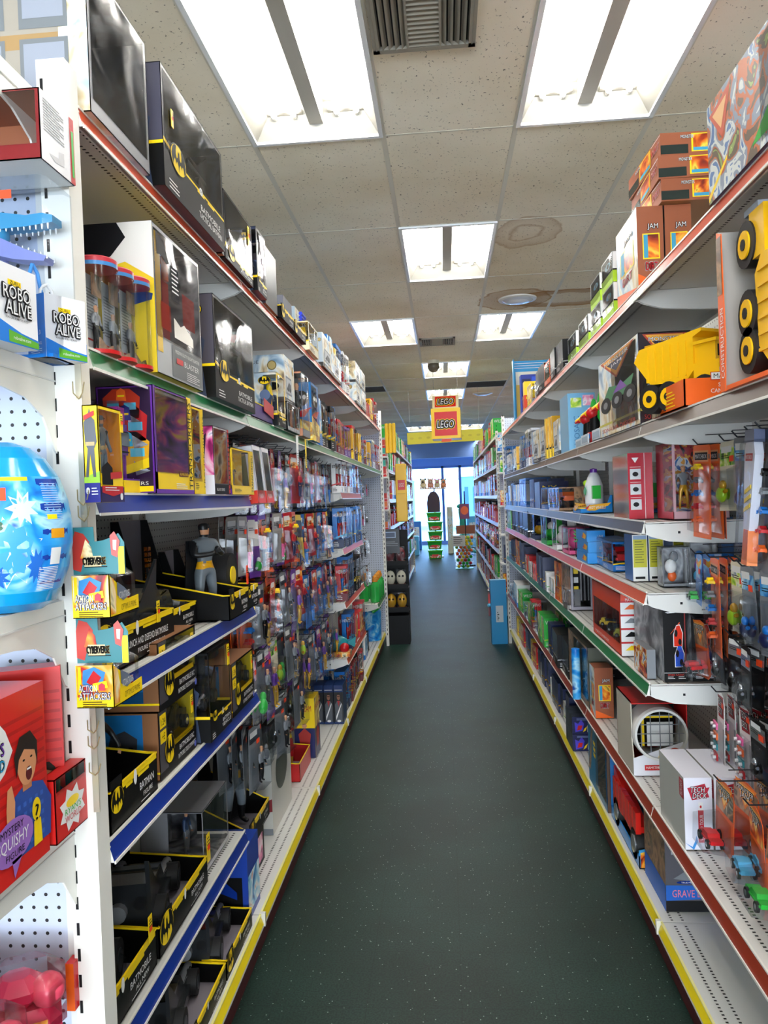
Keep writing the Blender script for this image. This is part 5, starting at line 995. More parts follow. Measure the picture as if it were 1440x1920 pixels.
def d_brown(m, F, w, d, h):
    for s, ww in (('front', w), ('right', d), ('left', d)):
        g = F[s]; k = min(ww, h)
        if ww > h*1.6:
            m.rect(g, .38*ww, .72*ww, .12*h, .92*h, YEL, .001); m.rect(g, .4*ww, .7*ww, .16*h, .88*h, A_FIRE, .0014); m.rect(g, .4*ww, .7*ww, .16*h, .3*h, mat('#3a9cc0'), .0018); m.rect(g, .0*ww, .34*ww, .06*h, .46*h, mat('#26302c', .2), .001)
            m.text(g, 'MONSTER', .25*ww, .72*h, .16*ww, .14*h, INK, .002, 0, BLACK); m.text(g, 'DIRT', .76*ww, .45*h, .2*ww, .24*h, RED, .002, 0, INK); m.rect(g, .74*ww, ww, .9*h, .93*h, INK, .001)
        else:
            m.rect(g, .2*ww, .85*ww, .34*h, .66*h, YEL, .001); m.rect(g, .24*ww, .81*ww, .355*h, .645*h, A_FIRE, .0014); m.rect(g, .24*ww, .4*ww, .355*h, .645*h, mat('#3a9cc0'), .0018); m.text(g, 'JAM', .4*ww, .7*h, .4*ww, .08*h, INK, .002, 0, BLACK); m.text(g, 'DIRT', .3*ww, .2*h, .45*ww, .1*h, RED, .002, 0, INK); m.dec(g, [(0,.0),(ww,.0),(0,.16*h)], ORG, .0012)
def d_eye(m, F, w, d, h):
    for s, ww in (('front', w), ('right', d)):
        g = F[s]; m.rect(g, 0, ww, 0, .4*h, mat('#a6cf25'), .001); m.rect(g, 0, ww, .4*h, .45*h, DARK, .0012); m.oval(g, .6*ww, .68*h, .24*ww, .1*h, mat('#3c8fae'), .001); m.oval(g, .62*ww, .68*h, .1*ww, .07*h, BLACK, .0014)
Y1 = solveY(.66, RT, 1335); H = solveZ(.66, Y1, 205)-RT
t = WB('R', .655, RT, 1.16, Y1, H, .30, 'huge monster truck art box with blue film at the near right of the top shelf', A_SKY, mat('#2a3060', .4), (.5,.03,.06,.04), mat('#3c4468', .35), False, lambda m, F, w, d, h: (m.rect(F['front'], 0, .5*w, 0, h, art('action', ['#5c7fb4', '#d8dcd8', '#8c98ac', '#c86a3a', '#6a5a4c', '#9ab060', '#e8dcb0'], 11), .0006), m.dec(F['front'], [(.02*w,.88*h),(.2*w,.94*h),(.13*w,.5*h)], mat('#c84a20'), .001), m.dec(F['front'], [(.05*w,.84*h),(.17*w,.88*h),(.12*w,.62*h)], mat('#e8b070'), .0014), m.dec(F['front'], [(.0*w,.08*h),(.16*w,.3*h),(.16*w,.26*h),(.0,.02*h)], YEL, .001), m.dec(F['front'], [(.34*w,.1*h),(.5*w,.4*h),(.5*w,.1*h)], GRN, .001)), [('toy', car_mb(.26, .16, .2, mat('#2a3060', .3), style='monster'), (.2,.5,.08), (0,0,PI/2))], WRINKLE)
Ya, Yb, _ = SP(.665, RT, 1185, 1150, 420)
BRW = mat('#9a5230', .45)
CT('R', .665, RT, 2.63, 2.93, .262, .085, 'upright brown monster truck box in front, art side to the aisle, right top shelf', A_SKY, BRW, None, d_brown, group='brown boxes on the right top shelf')
CT('R', .755, RT, 2.63, 2.93, .262, .085, 'upright brown truck box directly behind the front one, right top shelf', A_DARK, BRW, None, d_brown, group='brown boxes on the right top shelf')
for i in range(3): CT('R', .735, RT+.2635+i*.0735, 2.60, 2.98, .073, .26, ['lowest of three flat brown boxes stacked on the right top shelf', 'middle of three flat brown boxes stacked on the right top shelf', 'topmost of three flat brown boxes near the ceiling on the right'][i], BRW, BRW, mat('#a85a34'), d_brown, group='brown boxes on the right top shelf', rz=(.02, -.015, .03)[i])
for i, (a, b_, dz, hh) in enumerate(((3.0, 3.2, 0, .12), (3.02, 3.22, .121, .12), (3.28, 3.5, 0, .12), (3.3, 3.5, .121, .12), (3.6, 3.85, 0, .14), (3.95, 4.2, 0, .14))):
    WB('R', .665+.004*i, RT+dz, a, b_, hh, .13, 'white lime boxed vehicle, eye print, %s, right top shelf' % ['lowest nearest', 'upper nearest', 'second stack lower', 'second stack upper', 'third along', 'fourth along'][i], mat('#dfe3e6', .3), A_DARK, (.04,.04,.2,.04), mat('#eef0f0', .35), False, d_eye, [('toy', car_mb(.14, .07, .06, PAL[['grey','green','red','blue','grey','green'][i]], style='monster'), (0,.5,.22), (0,0,0))], WRINKLE, group='white and lime boxed vehicles')
# far end display on the top shelf
t = thing('cardboard_display', 'big light blue cardboard display on the far end of the right top shelf', 'cardboard display', (.93, 7.25, RT)); m = MB(); m.box(-.26, .26, .0, .01, 0, .56, mat('#1f9ad6', .35)); m.box(-.26,-.25,-.1,.0,0,.56, mat('#1f9ad6', .35)); m.rect(((-.26,0,0),(1,0,0),(0,0,1)), .03, .50, .05, .46, mat('#e9e4d2'), .001); m.rect(((-.26,0,0),(1,0,0),(0,0,1)), .03, .12, .0, .34, mat('#e8c050'), .0014); m.rect(((-.26,0,0),(1,0,0),(0,0,1)), .2, .48, .1, .35, A_SKY, .0018)
for i in range(3): m.rect(((-.26,0,0),(1,0,0),(0,0,1)), .02, .5, .49+i*.022, .495+i*.022, INK, .002)
m.build('board', t)
CT('E', 6.9, RT, .71, .88, .38, .12, 'navy and blue upright box standing in front of the light blue display', mat('#14309c', .3), mat('#1f50d0', .3), None, lambda m, F, w, d, h: (m.rect(F['front'], .06*w, .5*w, .1*h, .9*h, mat('#0c1850'), .001), m.oval(F['front'], .3*w, .3*h, .15*w, .1*h, SIL, .0014), m.rect(F['front'], .55*w, .95*w, .05*h, .95*h, mat('#2a58e0'), .001)))
CT('E', 6.5, RT, .69, .86, .15, .12, 'orange red game box at the far end of the right top shelf', mat('#d8401c', .35), RED, None, d_stripe(RED, YEL, 'FUN', YEL)); CT('E', 6.55, RT+.15, .70, .86, .12, .1, 'yellow box stacked on the orange red game box', YEL, YEL)
CT('E', 6.3, RT, .88, 1.02, .22, .12, 'dark box beside the orange red game box, right top shelf', mat('#1a1c4c', .3), None, None, d_stripe(NAVY, YEL))

# shoulder height shelf: construction toys
YT_ = mat('#f2bb0c', .35); GRT = mat('#8f98a4', .4)
def dump_truck(L):
    """big toy dump truck, nose towards -x"""
    m = MB(); W = L*.6; r = L*.15
    m.box(-.48*L, .48*L, -W*.3, W*.3, r*.9, r*1.5, TYRE)
    m.box(-.5*L, -.2*L, -W*.5, W*.5, r*1.3, L*.42, YT_); m.box(-.54*L, -.5*L, -W*.5, W*.5, r*.8, L*.34, GRT)
    for i in range(5): m.box(-.546*L, -.54*L, -W*.2+i*W*.1-.004, -W*.2+i*W*.1+.01, L*.24, L*.33, DARK)
    m.box(-.545*L, -.54*L, -W*.42, -W*.1, L*.15, L*.22, mat('#7d8692')); m.box(-.545*L, -.54*L, W*.1, W*.42, L*.15, L*.22, mat('#7d8692'))
    m.box(-.44*L, -.2*L, -W*.02, W*.46, L*.42, L*.6, YT_); m.box(-.445*L, -.44*L, W*.03, W*.41, L*.46, L*.57, DARK); m.box(-.4*L, -.25*L, -W*.026, -W*.02, L*.46, L*.57, DARK); m.box(-.505*L, -.5*L, -W*.4, W*.0, L*.36, L*.4, DARK)
    m.box(-.47*L, -.16*L, -W*.5, W*.5, L*.6, L*.63, YT_)
    m.prism([(-.2*L, L*.36), (-.2*L, L*.68), (-.3*L, L*.72), (-.3*L, L*.75), (.5*L, L*.68), (.58*L, L*.56), (.36*L, L*.3), (-.1*L, L*.26)], 'y', -W*.5, W*.5, YT_)
    for i in range(6): x = -.12*L+i*.1*L; m.box(x, x+.02*L, -W*.52, W*.52, L*.32, L*.66, YT_)
    m.box(-.1*L, .46*L, -W*.44, W*.44, L*.66, L*.715, mat('#b98c08', .5))
    m.tube((-.1*L, -W*.3, L*.2), (.2*L, -W*.3, L*.42), .012*L, SIL); m.tube((-.3*L, -W*.2, L*.6), (-.3*L, -W*.2, L*.72), .02*L, YT_)
    for s in (-1, 1):
        for x in (-.32, .12, .36): m.tube((x*L, s*W*.32, r), (x*L, s*W*.52, r), r, TYRE, n=20); m.tube((x*L, s*W*.522, r), (x*L, s*W*.54, r), r*.6, YT_, n=16); m.tube((x*L, s*W*.54, r), (x*L, s*W*.55, r), r*.25, TYRE, n=10)
    return m
MXO = mat('#f0641c', .35)
Y1 = solveY(.66, R2, 1357)
t = thing('boxed_dump_truck', 'yellow toy truck standing on its tail in an open orange box at the near right', 'boxed toy', (.655, (1.22+Y1)/2, R2), -PI/2); w_ = Y1-1.22; h_ = .37
m = MB(); m.box(-w_/2, -w_/2+.004, -.0, .26, 0, h_, A_DIRT, left=A_DIRT, right=CARD_IN); m.box(-w_/2, w_/2, .256, .26, 0, h_, CARD_IN, back=MXO); m.box(-w_/2, w_/2, 0, .26, 0, .004, MXO); m.prism([(-w_/2,.0),(-w_/2,h_),(-w_/2+.03,h_*.97),(-w_/2+.035,h_*.6),(-w_/2+.04,.3*h_),(-w_/2+.03,0)], 'y', -.002, 0, MXO); fr = ((-w_/2,-.002,0),(1,0,0),(0,0,1)); m.rect(fr, 0, .03, h_*.6, h_*.96, A_DIRT, .001)
m.text(((-w_/2+.034,-.002,.03),(0,0,1),(-1,0,0)), 'CONSTRUCTION', 0, 0, .16, .02, INK, .0016); m.box(-w_/2+.045, w_/2, -.004, 0, .0, .01, MXO); m.build('open_carton', t)
o = dump_truck(.34).build('toy_truck', t); o.rotation_euler = (0, math.radians(90), 0); o.rotation_euler = Matrix(((0,0,-1),(-1,0,0),(0,1,0))).to_euler() if False else (0, math.radians(90), 0); o.location = (-w_/2+.05, .13, .2)
Y0 = solveY(.66, R2, 1287); Y1 = solveY(.66, R2, 1226)
t = thing('boxed_dump_truck', 'yellow and grey toy dump truck in a low orange tray, right shoulder height shelf', 'boxed toy', (.655, (Y0+Y1)/2, R2), -PI/2); w_ = Y1-Y0; d_ = .22; h_ = .075
m = MB(); m.box(-w_/2, w_/2, 0, d_, 0, .004, MXO)
for bx in ((-w_/2, w_/2, 0, .004), (-w_/2, w_/2, d_-.004, d_), (-w_/2, -w_/2+.004, 0, d_), (w_/2-.004, w_/2, 0, d_)): m.box(*bx, 0, h_, MXO)
F = FR(w_, d_, h_); g = F['right']; m.text(g, 'SAND TRUCK', .09, .05, .09, .011, INK, .0014); m.text(g, 'CAMION DE SABLE', .07, .034, .12, .011, INK, .0014); m.text(g, 'CAMION', .09, .018, .06, .011, INK, .0014); m.text(g, 'CAMINHAO', .07, .003, .09, .011, INK, .0014)
m.rect(g, .07, .19, .068, .09, RED, .001); m.rect(g, .072, .188, .07, .088, INK, .0014); m.text(g, 'MATCHBOX', .078, .073, .104, .012, BLACK, .002)
g = F['front']; m.dec(g, [(0,0),(.3*w_,0),(.2*w_,h_),(0,h_*1.3)], A_DIRT, .001); lines(m, g, .45*w_, .055, .3*w_, 5, .01, YEL, .0014); m.build('tray', t)
o = dump_truck(.29).build('toy_truck', t); o.location = (-.02, .10, .006); o.rotation_euler = (0,0,PI*1.17)
CT('R', .86, R2, 2.08, 2.36, .24, .16, 'blue printed box behind the yellow dump truck', A_BLUE, mat('#1560a8', .3), None, d_stripe(mat('#1060b0'), mat('#70c0e8'), 'SOFT'))
Y0 = 2.64; Y1 = solveY(.66, R2, 1126)
WB('R', .66, R2, Y0, Y1, solveZ(.66, Y0, 624)-R2, .17, 'dark monster truck box with triangle badge, shoulder height right shelf', A_SKY, A_DARK, (.45,.05,.06,.04), mat('#2a2028', .35), False, d_mj, [('toy', car_mb(.14, .1, .12, BLACK, style='monster'), (.15,.5,.1), (0,0,0))], WRINKLE)
def dragon_pack(Y, X, lab):
    t = thing('crest_bird_toy', lab, 'boxed toy', (X, Y, R2), -PI/2, 'green crested bird toys')
    m = MB(); m.box(-.09,.09,0,.12,0,.006,mat('#5cb6e4')); m.box(-.09,.09,0,.004,0,.05,mat('#cfdbe4')); m.rect(((-.09,0,0),(1,0,0),(0,0,1)), .02,.16,.012,.04, mat('#9fb4c4'), .001); m.build('tray', t)
    m = MB()
    for i in range(11): a = -.9+i*.18+PI/2; m.tube((.0,.07,.12), (.0+.1*math.cos(a), .08, .12+.13*math.sin(a)), .018, GRN, .004, 8)
    m.build('green_crest', t)
    m = MB(); m.tube((0,.05,.0),(0,.05,.14),.03,BLACK,.022,12); m.ball((0,.04,.15),.03,RED,12); m.tube((0,.03,.155),(-.06,.0,.145),.018,YEL,.006,10); m.tube((-.02,.01,.14),(-.05,-.005,.135),.01,RED,.004,8); m.box(-.03,.03,.02,.08,.0,.06,RED); m.box(-.035,.035,.015,.02,.03,.05,BLUE); m.build('bird_figure', t)
for i, (Y, X) in enumerate(((3.42, .665), (3.72, .67), (4.0, .69))): dragon_pack(Y, X, ['red beaked bird toy with green crest, nearest of three', 'red beaked bird toy with green crest, middle one', 'red beaked bird toy with green crest, farthest'][i])
CT('R', .665, R2, 4.14, 4.42, .30, .14, 'tall pale blue box beside the green crested birds', mat('#6fb4de', .3), mat('#7ab8e0', .3), None, lambda m, F, w, d, h: (m.rect(F['right'], .1*d, .5*d, .75*h, .92*h, A_GREEN, .001), m.rect(F['right'], .55*d, .95*d, .78*h, .96*h, A_PINK, .001), m.text((Vector(F['right'][0])+Vector((0,.3*d,.1*h)),(0,0,1),(0,-1,0)), 'MOSAIC', 0, -.1*d, .5*h, .2*d, mat('#3a78b0'), .001)))
# eye level shelf
Y0 = solveY(.672, R3, 1180)
CT('R', .672, R3, Y0, Y0+.25, solveZ(.672, Y0, 850)-R3, .088, 'shiny red box with three white side pictures, right eye level shelf', CHROME, mat('#b3142c', .25), None, lambda m, F, w, d, h: ([(m.rect(F['right'], .08*d, .52*d, (.14+.23*k)*h, (.3+.23*k)*h, mat('#c9ccd0'), .001), m.oval(F['right'], .3*d, (.22+.23*k)*h, .12*d, .035*h, DARK, .0014), m.rect(F['right'], .08*d, .52*d, (.325+.23*k)*h, (.33+.23*k)*h, INK, .001)) for k in range(3)], m.dec(F['right'], [(.16*d,.93*h),(.44*d,.93*h),(.3*d,.85*h)], INK, .001), m.rect(F['right'], .66*d, .68*d, 0, h, INK, .001)), name='shiny_box')
WB('E', 2.70, R3, .775, .96, .265, .2, 'wide clear fronted pink edged pack at the near end of the right eye level shelf', mat('#c9a0a8', .3), A_MIX, (.05,.05,.1,.04), mat('#a83040', .3), True, d_none, [('toy', mfig(.16, GREY, GOLD), (-.15,.5,.12), (0,0,0)), ('accessory', (lambda m: (m.ball((0,0,.05),.03,GRN,12,(1,.5,1.4)), m.ball((0,0,0),.02,GOLD,10), m)[-1])(MB()), (.2,.4,.3), (0,0,0))], WRINKLE)
def d_hw(m, F, w, d, h):
    for s, ww in (('front', w), ('right', d), ('left', d)):
        g = F[s]; y = min(.05, h*.3); m.dec(g, [(.2*ww,y*.3),(.45*ww,y*.25),(.85*ww,y*.7),(.95*ww,y),(.6*ww,y*.9),(.3*ww,y*.8)], mat('#f2b21c'), .002); m.dec(g, [(.16*ww,y*.5),(.3*ww,y*.2),(.4*ww,y*.6),(.3*ww,y*.85)], RED, .0016); m.text(g, 'HOT WHEELS', .28*ww, y*.42, .5*ww, y*.28, INK, .003, 0, RED)
def rocket(h):
    m = MB(); wm = mat('#e8ebee', .25); m.lathe([(.001,0),(.03,0),(.045,h*.2),(.045,h*.6),(.03,h*.8),(.018,h*.9)], wm, 20); m.lathe([(.018,h*.9),(.018,h*.98),(.001,h)], PUR, 16); m.prism([(-.03,h*.35),(.02,h*.4),(.04,h*.5),(.01,h*.58),(-.03,h*.5)], 'y', -.047, -.045, GRN); m.ball((-.02,-.035,h*.66),.016,mat('#a6cf25'),10); m.text(((-.02,-.047,h*.14),(1,0,0),(0,0,1)), '7', 0, 0, .02, .06, RED, .001); m.box(.03,.07,-.02,.02,h*.3,h*.6,GRN); return m
HWB = mat('#1487d8', .3)
for i, (X, Y) in enumerate(((.665, 3.98), (.86, 3.70))):
    t = thing('boxed_rocket_toy', ['white toy rocket marked 7 in a blue sloped box, right eye level shelf', 'second white toy rocket in a blue sloped box, set farther back'][i], 'boxed toy', (X, Y, R3), -PI/2, 'toy rockets in blue sloped boxes')
    w_, d_, h_ = .2, .16, .24; m = tray_mb(w_, d_, h_, .1, .36, None, True, False, col=HWB); d_hw(m, FR(w_, d_, .2), w_, d_, .2); m.build('tray', t); o = rocket(.22).build('toy_rocket', t); o.location = (.0, .09, .004)
WB('R', .67, R3, 4.6, 5.05, .14, .16, 'low silvery film pack with triangle badge, right eye level shelf', mat('#b9a894', .2), A_DIRT, (.04,.04,.12,.06), A_DIRT, True, d_none, [('toy', car_mb(.3, .1, .1, ORG, style='monster'), (0,.5,.1), (0,0,0))], WRINKLE)
CT('R', .67, R3, 5.5, 5.8, .19, .2, 'navy box lettered NY standing on the right eye level shelf', A_DARK, mat('#10184c', .3), None, lambda m, F, w, d, h: m.text(F['right'], 'NY', .1*d, .7*h, .5*d, .15*h, YEL, .001))
WB('R', .67, R3, 6.4, 6.95, .24, .2, 'wide blue open fronted box with red and white toy, far right eye level shelf', mat('#1c4a9c', .3), mat('#1a2c6c', .4), (.04,.04,.08,.06), mat('#3a6ab0', .3), True, d_none, [('toy', mfig(.18, INK, RED), (.1,.5,.08), (0,0,0))])
# waist height shelf
Y0 = solveY(.672, R4, 1102)
for k in range(3):
    o = MB(); w_, d_, h_ = .30, .085, .052; m = carton_mb(w_, d_, h_, HWB, mat('#1c93e4', .3), None, lambda m, F, w, d, h: (d_hw(m, F, w, d*0+d, h) if False else None, m.text(F['right'], 'HW', .6*d, .2*h, .28*d, .4*h, INK, .0014), m.dec(F['front'], [(.55*w,.3*h),(.85*w,.2*h),(.95*w,.6*h),(.7*w,.8*h)], mat('#f2b21c'), .001), m.dec(F['front'], [(.55*w,.4*h),(.7*w,.3*h),(.7*w,.7*h)], RED, .0014)))
    o = m.build('flat_toy_box'); o.location = (.672+.004*(k % 2), Y0+.15, R4+k*.053); o.rotation_euler = (0,0,-PI/2); tag(o, ['lowest', 'middle', 'topmost'][k]+' of three flat bright blue boxes stacked, right waist height shelf', 'toy box', 'flat blue boxes stacked')
for k, (a, b_) in enumerate(((.70, .755), (.76, .815), (.86, .92))):
    CT('E', 2.98 if k < 2 else 3.02, R4, a, b_, .175, .13, ['yellow and white backed card box beside the blue stack', 'yellow and white card box, second from the blue stack', 'shadowed yellow card box at the back of the waist shelf'][k], mat('#ecebe6', .4), mat('#1f60a8', .3), None, lambda m, F, w, d, h: (m.dec(F['front'], [(0.05*w,.3*h),(.95*w,.3*h),(.95*w,.9*h),(.05*w,.9*h)], mat('#c8c228', .4), .001), m.rect(F['front'], .05*w, .95*w, .9*h, .98*h, mat('#8fa8c8'), .001), lines(m, F['front'], .15*w, .86*h, .6*w, 9, .055*h, mat('#7a7a20'), .0014), m.rect(F['front'], .15*w, .8*w, .05*h, .1*h, BLACK, .0014)), name='card_box')
t = thing('hand_toy_pack', 'dark pack with a bright green hand shaped toy, right waist shelf', 'boxed toy', (.69, 4.05, R4), -PI/2); wbox_mb(.3, .14, .2, DARK, BLACK, (.03,.03,.05,.04), DARK, True).build('carton', t)
m = MB(); m.ball((0,-.002,.10),.035,GRN,10,(1.2,.4,.6))
for i in range(4): m.tube((-.02,-.004,.09+i*.012), (-.12,-.01,.085+i*.02), .008, GRN, .004, 6)
m.tube((.02,-.002,.11),(.09,.02,.13),.015,GRN,.01,8); m.build('toy_hand', t)
for n, (a, b_, X, hh, c, lab) in enumerate(((4.35, 4.6, .68, .15, 'pink', 'pink boxed toy with round shapes, right waist shelf'), (4.75, 4.95, .67, .2, 'white', 'white film boxed toy, right waist shelf beyond the pink one'), (5.2, 5.5, .67, .22, 'green', 'dark green and white striped box on the right waist shelf'), (5.9, 6.15, .67, .21, 'navy', 'navy upright box with gold line, right waist shelf'))):
    WB('R', X, R4, a, b_, hh, .12, lab, PAL[c], A_DARK, (.08,.08,.15,.05), PAL[c], True, d_none, [('toy', (lambda m, c: (m.ball((0,0,.05),.04,PAL[c if c != 'navy' else 'gold'],12), m.ball((0,0,.1),.03,PAL[c if c != 'green' else 'white'],12), m)[-1])(MB(), c), (0,.45,.1), (0,0,0))])
# near end of the waist shelf: clear gadget packs
def gadget(cs):
    m = MB()
    for i, c in enumerate(cs): m.ball((rnd.uniform(-.012,.012), 0, .02+.035*i), .016+.006*(i % 2), PAL[c], 10, (1, .7, 1.2))
    m.tube((0,0,.02),(0,0,.035*len(cs)),.006,SIL); return m
for k, (x, Y, w_, h_, cs) in enumerate(((.80, 2.78, .09, .14, ('orange', 'white', 'grey')), (.885, 2.75, .09, .16, ('light blue', 'purple', 'blue')))):
    WB('E', Y, R4, x-w_/2, x+w_/2, h_, .07, ['clear gadget pack with orange corner at the near end of the waist shelf', 'clear pack with blue balls at the near end of the waist shelf'][k], GREY, A_GREY, (.04,.04,.08,.05), mat('#9aa2aa', .2), True, d_none, [('toy', gadget(cs), (0,.5,.1), (0,0,0))], WRINKLE)
t = thing('gadget_display', 'dark blue stepped display card at the near end of the waist shelf', 'boxed toy', (1.0, 2.72, R4)); m = MB(); m.box(-.06,.11,0,.004,0,.11,mat('#16303c', .3)); m.box(-.06,-.02,.01,.05,.05,.24,mat('#15406c', .3)); m.dec(((-.05,0,.02),(1,0,0),(0,0,1)), [(0,0),(.008,0),(.008,.05),(.03,.05),(.03,.056),(0,.056)], INK, .001); m.rect(((-.06,.01,.05),(1,0,0),(0,0,1)), .002,.036,.02,.045,mat('#7c7a20'),.001); m.box(-.06,.11,0,.06,0,.004,DARK); m.build('card', t)
# green shelf
Y0 = solveY(.675, R5, 1070)
t = WB('E', Y0, R5, .678, .80, .275, .3, 'grey framed vehicle set box with yellow and white tools, right green railed shelf', mat('#9a98a4', .35), mat('#20242c', .5), (.12,.12,.07,.07), A_DIRT, False, d_none, [('toy', (lambda m: ([m.box(-.035,-.01,0,.01,.02+.05*i,.05+.05*i,YEL if i % 2 else INK) for i in range(4)], [m.box(.0+.02*i,.008+.02*i,0,.01,.02,.21,SIL) for i in range(3)], m)[-1])(MB()), (0,.15,.1), (0,0,0))])
CT('E', Y0-.25, R5, .80, .87, .24, .02, 'flat bright blue card standing between the grey set box and the red truck set', mat('#1c8cd4', .3), None, None, lambda m, F, w, d, h: m.oval(F['front'], .7*w, .7*h, .25*w, .1*h, mat('#0c3c78'), .001), name='card_box')
RDO = mat('#e0401c', .35); Y0 = solveY(.675, R5, 1166); Y1 = solveY(.675, R5, 1113)
t = WB('R', .675, R5, Y0, Y1, .245, .095, 'orange red truck set box with white picture strip, right green railed shelf', RDO, mat('#7a2a14', .5), (.04,.04,.18,.3), RDO, False, lambda m, F, w, d, h: (m.rect(F['right'], .0, d, .0, .86*h, INK, .0008), [(m.rect(F['right'], 0, d, (.2+.22*k)*h, (.23+.22*k)*h, RED, .001), m.dec(F['right'], [(.15*d,(.09+.22*k)*h),(.8*d,(.09+.22*k)*h),(.7*d,(.15+.22*k)*h),(.4*d,(.17+.22*k)*h)], (YEL, BLACK, GREY, ORG)[k % 4], .0014)) for k in range(4)], m.text(F['right'], 'MATCHBOX', .2*d, .88*h, .7*d, .05*h, INK, .0014), m.text(F['front'], 'MATCHBOX', .1*w, .05*h, .5*w, .05*h, INK, .001)), [('toy_car', car_mb(.07, .035, .035, YEL, style='truck'), (-.25,.4,.2), (0,0,1.2)), ('toy_car', car_mb(.07, .035, .035, BLACK, style='truck'), (0,.4,.2), (0,0,1.2)), ('toy_car', car_mb(.07, .035, .035, mat('#a6a820'), style='truck'), (.25,.4,.2), (0,0,1.2))])
def d_glow(m, F, w, d, h):
    """black box with long thin red and blue car drawings standing on end"""
    g = F['front']; m.rect(g, .9*w, .95*w, .12*h, h, mat('#7c1410'), .001); m.rect(g, .0, w, .12*h, .127*h, INK, .001); m.text(g, 'SPEED RACER', .15*w, .085*h, .7*w, .02*h, mat('#d83424'), .0014); lines(m, g, .15*w, .07*h, .3*w, 2, .02*h, INK); lines(m, g, .6*w, .07*h, .3*w, 2, .02*h, INK)
    m.dec(g, [(.1*w,.96*h),(.6*w,.965*h),(.5*w,.95*h),(.2*w,.945*h)], INK, .001)
    for cx, cy, c in ((.62, .62, mat('#d8341c', .25)), (.66, .34, mat('#2f62d8', .25))):
        m.dec(g, [(w*(cx-.2),h*(cy-.14)),(w*(cx+.18),h*(cy-.14)),(w*(cx+.22),h*(cy+.05)),(w*(cx+.1),h*(cy+.17)),(w*(cx-.06),h*(cy+.16)),(w*(cx-.2),h*(cy+.03))], INK, .0012); m.dec(g, [(w*(cx-.17),h*(cy-.13)),(w*(cx+.16),h*(cy-.13)),(w*(cx+.19),h*(cy+.05)),(w*(cx+.08),h*(cy+.16)),(w*(cx-.05),h*(cy+.15)),(w*(cx-.17),h*(cy+.03))], c, .0016)
        m.oval(g, w*(cx-.08), h*(cy+.05), .07*w, .05*h, BLACK, .002); m.oval(g, w*(cx+.08), h*(cy-.07), .07*w, .045*h, BLACK, .002)
    m.dec(g, [(.7*w,.82*h),(.3*w,.66*h),(.3*w,.655*h),(.72*w,.81*h)], mat('#e85a30'), .001)
for k, (a, b_) in enumerate(((.72, .797), (.812, .888))): CT('E', 2.672, R5, a, b_, .245, .40, ['black box with red and blue car drawings, nearer the aisle, green railed shelf', 'black box with red and blue car drawings, farther back on the green railed shelf'][k], BLACK, A_GREY, None, d_glow, group='black car picture boxes')
CT('R', .675, R5, 2.72, 2.90, .1, .03, 'clear wrapped trinket card lying at the near end of the green railed shelf', A_MIX, GREY)
# low rust red shelf
TDW = mat('#dfe0ec', .4)
def d_td(m, F, w, d, h):
    g = F['right']; m.dec(g, [(.12*d,.86*h),(.75*d,.92*h),(.8*d,.86*h),(.92*d,.87*h),(.84*d,.80*h),(.9*d,.73*h),(.28*d,.69*h)], mat('#b01c34'), .001); m.text(g, 'TECH', .22*d, .80*h, .5*d, .075*h, INK, .002, .1, BLACK, .08); m.text(g, 'DECK', .3*d, .715*h, .5*d, .075*h, INK, .002, .1, BLACK, .08)
    m.rect(g, .48*d, .68*d, .1*h, .55*h, mat('#c81c30'), .001); m.text((Vector(g[0])+Vector((0,.655*d,.13*h)),(0,0,1),(0,-1,0)), 'WORLD TOUR', 0, 0, .36*h, .12*d, INK, .0016); m.rect(g, .5*d, .66*d, .55*h, .66*h, INK, .0012); m.oval(g, .58*d, .6*h, .035*d, .02*h, RED, .0016)
    m.dec(g, [(.0,.1*h),(.3*d,.0),(.45*d,.12*h),(.4*d,.2*h),(.36*d,.13*h),(.25*d,.04*h)], mat('#3a8cd4'), .001)
    f = F['front']; m.rect(f, .84*w, w, .7*h, .96*h, mat('#a81c30'), .001); m.text((Vector(f[0])+Vector((.93*w,0,.72*h)),(0,0,1),(-1,0,0)), 'TECH DECK', 0, -.03*w, .22*h, .08*w, INK, .0016)
for k in range(3):
    X = .670+.086*k; CT('R', X, R6, 2.32, 2.58, .212, .08, ['white skate toy box with red lettered badge, nearest the aisle, low red shelf', 'white skate toy box with red badge, second back from the aisle', 'white skate toy box with red badge, third back from the aisle'][k], mat('#b9bab4', .2), TDW, TDW, d_td, name='skate_toy_box', group='white skate toy boxes')
t = thing('wheel_toy_box', 'red and white open box with a big white caged wheel, low red railed shelf', 'boxed toy', (.767, 2.93, R6)); w_, d_, h_ = .20, .26, .27
m = MB(); rb = mat('#c01a18', .35); m.box(-w_/2, w_/2, d_-.004, d_, 0, h_, rb); m.box(-w_/2, w_/2, 0, d_, 0, .004, rb); m.box(-w_/2, w_/2, 0, d_, h_-.004, h_, rb); m.box(w_/2-.004, w_/2, 0, d_, 0, h_, rb); m.prism([(0,0),(d_,0),(d_,h_),(.02,h_),(.02,h_*.5),(0,.07)], 'x', -w_/2, -w_/2+.004, mat('#c8c0b0', .3))
m.prism([(-w_/2,0),(w_/2,0),(w_/2,.13),(-w_/2,.065)], 'y', -.003, 0, mat('#e4e4ec', .35)); fr = ((-w_/2,-.003,0),(1,0,0),(0,0,1)); m.rect(fr, .04, .14, .02, .04, RED, .001); m.text(fr, 'HAMSTER WHEEL', .045, .025, .09, .01, INK, .0016); m.oval(fr, .115, .068, .024, .02, YEL, .001); m.oval(fr, .15, .08, .024, .024, mat('#b8301c'), .0014); m.text(fr, 'MEGA', .137, .074, .028, .012, YEL, .002); m.oval(fr, .18, .08, .014, .014, TEAL, .001); m.build('open_carton', t)
m = MB(); wr = mat('#e6e4e0', .25)
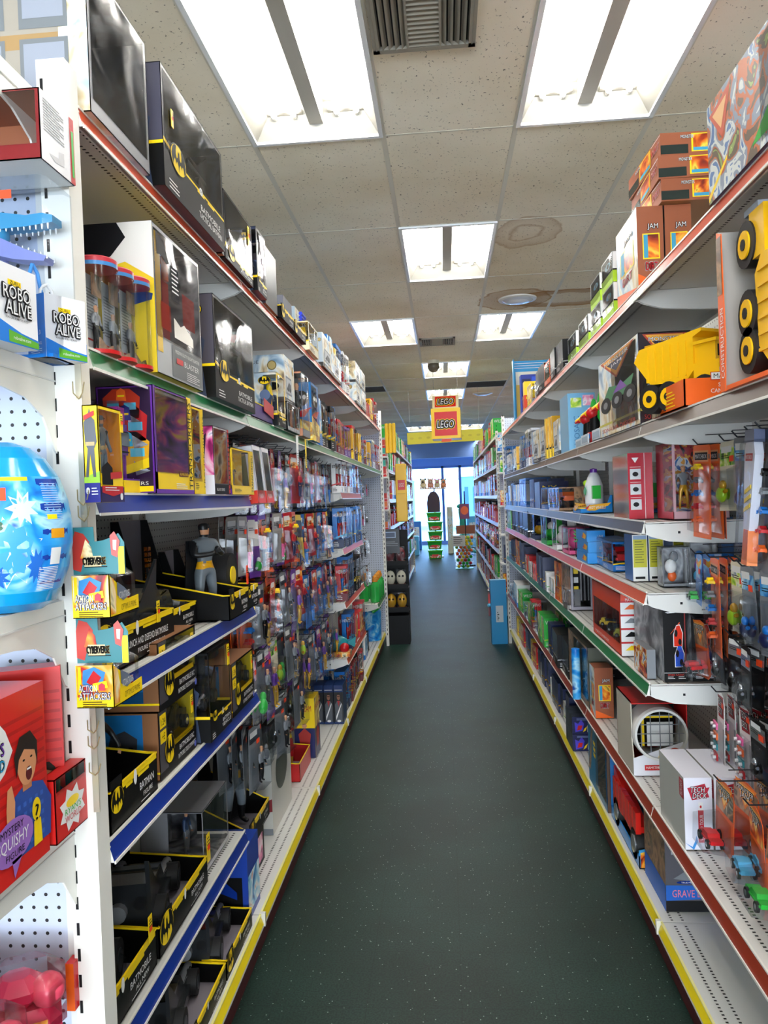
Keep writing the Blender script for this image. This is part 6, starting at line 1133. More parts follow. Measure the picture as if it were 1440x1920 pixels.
m.lathe([(.088,-.02),(.096,-.02),(.1,.0),(.1,.12),(.09,.12),(.088,.0),(.088,-.02)], wr, 40); o = m.build('wheel_ring', t); o.rotation_euler = (-PI/2, 0, 0); o.location = (0, .0, .155)
m = MB()
for i in range(-2, 3): a = i*.034; L_ = math.sqrt(.088**2-a*a); m.tube((a,.0,.155-L_),(a,.0,.155+L_),.0018,GREY); m.tube((-L_,.0,.155+a),(L_,.0,.155+a),.0018,GREY)
m.build('wire_grid', t)
m = MB(); m.box(-.04,.055,.03,.032,.1,.19,INK); m.box(-.06,-.05,.03,.04,.1,.2,YEL); m.box(-.05,.06,.05,.06,.2,.207,YEL); m.box(-.08,.08,.1,.104,.08,.24,BLACK); m.build('inner_card', t)
Y0 = solveY(.672, R6, 1117)
CT('R', .672, R6, Y0, Y0+.12, .235, .085, 'upright brown truck box with yellow framed picture, low red railed right shelf', A_SKY, BRW, None, d_brown)
WB('R', .672, R6, Y0+.16, Y0+.75, .30, .12, 'tall long glossy art box on the low red railed right shelf', A_DIRT, A_DARK, (.3,.05,.1,.05), mat('#54584c', .3), False, d_none, [('toy', car_mb(.2,.08,.1, GREY), (.1,.5,.1), (0,0,0))], WRINKLE)
t = thing('tube_packed_toy', 'slim clear tube pack with blue contents on the low red shelf', 'tube pack', (.66, Y0+.35, R6), 0); m = MB(); m.lathe([(.001,.002),(.022,.002),(.022,.26),(.001,.262)], A_ICE, 16); m.build('tube', t); t.location.x = .645; ALL[-1].location.x = .645
# base deck, right
def d_gd(m, F, w, d, h):
    g = F['right']; m.rect(g, 0, d, .0, .15*h, DARK, .001); m.dec(g, [(0,.15*h),(d,.2*h),(d,.36*h),(0,.36*h)], mat('#1360c0'), .001); m.text(g, 'GRAVE DIGGER', .08*d, .2*h, .66*d, .1*h, mat('#e87a8c'), .002); m.dec(g, [(.1*d,.45*h),(.3*d,.42*h),(.5*d,.5*h),(.3*d,.58*h)], GREY, .0012); m.dec(g, [(.55*d,.5*h),(.7*d,.52*h),(.8*d,.7*h),(.68*d,.66*h)], YEL, .0012); m.dec(g, [(.6*d,.36*h),(d,.36*h),(d,.55*h)], mat('#7a4a24'), .0011); m.rect(g, .08*d, .28*d, .78*h, .86*h, mat('#b9bcc4'), .001); m.oval(g, .3*d, .4*h, .16*d, .025*h, NAVY, .0014); m.text(g, 'TRUE METAL', .2*d, .39*h, .2*d, .02*h, INK, .002); m.rect(F['front'], 0, w, 0, .36*h, mat('#1360c0'), .001)
CT('R', .715, ZD, 2.72, 3.0, .255, .26, 'grey and blue monster truck box with pink lettering on the right base deck', A_DIRT, mat('#54525a', .35), None, d_gd)
t = thing('boxed_monster_truck', 'red trailer monster truck in an open blue box on the right base deck', 'boxed toy', (.70, 3.28, ZD), -PI/2); w_, d_, h_ = .50, .28, .30
m = MB(); m.box(-w_/2,w_/2,0,d_,0,.004,DARK); m.box(-w_/2,w_/2,d_-.004,d_,0,h_,BLACK); m.box(-w_/2,-w_/2+.004,0,d_,0,h_,mat('#186cb0')); m.box(-w_/2,w_/2,0,.004,0,.05,HWB); m.prism([(0,0),(d_,0),(d_,.13),(.0,.07)], 'x', w_/2-.004, w_/2, mat('#3a9cd8')); g = ((w_/2,0,0),(0,1,0),(0,0,1)); m.dec(g, [(.005,.004),(.27,.004),(.27,.11),(.005,.062)], A_FIRE, .001); m.rect(g, .02,.2,.02,.05,BLACK,.0014); m.text(g, 'MONSTER TRUCKS', .025, .025, .16, .02, YEL, .002); m.build('open_carton', t)
m = MB(); rr = mat('#e0241a', .25)
for i in range(7): m.box(-.2+i*.06,-.2+i*.06+.05,-.0,.02,.08+.006*i,.2,rr)
m.prism([(-.22,.1),(.2,.06),(.2,.14),(-.22,.24)], 'y', .01, .05, rr)
for x in (-.14, .17):
    for y in (.03, .2): m.tube((x,y-.03,.065),(x,y+.03,.065),.06,TYRE,n=20); m.tube((x,y-.034,.065),(x,y-.03,.065),.035,SIL,n=16)
m.box(-.1,.2,.06,.18,.09,.14,BLACK); m.box(.1,.2,.08,.16,.14,.18,INK)
for i in range(9): m.tube((-.2+i*.04,.12,.16),(-.19+i*.04,.12,.24),.02,TYRE,n=10); m.tube((-.2+i*.04,.095,.16),(-.19+i*.04,.095,.24),.006,mat('#4c9ccc'),n=6)
m.build('toy_truck', t)
WB('R', .69, ZD, 3.56, 4.0, .32, .2, 'tall blue and brown vehicle box with blue tube, right base deck', mat('#1c6ca8', .3), A_DIRT, (.5,.05,.1,.05), mat('#5c4434', .4), False, lambda m, F, w, d, h: (m.rect(F['front'], 0, .5*w, 0, h, mat('#1c7ca8'), .001), m.dec(F['front'], [(.0,.2*h),(.2*w,.9*h),(.3*w,.9*h),(.12*w,.2*h)], A_DIRT, .0014), [m.rect(F['front'], .3*w, .42*w, (.5+.09*k)*h, (.56+.09*k)*h, YEL, .0014) for k in range(3)]), [('toy', (lambda m: (m.tube((0,0,0),(0,0,.2),.03,BLUE,n=12), m)[-1])(MB()), (.2,.4,.1), (0,0,0))], WRINKLE)
for k in range(2): CT('E', 4.42, ZD+k*.098, .675, .84, .096, .24, ['lower of two stacked purple flame print boxes, right base deck', 'upper of two stacked purple flame print boxes, right base deck'][k], mat('#1a2050', .35), A_DARK, A_DARK, lambda m, F, w, d, h: (m.dec(F['front'], [(.1*w,.1*h),(.35*w,.2*h),(.4*w,.6*h),(.3*w,.85*h),(.2*w,.6*h),(.08*w,.7*h)], mat('#4a3cc8'), .001), m.dec(F['front'], [(.15*w,.2*h),(.3*w,.25*h),(.34*w,.5*h),(.2*w,.5*h)], RED, .0014), m.dec(F['front'], [(.35*w,.1*h),(.45*w,.2*h),(.5*w,.45*h),(.4*w,.3*h)], YEL, .0016), lines(m, F['front'], .15*w, .9*h, .7*w, 2, .07*h, mat('#8c9cc8')), m.rect(F['front'], .5*w, .95*w, .1*h, .5*h, A_GREY, .001)), name='flat_toy_box', group='purple flame print boxes')
# ------------------------------------------------------------------ near endcap goods
EA, EB, EC, ED, EE = 1.8955, 1.4525, 1.0355, 2.4005, .6755
WHB = mat('#e6e6ea', .4); BB = mat('#1478d4', .35)
def robo_box(x, y, z, w, d, h, rz, lab):
    t = thing('robot_pet_box', lab, 'toy box', (x, y, z), rz, 'blue and white robot pet boxes')
    m = MB(); m.box(-w/2, w/2, 0, d, 0, h, WHB, left=BB); F = FR(w, d, h)
    for s, ww in (('front', w), ('right', d)):
        g = F[s]; m.dec(g, [(0,0),(ww,0),(ww,.12*h),(.6*ww,.16*h),(0,.3*h)], BB, .0008); m.dec(g, [(.3*ww,.02*h),(ww,.01*h),(ww,.09*h),(.3*ww,.17*h)], mat('#5aa82c', .4), .0012)
    g = F['front']; m.rect(g, .32*w, .62*w, .74*h, .81*h, YEL, .0012); m.text(g, 'ZURU', .36*w, .752*h, .22*w, .045*h, BLACK, .002)
    m.text(g, 'ROBO', .18*w, .56*h, .62*w, .17*h, INK, .004, 0, mat('#26262a'), .12); m.text(g, 'ALIVE', .22*w, .37*h, .6*w, .17*h, INK, .004, 0, mat('#26262a'), .12); m.text(g, 'REAL-LIFE ROBOTIC PETS', .24*w, .31*h, .5*w, .03*h, BLACK, .0014); m.text(g, 'roboalive.com', .4*w, .06*h, .4*w, .045*h, INK, .0018)
    g = F['left']; m.text(g, 'x3', .55*d, .36*h, .2*d, .07*h, INK, .001); m.rect(g, .3*d, .5*d, .36*h, .42*h, mat('#8fc8f0'), .001); m.text(g, 'WARNING', .2*d, .2*h, .6*d, .05*h, INK, .001); lines(m, g, .2*d, .17*h, .6*d, 4, .03*h, mat('#bfe0f6'), .001)
    m.build('carton', t); return t
EX = -.735
t = robo_box(-.686, 1.225, EA, .105, .08, .128, math.radians(82), 'blue and white robot pet box at the left edge of the picture'); 
m = MB(); m.path([(-.03,.03,.128),(-.02,.04,.17),(.0,.05,.20)], .006, INK, 8); m.build('tail_loop', t)
t = robo_box(-.672, 1.365, EA, .086, .05, .113, math.radians(64), 'blue and white robot pet box at the right corner of the endcap shelf')
m = MB(); m.path([(.0,.03,.11),(-.004,.03,.128),(-.014,.03,.138),(-.026,.03,.13),(-.03,.03,.11)], .003, INK, 8); m.path([(-.04,.03,.11),(-.045,.035,.15),(-.038,.035,.17),(-.028,.035,.155),(-.026,.03,.12)], .0035, mat('#3a8cd8', .3), 8); m.build('tail_loop', t)
t = thing('dinosaur_toy_pack', 'blue toothed toy reptile head in a clear pack on the endcap', 'boxed toy', (-.81, 1.375, EA), 0)
cm = creature_mb(.25, mat('#2f8fc0', .4), mat('#7d86c4', .4)); o = cm.build('toy_reptile', t); o.location = (-.0, 0, .17)
m = MB(); m.rbox(-.2, .135, -.05, .05, .0, .325, BLIS, .012); m.build('clear_box', t)
m = MB(); m.box(-.19,.13,-.045,.045,0,.006,BB); m.box(-.19,-.06,.04,.045,.0,.28,mat('#8c9cc0', .4)); m.rect(((.0,-.052,.28),(1,0,0),(0,0,1)), .04,.07,.0,.015, TAGO, .001); m.build('printed_insert', t)
t = thing('window_box_toy', 'red based clear fronted box with white side lying on the reptile pack', 'boxed toy', (-.785, 1.28, 2.2215), 0); 
w_, d_, h_ = .25, .12, .12; m = wbox_mb(w_, d_, h_, mat('#7c1418', .35), mat('#9a5a38', .4), (.03,.03,.22,.03), mat('#dcdcd8', .35), False, lambda m, F, w, d, h: (m.rect(F['right'], 0, d, 0, h, WHB, .0008), lines(m, F['right'], .08*d, .9*h, .6*d, 12, .04*h, GREY, .0014), m.dec(F['right'], [(.2*d,.16*h),(.5*d,.2*h),(.5*d,.3*h),(.66*d,.34*h),(.66*d,.14*h),(.4*d,.1*h)], mat('#c8c8cc'), .0014), m.rect(F['right'], .86*d, d, 0, h, mat('#c4302c'), .0014), m.rect(F['right'], .9*d, .97*d, .1*h, .8*h, GRN, .002)))
m.build('carton', t); film_part(t, w_, d_, h_, (.03,.03,.22,.03), False, WRINKLE)
# big blue egg
t = thing('surprise_egg', 'giant blue plastic surprise egg with icy printed band on the endcap', 'toy egg', (-.752, 1.285, EB)); t.scale = (.70, .70, .80)
prof = [(.001,0),(.075,.002),(.105,.02),(.118,.045),(.137,.09),(.148,.14),(.149,.185),(.141,.235),(.123,.285),(.094,.325),(.058,.35),(.02,.362),(.001,.363)]
eg = mat('#1496d4', .12); sl = A_ICE
m = MB(); m.lathe(prof, [eg, eg, eg]+[sl]*5+[eg]*4, 48); m.build('shell', t)
m = MB()
def ep(a, z, k=1.004):
    for (r0, z0), (r1, z1) in zip(prof, prof[1:]):
        if z0 <= z <= z1+1e-6: r = r0+(r1-r0)*(z-z0)/(z1-z0); break
    return (r*k*math.sin(a), -r*k*math.cos(a), z)
def ewrap(pts, mt, k=1.005, n=6):
    """quad patch (a0, a1, z0, z1) of print wrapped on the egg"""
    a0, a1, z0, z1 = pts
    for i in range(n):
        u, v = a0+(a1-a0)*i/n, a0+(a1-a0)*(i+1)/n
        for j in range(4): p, q = z0+(z1-z0)*j/4, z0+(z1-z0)*(j+1)/4; m.add([ep(u,p,k), ep(v,p,k), ep(v,q,k), ep(u,q,k)], [(0,1,2,3)], mt, True)
for a0, a1, z0, z1, c, k in ((1.05, 1.62, .06, .28, mat('#123c9c', .25), 1.003), (.1, .9, .276, .284, YEL, 1.005), (.28,.52,.236,.262, TAGO, 1.008), (1.15,1.35,.195,.205, YEL, 1.006), (1.2,1.42,.10,.135, INK, 1.006), (1.2,1.5,.155,.175, mat('#e8a020', .3), 1.006)): ewrap((a0,a1,z0,z1), c, k)
for i in range(16): ewrap((1.12, 1.5, .27-i*.005-.001, .27-i*.005+.0008), mat('#9ab8e8', .4), 1.006, 3)
for i in range(14): ewrap((1.0, 1.4, .095-i*.0035-.001, .095-i*.0035+.0006), INK, 1.007, 3)
def eblob(ca, cz, ra, rz, mt, k, n=18, jag=0):
    P = []
    for i in range(n): th = 2*PI*i/n; q = 1+(jag if i % 2 else -jag); P.append(ep(ca+ra*q*math.cos(th), cz+rz*q*math.sin(th), k))
    c_ = ep(ca, cz, k+.002); m.add([c_]+P, [(0, i+1, (i+1) % n+1) for i in range(n)], mt, True)
for ca, cz, ra, rz, c, k, jg in ((.55,.13,.42,.06,INK,1.004,.25),(.6,.135,.28,.05,mat('#3f9ce0', .3),1.007,.12),(.75,.22,.2,.03,mat('#bfe8fa', .3),1.006,.3),(.2,.2,.14,.02,mat('#eaf6fc'),1.006,.3),(.95,.1,.12,.03,mat('#1868c8'),1.008,.25),(.3,.08,.2,.02,mat('#1460b8'),1.008,.3),(.42,.185,.05,.009,mat('#2a5a3c'),1.012,0)): eblob(ca, cz, ra, rz, c, k, 18, jg)
def etext(s, a, z, w, h, mt, k, out=None):
    vs, fs, _ = text_polys(s)
    for dx, dz, mm, kk in ([(math.cos(q*PI/4)*h*.12, math.sin(q*PI/4)*h*.12, out, k) for q in range(8)] if out else [])+[(0, 0, mt, k+.004)]:
        m.add([ep(a+(x*w+dx)/.14, z+y*h+dz, kk) for x, y in vs], fs, mm)
etext('SMASHERS', -1.32, .222, .215, .06, INK, 1.014, mat('#8c1420')); etext('ICE', -.36, .165, .075, .035, mat('#9adcf4'), 1.016, mat('#0c2c6c')); etext('5+', .385, .181, .014, .008, INK, 1.016)
m.build('printed_label', t)
# squishy boxes
RY = mat('#d4201c', .35)
def kid(m, g, x, y, s):
    """cheering child with dark hair and blue shirt, printed picture"""
    m.dec(g, [(x-.5*s,y),(x+.55*s,y),(x+.6*s,y+.5*s),(x+.4*s,y+.78*s),(x+.12*s,y+.86*s),(x-.12*s,y+.86*s),(x-.4*s,y+.76*s)], mat('#2c4fa0', .4), .0012)
    for i in range(6):
        for j in range(5): m.rect(g, x-.38*s+i*.14*s, x-.31*s+i*.14*s, y+.08*s+j*.13*s, y+.14*s+j*.13*s, mat('#3a66c0', .4), .0016)
    m.rect(g, x-.1*s, x+.12*s, y+.8*s, y+.98*s, mat('#c07a52', .5), .0016); m.oval(g, x+.02*s, y+1.16*s, .23*s, .3*s, mat('#d89468', .5), .002)
    m.dec(g, [(x-.24*s,y+1.02*s),(x-.28*s,y+1.3*s),(x-.14*s,y+1.52*s),(x+.12*s,y+1.54*s),(x+.28*s,y+1.36*s),(x+.27*s,y+1.05*s),(x+.21*s,y+1.26*s),(x-.04*s,y+1.34*s),(x-.17*s,y+1.24*s)], HAIR, .0024)
    m.oval(g, x+.05*s, y+1.0*s, .075*s, .09*s, mat('#5c1418'), .0026, 14); m.rect(g, x+.0*s, x+.1*s, y+1.05*s, y+1.075*s, INK, .003)
    for q in (-.06, .12): m.oval(g, x+q*s, y+1.2*s, .03*s, .014*s, BLACK, .0026, 10)
    m.dec(g, [(x-.5*s,y+.2*s),(x-.36*s,y+.2*s),(x-.3*s,y+.75*s),(x-.36*s,y+.98*s),(x-.46*s,y+.95*s),(x-.5*s,y+.7*s)], mat('#d89468', .5), .0026)
def d_squish(m, F, w, d, h):
    for s, ww in (('front', w), ('right', d)):
        g = F[s]; m.rect(g, 0, ww, 0, h, RY, .0004)
        for i in range(10): m.rect(g, .02*ww, .98*ww, h*(.3+.06*i), h*(.32+.06*i), mat('#b81818', .4), .0007)
        if ww > .1:
            m.dec(g, [(.3*ww,.5*h),(.48*ww,.55*h),(.58*ww,.6*h),(.66*ww,.7*h),(.6*ww,.82*h),(.52*ww,.9*h),(.42*ww,.84*h),(.32*ww,.92*h),(.22*ww,.84*h),(.2*ww,.6*h)], INK, .001)
            m.oval(g, .42*ww, .8*h, .08*ww, .05*h, YEL, .0034); m.text(g, "RYAN'S", .33*ww, .7*h, .25*ww, .07*h, mat('#6a3aa8'), .002, 0, INK); m.text(g, 'WORLD', .33*ww, .62*h, .25*ww, .06*h, mat('#2a9ad0'), .002, 0, INK)
        kid(m, g, .78*ww, .1*h, min(ww*.42, h*.5))
        m.oval(g, .62*ww, .22*h, .2*ww, .12*h, mat('#9a6cc0', .4), .003); m.dec(g, [(.6*ww,.12*h),(.7*ww,.12*h),(.62*ww,.02*h)], mat('#9a6cc0', .4), .003); m.text(g, 'MYSTERY', .5*ww, .27*h, .22*ww, .04*h, BLACK, .004); m.text(g, 'SQUISHY', .46*ww, .18*h, .3*ww, .075*h, INK, .004, .1, mat('#3a2450')); m.text(g, 'FIGURE', .54*ww, .135*h, .18*ww, .035*h, BLACK, .004)
        m.oval(g, .86*ww, .3*h, .045*ww, .065*h, YEL, .003); m.dec(g, [(.82*ww,.1*h),(.91*ww,.1*h),(.9*ww,.24*h),(.83*ww,.24*h)], YEL, .003); m.text(g, '?', .84*ww, .24*h, .04*ww, .09*h, BLACK, .004)
o = carton_mb(.30, .16, .295, RY, RY, mat('#e03c30', .3), d_squish).build('squishy_toy_box'); o.location = (-.702, 1.135, EC); o.rotation_euler = (0, 0, PI/2); tag(o, 'large red mystery squishy box with a laughing child, front of the endcap shelf', 'toy box')
o = carton_mb(.15, .05, .30, RY, RY, mat('#e03c30', .3), d_squish).build('squishy_toy_box'); o.location = (-.785, 1.345, EC); o.rotation_euler = (0, 0, .45); tag(o, 'second red mystery squishy box, standing behind the large one', 'toy box')
t = WB('L', -.697, EC, 1.30, 1.42, .115, .03, 'small red box with a white star burst leaning by the endcap post', RY, mat('#2c8c94', .4), (.04,.04,.78,.02), RY, False, lambda m, F, w, d, h: (m.dec(F['front'], [(w*.5+math.cos(i*PI/8)*w*(.42 if i % 2 else .3), h*.4+math.sin(i*PI/8)*h*(.36 if i % 2 else .24)) for i in range(16)], INK, .001), m.oval(F['front'], .5*w, .5*h, .2*w, .08*h, YEL, .0014), m.text(F['front'], "RYAN'S", .25*w, .34*h, .5*w, .1*h, GRN, .002), m.text(F['front'], 'WORLD', .25*w, .22*h, .5*w, .1*h, RED, .002)))
# top shelf of the endcap holds nothing visible; the lowest carries pink bagged toys
PKM = mat('#e0305c', .3)
for i, (x, y, s, rz) in enumerate(((-.79, 1.33, .85, .5), (-.93, 1.33, .85, .35), (-.79, 1.19, .9, .6), (-.93, 1.16, .9, .3))):
    t = thing('bagged_toy', ['pink red toy in a clear bag, back right of the lowest endcap shelf', 'pink red bagged toy beside the post one, farther left', 'pink red bagged toy in front, right of the lowest endcap shelf', 'pink red bagged toy in front, left of the lowest endcap shelf'][i], 'bagged toy', (x, y, EE), rz, 'pink bagged toys')
    m = MB(); m.rbox(-.075*s,.075*s,-.05,.05,.0,.06,PKM,.02); m.rbox(-.06*s,.04*s,-.04,.04,.06,.115,PKM,.02); m.ball((.05*s,-.02,.085),.03,mat('#f0506c', .3),12); m.rect(((-.03,-.052,.01),(1,0,0),(0,0,1)), 0,.07,.0,.04, A_RED, .001); m.build('toy', t)
    m = MB(); m.rbox(-.085*s,.085*s,-.058,.058,.0,.135,WRINKLE,.03); m.build('clear_bag', t)
t = CT('E', 1.40, EE+.0, -.745, -.729, .09, .03, 'thin red orange card standing against the post, lowest endcap shelf', ORG, RED)
# ------------------------------------------------------------------ kinds for the many smaller packs
PROTO = {}
class Kind:
    def __init__(s, look, short, cat, name, w, d, h, fn, hang=False):
        s.look, s.short, s.cat, s.name, s.w, s.d, s.h, s.fn, s.hang, s.root = look, short, cat, name, w, d, h, fn, hang, None
    def put(s, loc, rz, where, group, sc=None, run=None):
        if s.root is None:
            s.root = s.fn(s); o = s.root
            if o.name.startswith('tmp'): o.name = s.name
            o.location = loc; o.rotation_euler = rz if hasattr(rz, '__len__') else (0, 0, rz)
            if sc: o.scale = sc
        else: o = dup(s.root, loc, rz, None, None, sc); ALL.pop()
        return auto(o, s, (where, run), s.cat, group)
def kwin(look, short, fr, inner, w, d, h, toy, b=(.08,.08,.22,.08), deco=d_none, open_side=True, side=None):
    def fn(s):
        t = bpy.data.objects.new(s.name, None); t.empty_display_size = .05; COL.objects.link(t)
        wbox_mb(w, d, h, fr, inner, b, side, open_side, deco).build('carton', t); film_part(t, w, d, h, b, open_side, WRINKLE if w > .15 else FILM)
        o = toy().build('toy', t); o.location = (0, d*.5, h*b[2]+.004); return t
    return Kind(look, short, 'boxed toy', 'window_box_toy', w, d, h, fn)
def kbox(look, short, front, side, w, d, h, deco=d_none, name='toy_carton', cat='toy box'):
    def fn(s): return carton_mb(w, d, h, front, side, None, deco).build(s.name)
    return Kind(look, short, cat, name, w, d, h, fn)
def kcard(look, short, card, header, w, h, toy, bub=(.8,.5,.035), deco=None, shape=None):
    def fn(s):
        t = bpy.data.objects.new(s.name, None); t.empty_display_size = .05; COL.objects.link(t)
        return blister(t, w, h, card, header, toy() if toy else None, bub, deco, shape)
    return Kind(look, short, 'carded toy', 'carded_toy', w, bub[2], h, fn, True)
P = PAL
fg = lambda h, a, b_, c=None, **k: (lambda: fig_mb(h, P.get(a, a), P.get(b_, b_), boots=P.get(c or b_), **k))
cr = lambda L, c, st='car': (lambda: car_mb(L, L*.45, L*.38, P[c], style=st))
def blob(c1, c2, s=.05): return lambda: (lambda m: (m.ball((0,0,s),s,P[c1],12,(1,.6,1)), m.ball((s*.3,0,s*2.1),s*.6,P[c2],12,(1,.7,1)), m.tube((-s*1.1,0,s*.6),(s*1.2,0,s*1.4),s*.25,P[c2]), m)[-1])(MB())
def st(c1, c2, t=None, badge=None): return d_stripe(P[c1], P[c2], t, INK if c1 not in ('white','yellow') else BLACK, badge)
K = dict(
 fr=kwin('red framed figure window box','red box',P['red'],A_RED,.13,.08,.24,fg(.17,'red','blue'),deco=st('maroon','gold','HERO')),
 fb=kwin('blue framed figure window box','blue box',P['blue'],A_BLUE,.12,.07,.26,fg(.18,'blue','red'),deco=st('navy','light blue','HERO')),
 fy=kwin('yellow framed figure window box','yellow box',P['yellow'],A_YEL,.13,.08,.25,fg(.17,'grey','black'),deco=st('navy','red')),
 fp=kwin('purple framed figure window box','purple box',P['purple'],A_PURP,.13,.08,.24,fg(.17,'purple','gold'),deco=st('purple','pink')),
 fk=kwin('black framed figure window box','black box',P['black'],A_DARK,.13,.08,.25,fg(.18,'grey','black'),deco=st('black','yellow')),
 fw=kwin('white framed figure window box','white box',P['white'],A_GREY,.12,.08,.26,fg(.17,'white','red'),deco=st('white','red','STAR',)),
 cb=kwin('blue framed car window box','blue car box',P['blue'],A_BLUE,.24,.11,.13,cr(.18,'red'),deco=st('blue','yellow')),
 co=kwin('orange framed car window box','orange car box',P['orange'],A_FIRE,.24,.11,.13,cr(.18,'green','monster'),deco=st('orange','black','TRUCK')),
 ck=kwin('black framed car window box','black car box',P['black'],A_DARK,.26,.12,.14,cr(.2,'silver'),deco=st('black','red')),
 cg=kwin('green framed truck window box','green truck box',P['green'],A_GREEN,.22,.1,.16,cr(.16,'yellow','truck'),deco=st('green','white')),
 wb=kbox('white and blue printed carton','white carton',A_BLUE,P['white'],.22,.12,.2,st('blue','white','PLAY')),
 rb=kbox('red printed carton','red carton',A_RED,P['red'],.2,.12,.18,st('red','yellow','FUN')),
 yb=kbox('yellow printed carton','yellow carton',A_YEL,P['yellow'],.18,.1,.2,st('yellow','red','TOYS')),
 nb=kbox('navy carton with gold line','navy carton',P['navy'],P['navy'],.16,.1,.22,st('navy','gold')),
 gb=kbox('green printed carton','green carton',A_GREEN,P['green'],.18,.1,.2,st('green','lime','WILD')),
 kb=kbox('dark vehicle picture carton','dark carton',A_DARK,P['black'],.28,.14,.2,st('black','silver')),
 br=kbox('brown truck picture carton','brown carton',A_FIRE,P['brown'],.2,.1,.22,d_brown),
 sk=kbox('sky printed vehicle carton','pale carton',A_SKY,A_SKY,.26,.14,.2,d_jl),
 mj=kbox('dark carton with triangle badge','triangle badge carton',A_DIRT,A_DARK,.26,.12,.22,d_mj),
 pk=kwin('pink toned toy window box','pink box',P['pink'],A_PINK,.16,.09,.18,blob('pink','white',.035),deco=st('pink','white')),
 tl=kwin('teal toned toy window box','teal box',P['teal'],A_GREEN,.16,.09,.2,blob('lime','orange',.035),deco=st('teal','lime')),
 sm=kbox('small colourful printed box','small box',A_MIX,P['red'],.09,.07,.13,d_none),
 sw=kbox('small white printed box','small white box',A_SKY,P['white'],.09,.07,.12,st('white','green')),
 sv=kwin('small silver film box','silver box',P['silver'],A_GREY,.12,.08,.12,blob('grey','light blue',.025)),
 thin=kbox('thin blue figure carton','thin carton',A_BLUE,P['blue'],.06,.12,.24,st('blue','yellow')),
 thy=kbox('thin yellow figure carton','thin yellow carton',A_YEL,P['gold'],.06,.12,.23,st('yellow','black')),
)
HOLE = mat('#1c1c1e')
def dk_hw(m, fr, w, h): m.dec(fr, [(.08*w,.8*h),(.5*w,.72*h),(.92*w,.84*h),(.9*w,.93*h),(.5*w,.84*h),(.1*w,.9*h)], mat('#f2b21c'), .001); m.dec(fr, [(.08*w,.8*h),(.3*w,.76*h),(.34*w,.88*h),(.1*w,.9*h)], RED, .0014); tag_orange(m, fr, .6*w, .62*h)
def dk_mj(m, fr, w, h): m.dec(fr, [(.06*w,.97*h),(.94*w,.97*h),(.5*w,.6*h)], mat('#e8842c'), .001); m.dec(fr, [(.15*w,.93*h),(.85*w,.93*h),(.5*w,.66*h)], mat('#f6c46c'), .0014); m.text(fr, 'MONSTER', .16*w, .84*h, .68*w, .07*h, INK, .003, 0, BLACK, .15); m.text(fr, 'JAM', .32*w, .74*h, .36*w, .09*h, INK, .003, 0, BLACK, .12)
def dk_td(m, fr, w, h): m.dec(fr, [(.14*w,.95*h),(.9*w,.97*h),(.84*w,.86*h),(.92*w,.72*h),(.24*w,.70*h)], mat('#a01828'), .001); m.text(fr, 'TECH', .24*w, .855*h, .5*w, .075*h, INK, .003, 0, BLACK, .12); m.text(fr, 'DECK', .3*w, .75*h, .5*w, .075*h, INK, .003, 0, BLACK, .12); tag_orange(m, fr, .72*w, .84*h, .02); m.rect(fr, .8*w, .98*w, .08*h, .6*h, mat('#9a9ca0'), .001)
def dk_mb(m, fr, w, h): m.rect(fr, .1*w, .9*w, .82*h, .94*h, mat('#e8a070'), .001); m.rect(fr, .14*w, .86*w, .84*h, .92*h, BLACK, .0014); m.text(fr, 'MATCHBOX', .18*w, .855*h, .64*w, .045*h, INK, .002); tag_orange(m, fr, .62*w, .72*h)
def dk_tag(m, fr, w, h): m.rect(fr, .1*w, .7*w, .84*h, .93*h, INK, .001); tag_orange(m, fr, .6*w, .7*h); lines(m, fr, .12*w, .8*h, .5*w, 2, .03*h, BLACK, .0014)
def skate():
    m = MB()
    for i, c in enumerate(('red', 'teal', 'orange', 'pink')): z = .02+i*.032; m.box(-.03, .02, -.005, .0, z, z+.02, P[c]); [m.tube((x,-.006,z+.01),(x,-.014,z+.01),.005,INK,n=8) for x in (-.022,.012)]
    return m
def multi():
    m = MB()
    for i, c in enumerate(('orange', 'red', 'blue', 'grey', 'yellow')):
        k = car_mb(.05, .024, .02, P[c]); o = len(m.v); m.T = Matrix.Translation((0, 0, .01+i*.042)); m.add(k.v, k.f, P[c]); m.T = Matrix.Identity(4)
    return m
CUT = [(-.5,0),(.3,0),(.5,.1),(.5,.86),(.3,.97),(.05,1),(-.3,.97),(-.5,.9)]
BATSH = [(-.5,.98),(-.1,1),(.0,.93),(.2,.97),(.42,.96),(.44,.7),(.5,.2),(.5,0),(.2,0),(.1,.02),(-.1,.0),(-.38,.02),(-.42,.3),(-.5,.6)]
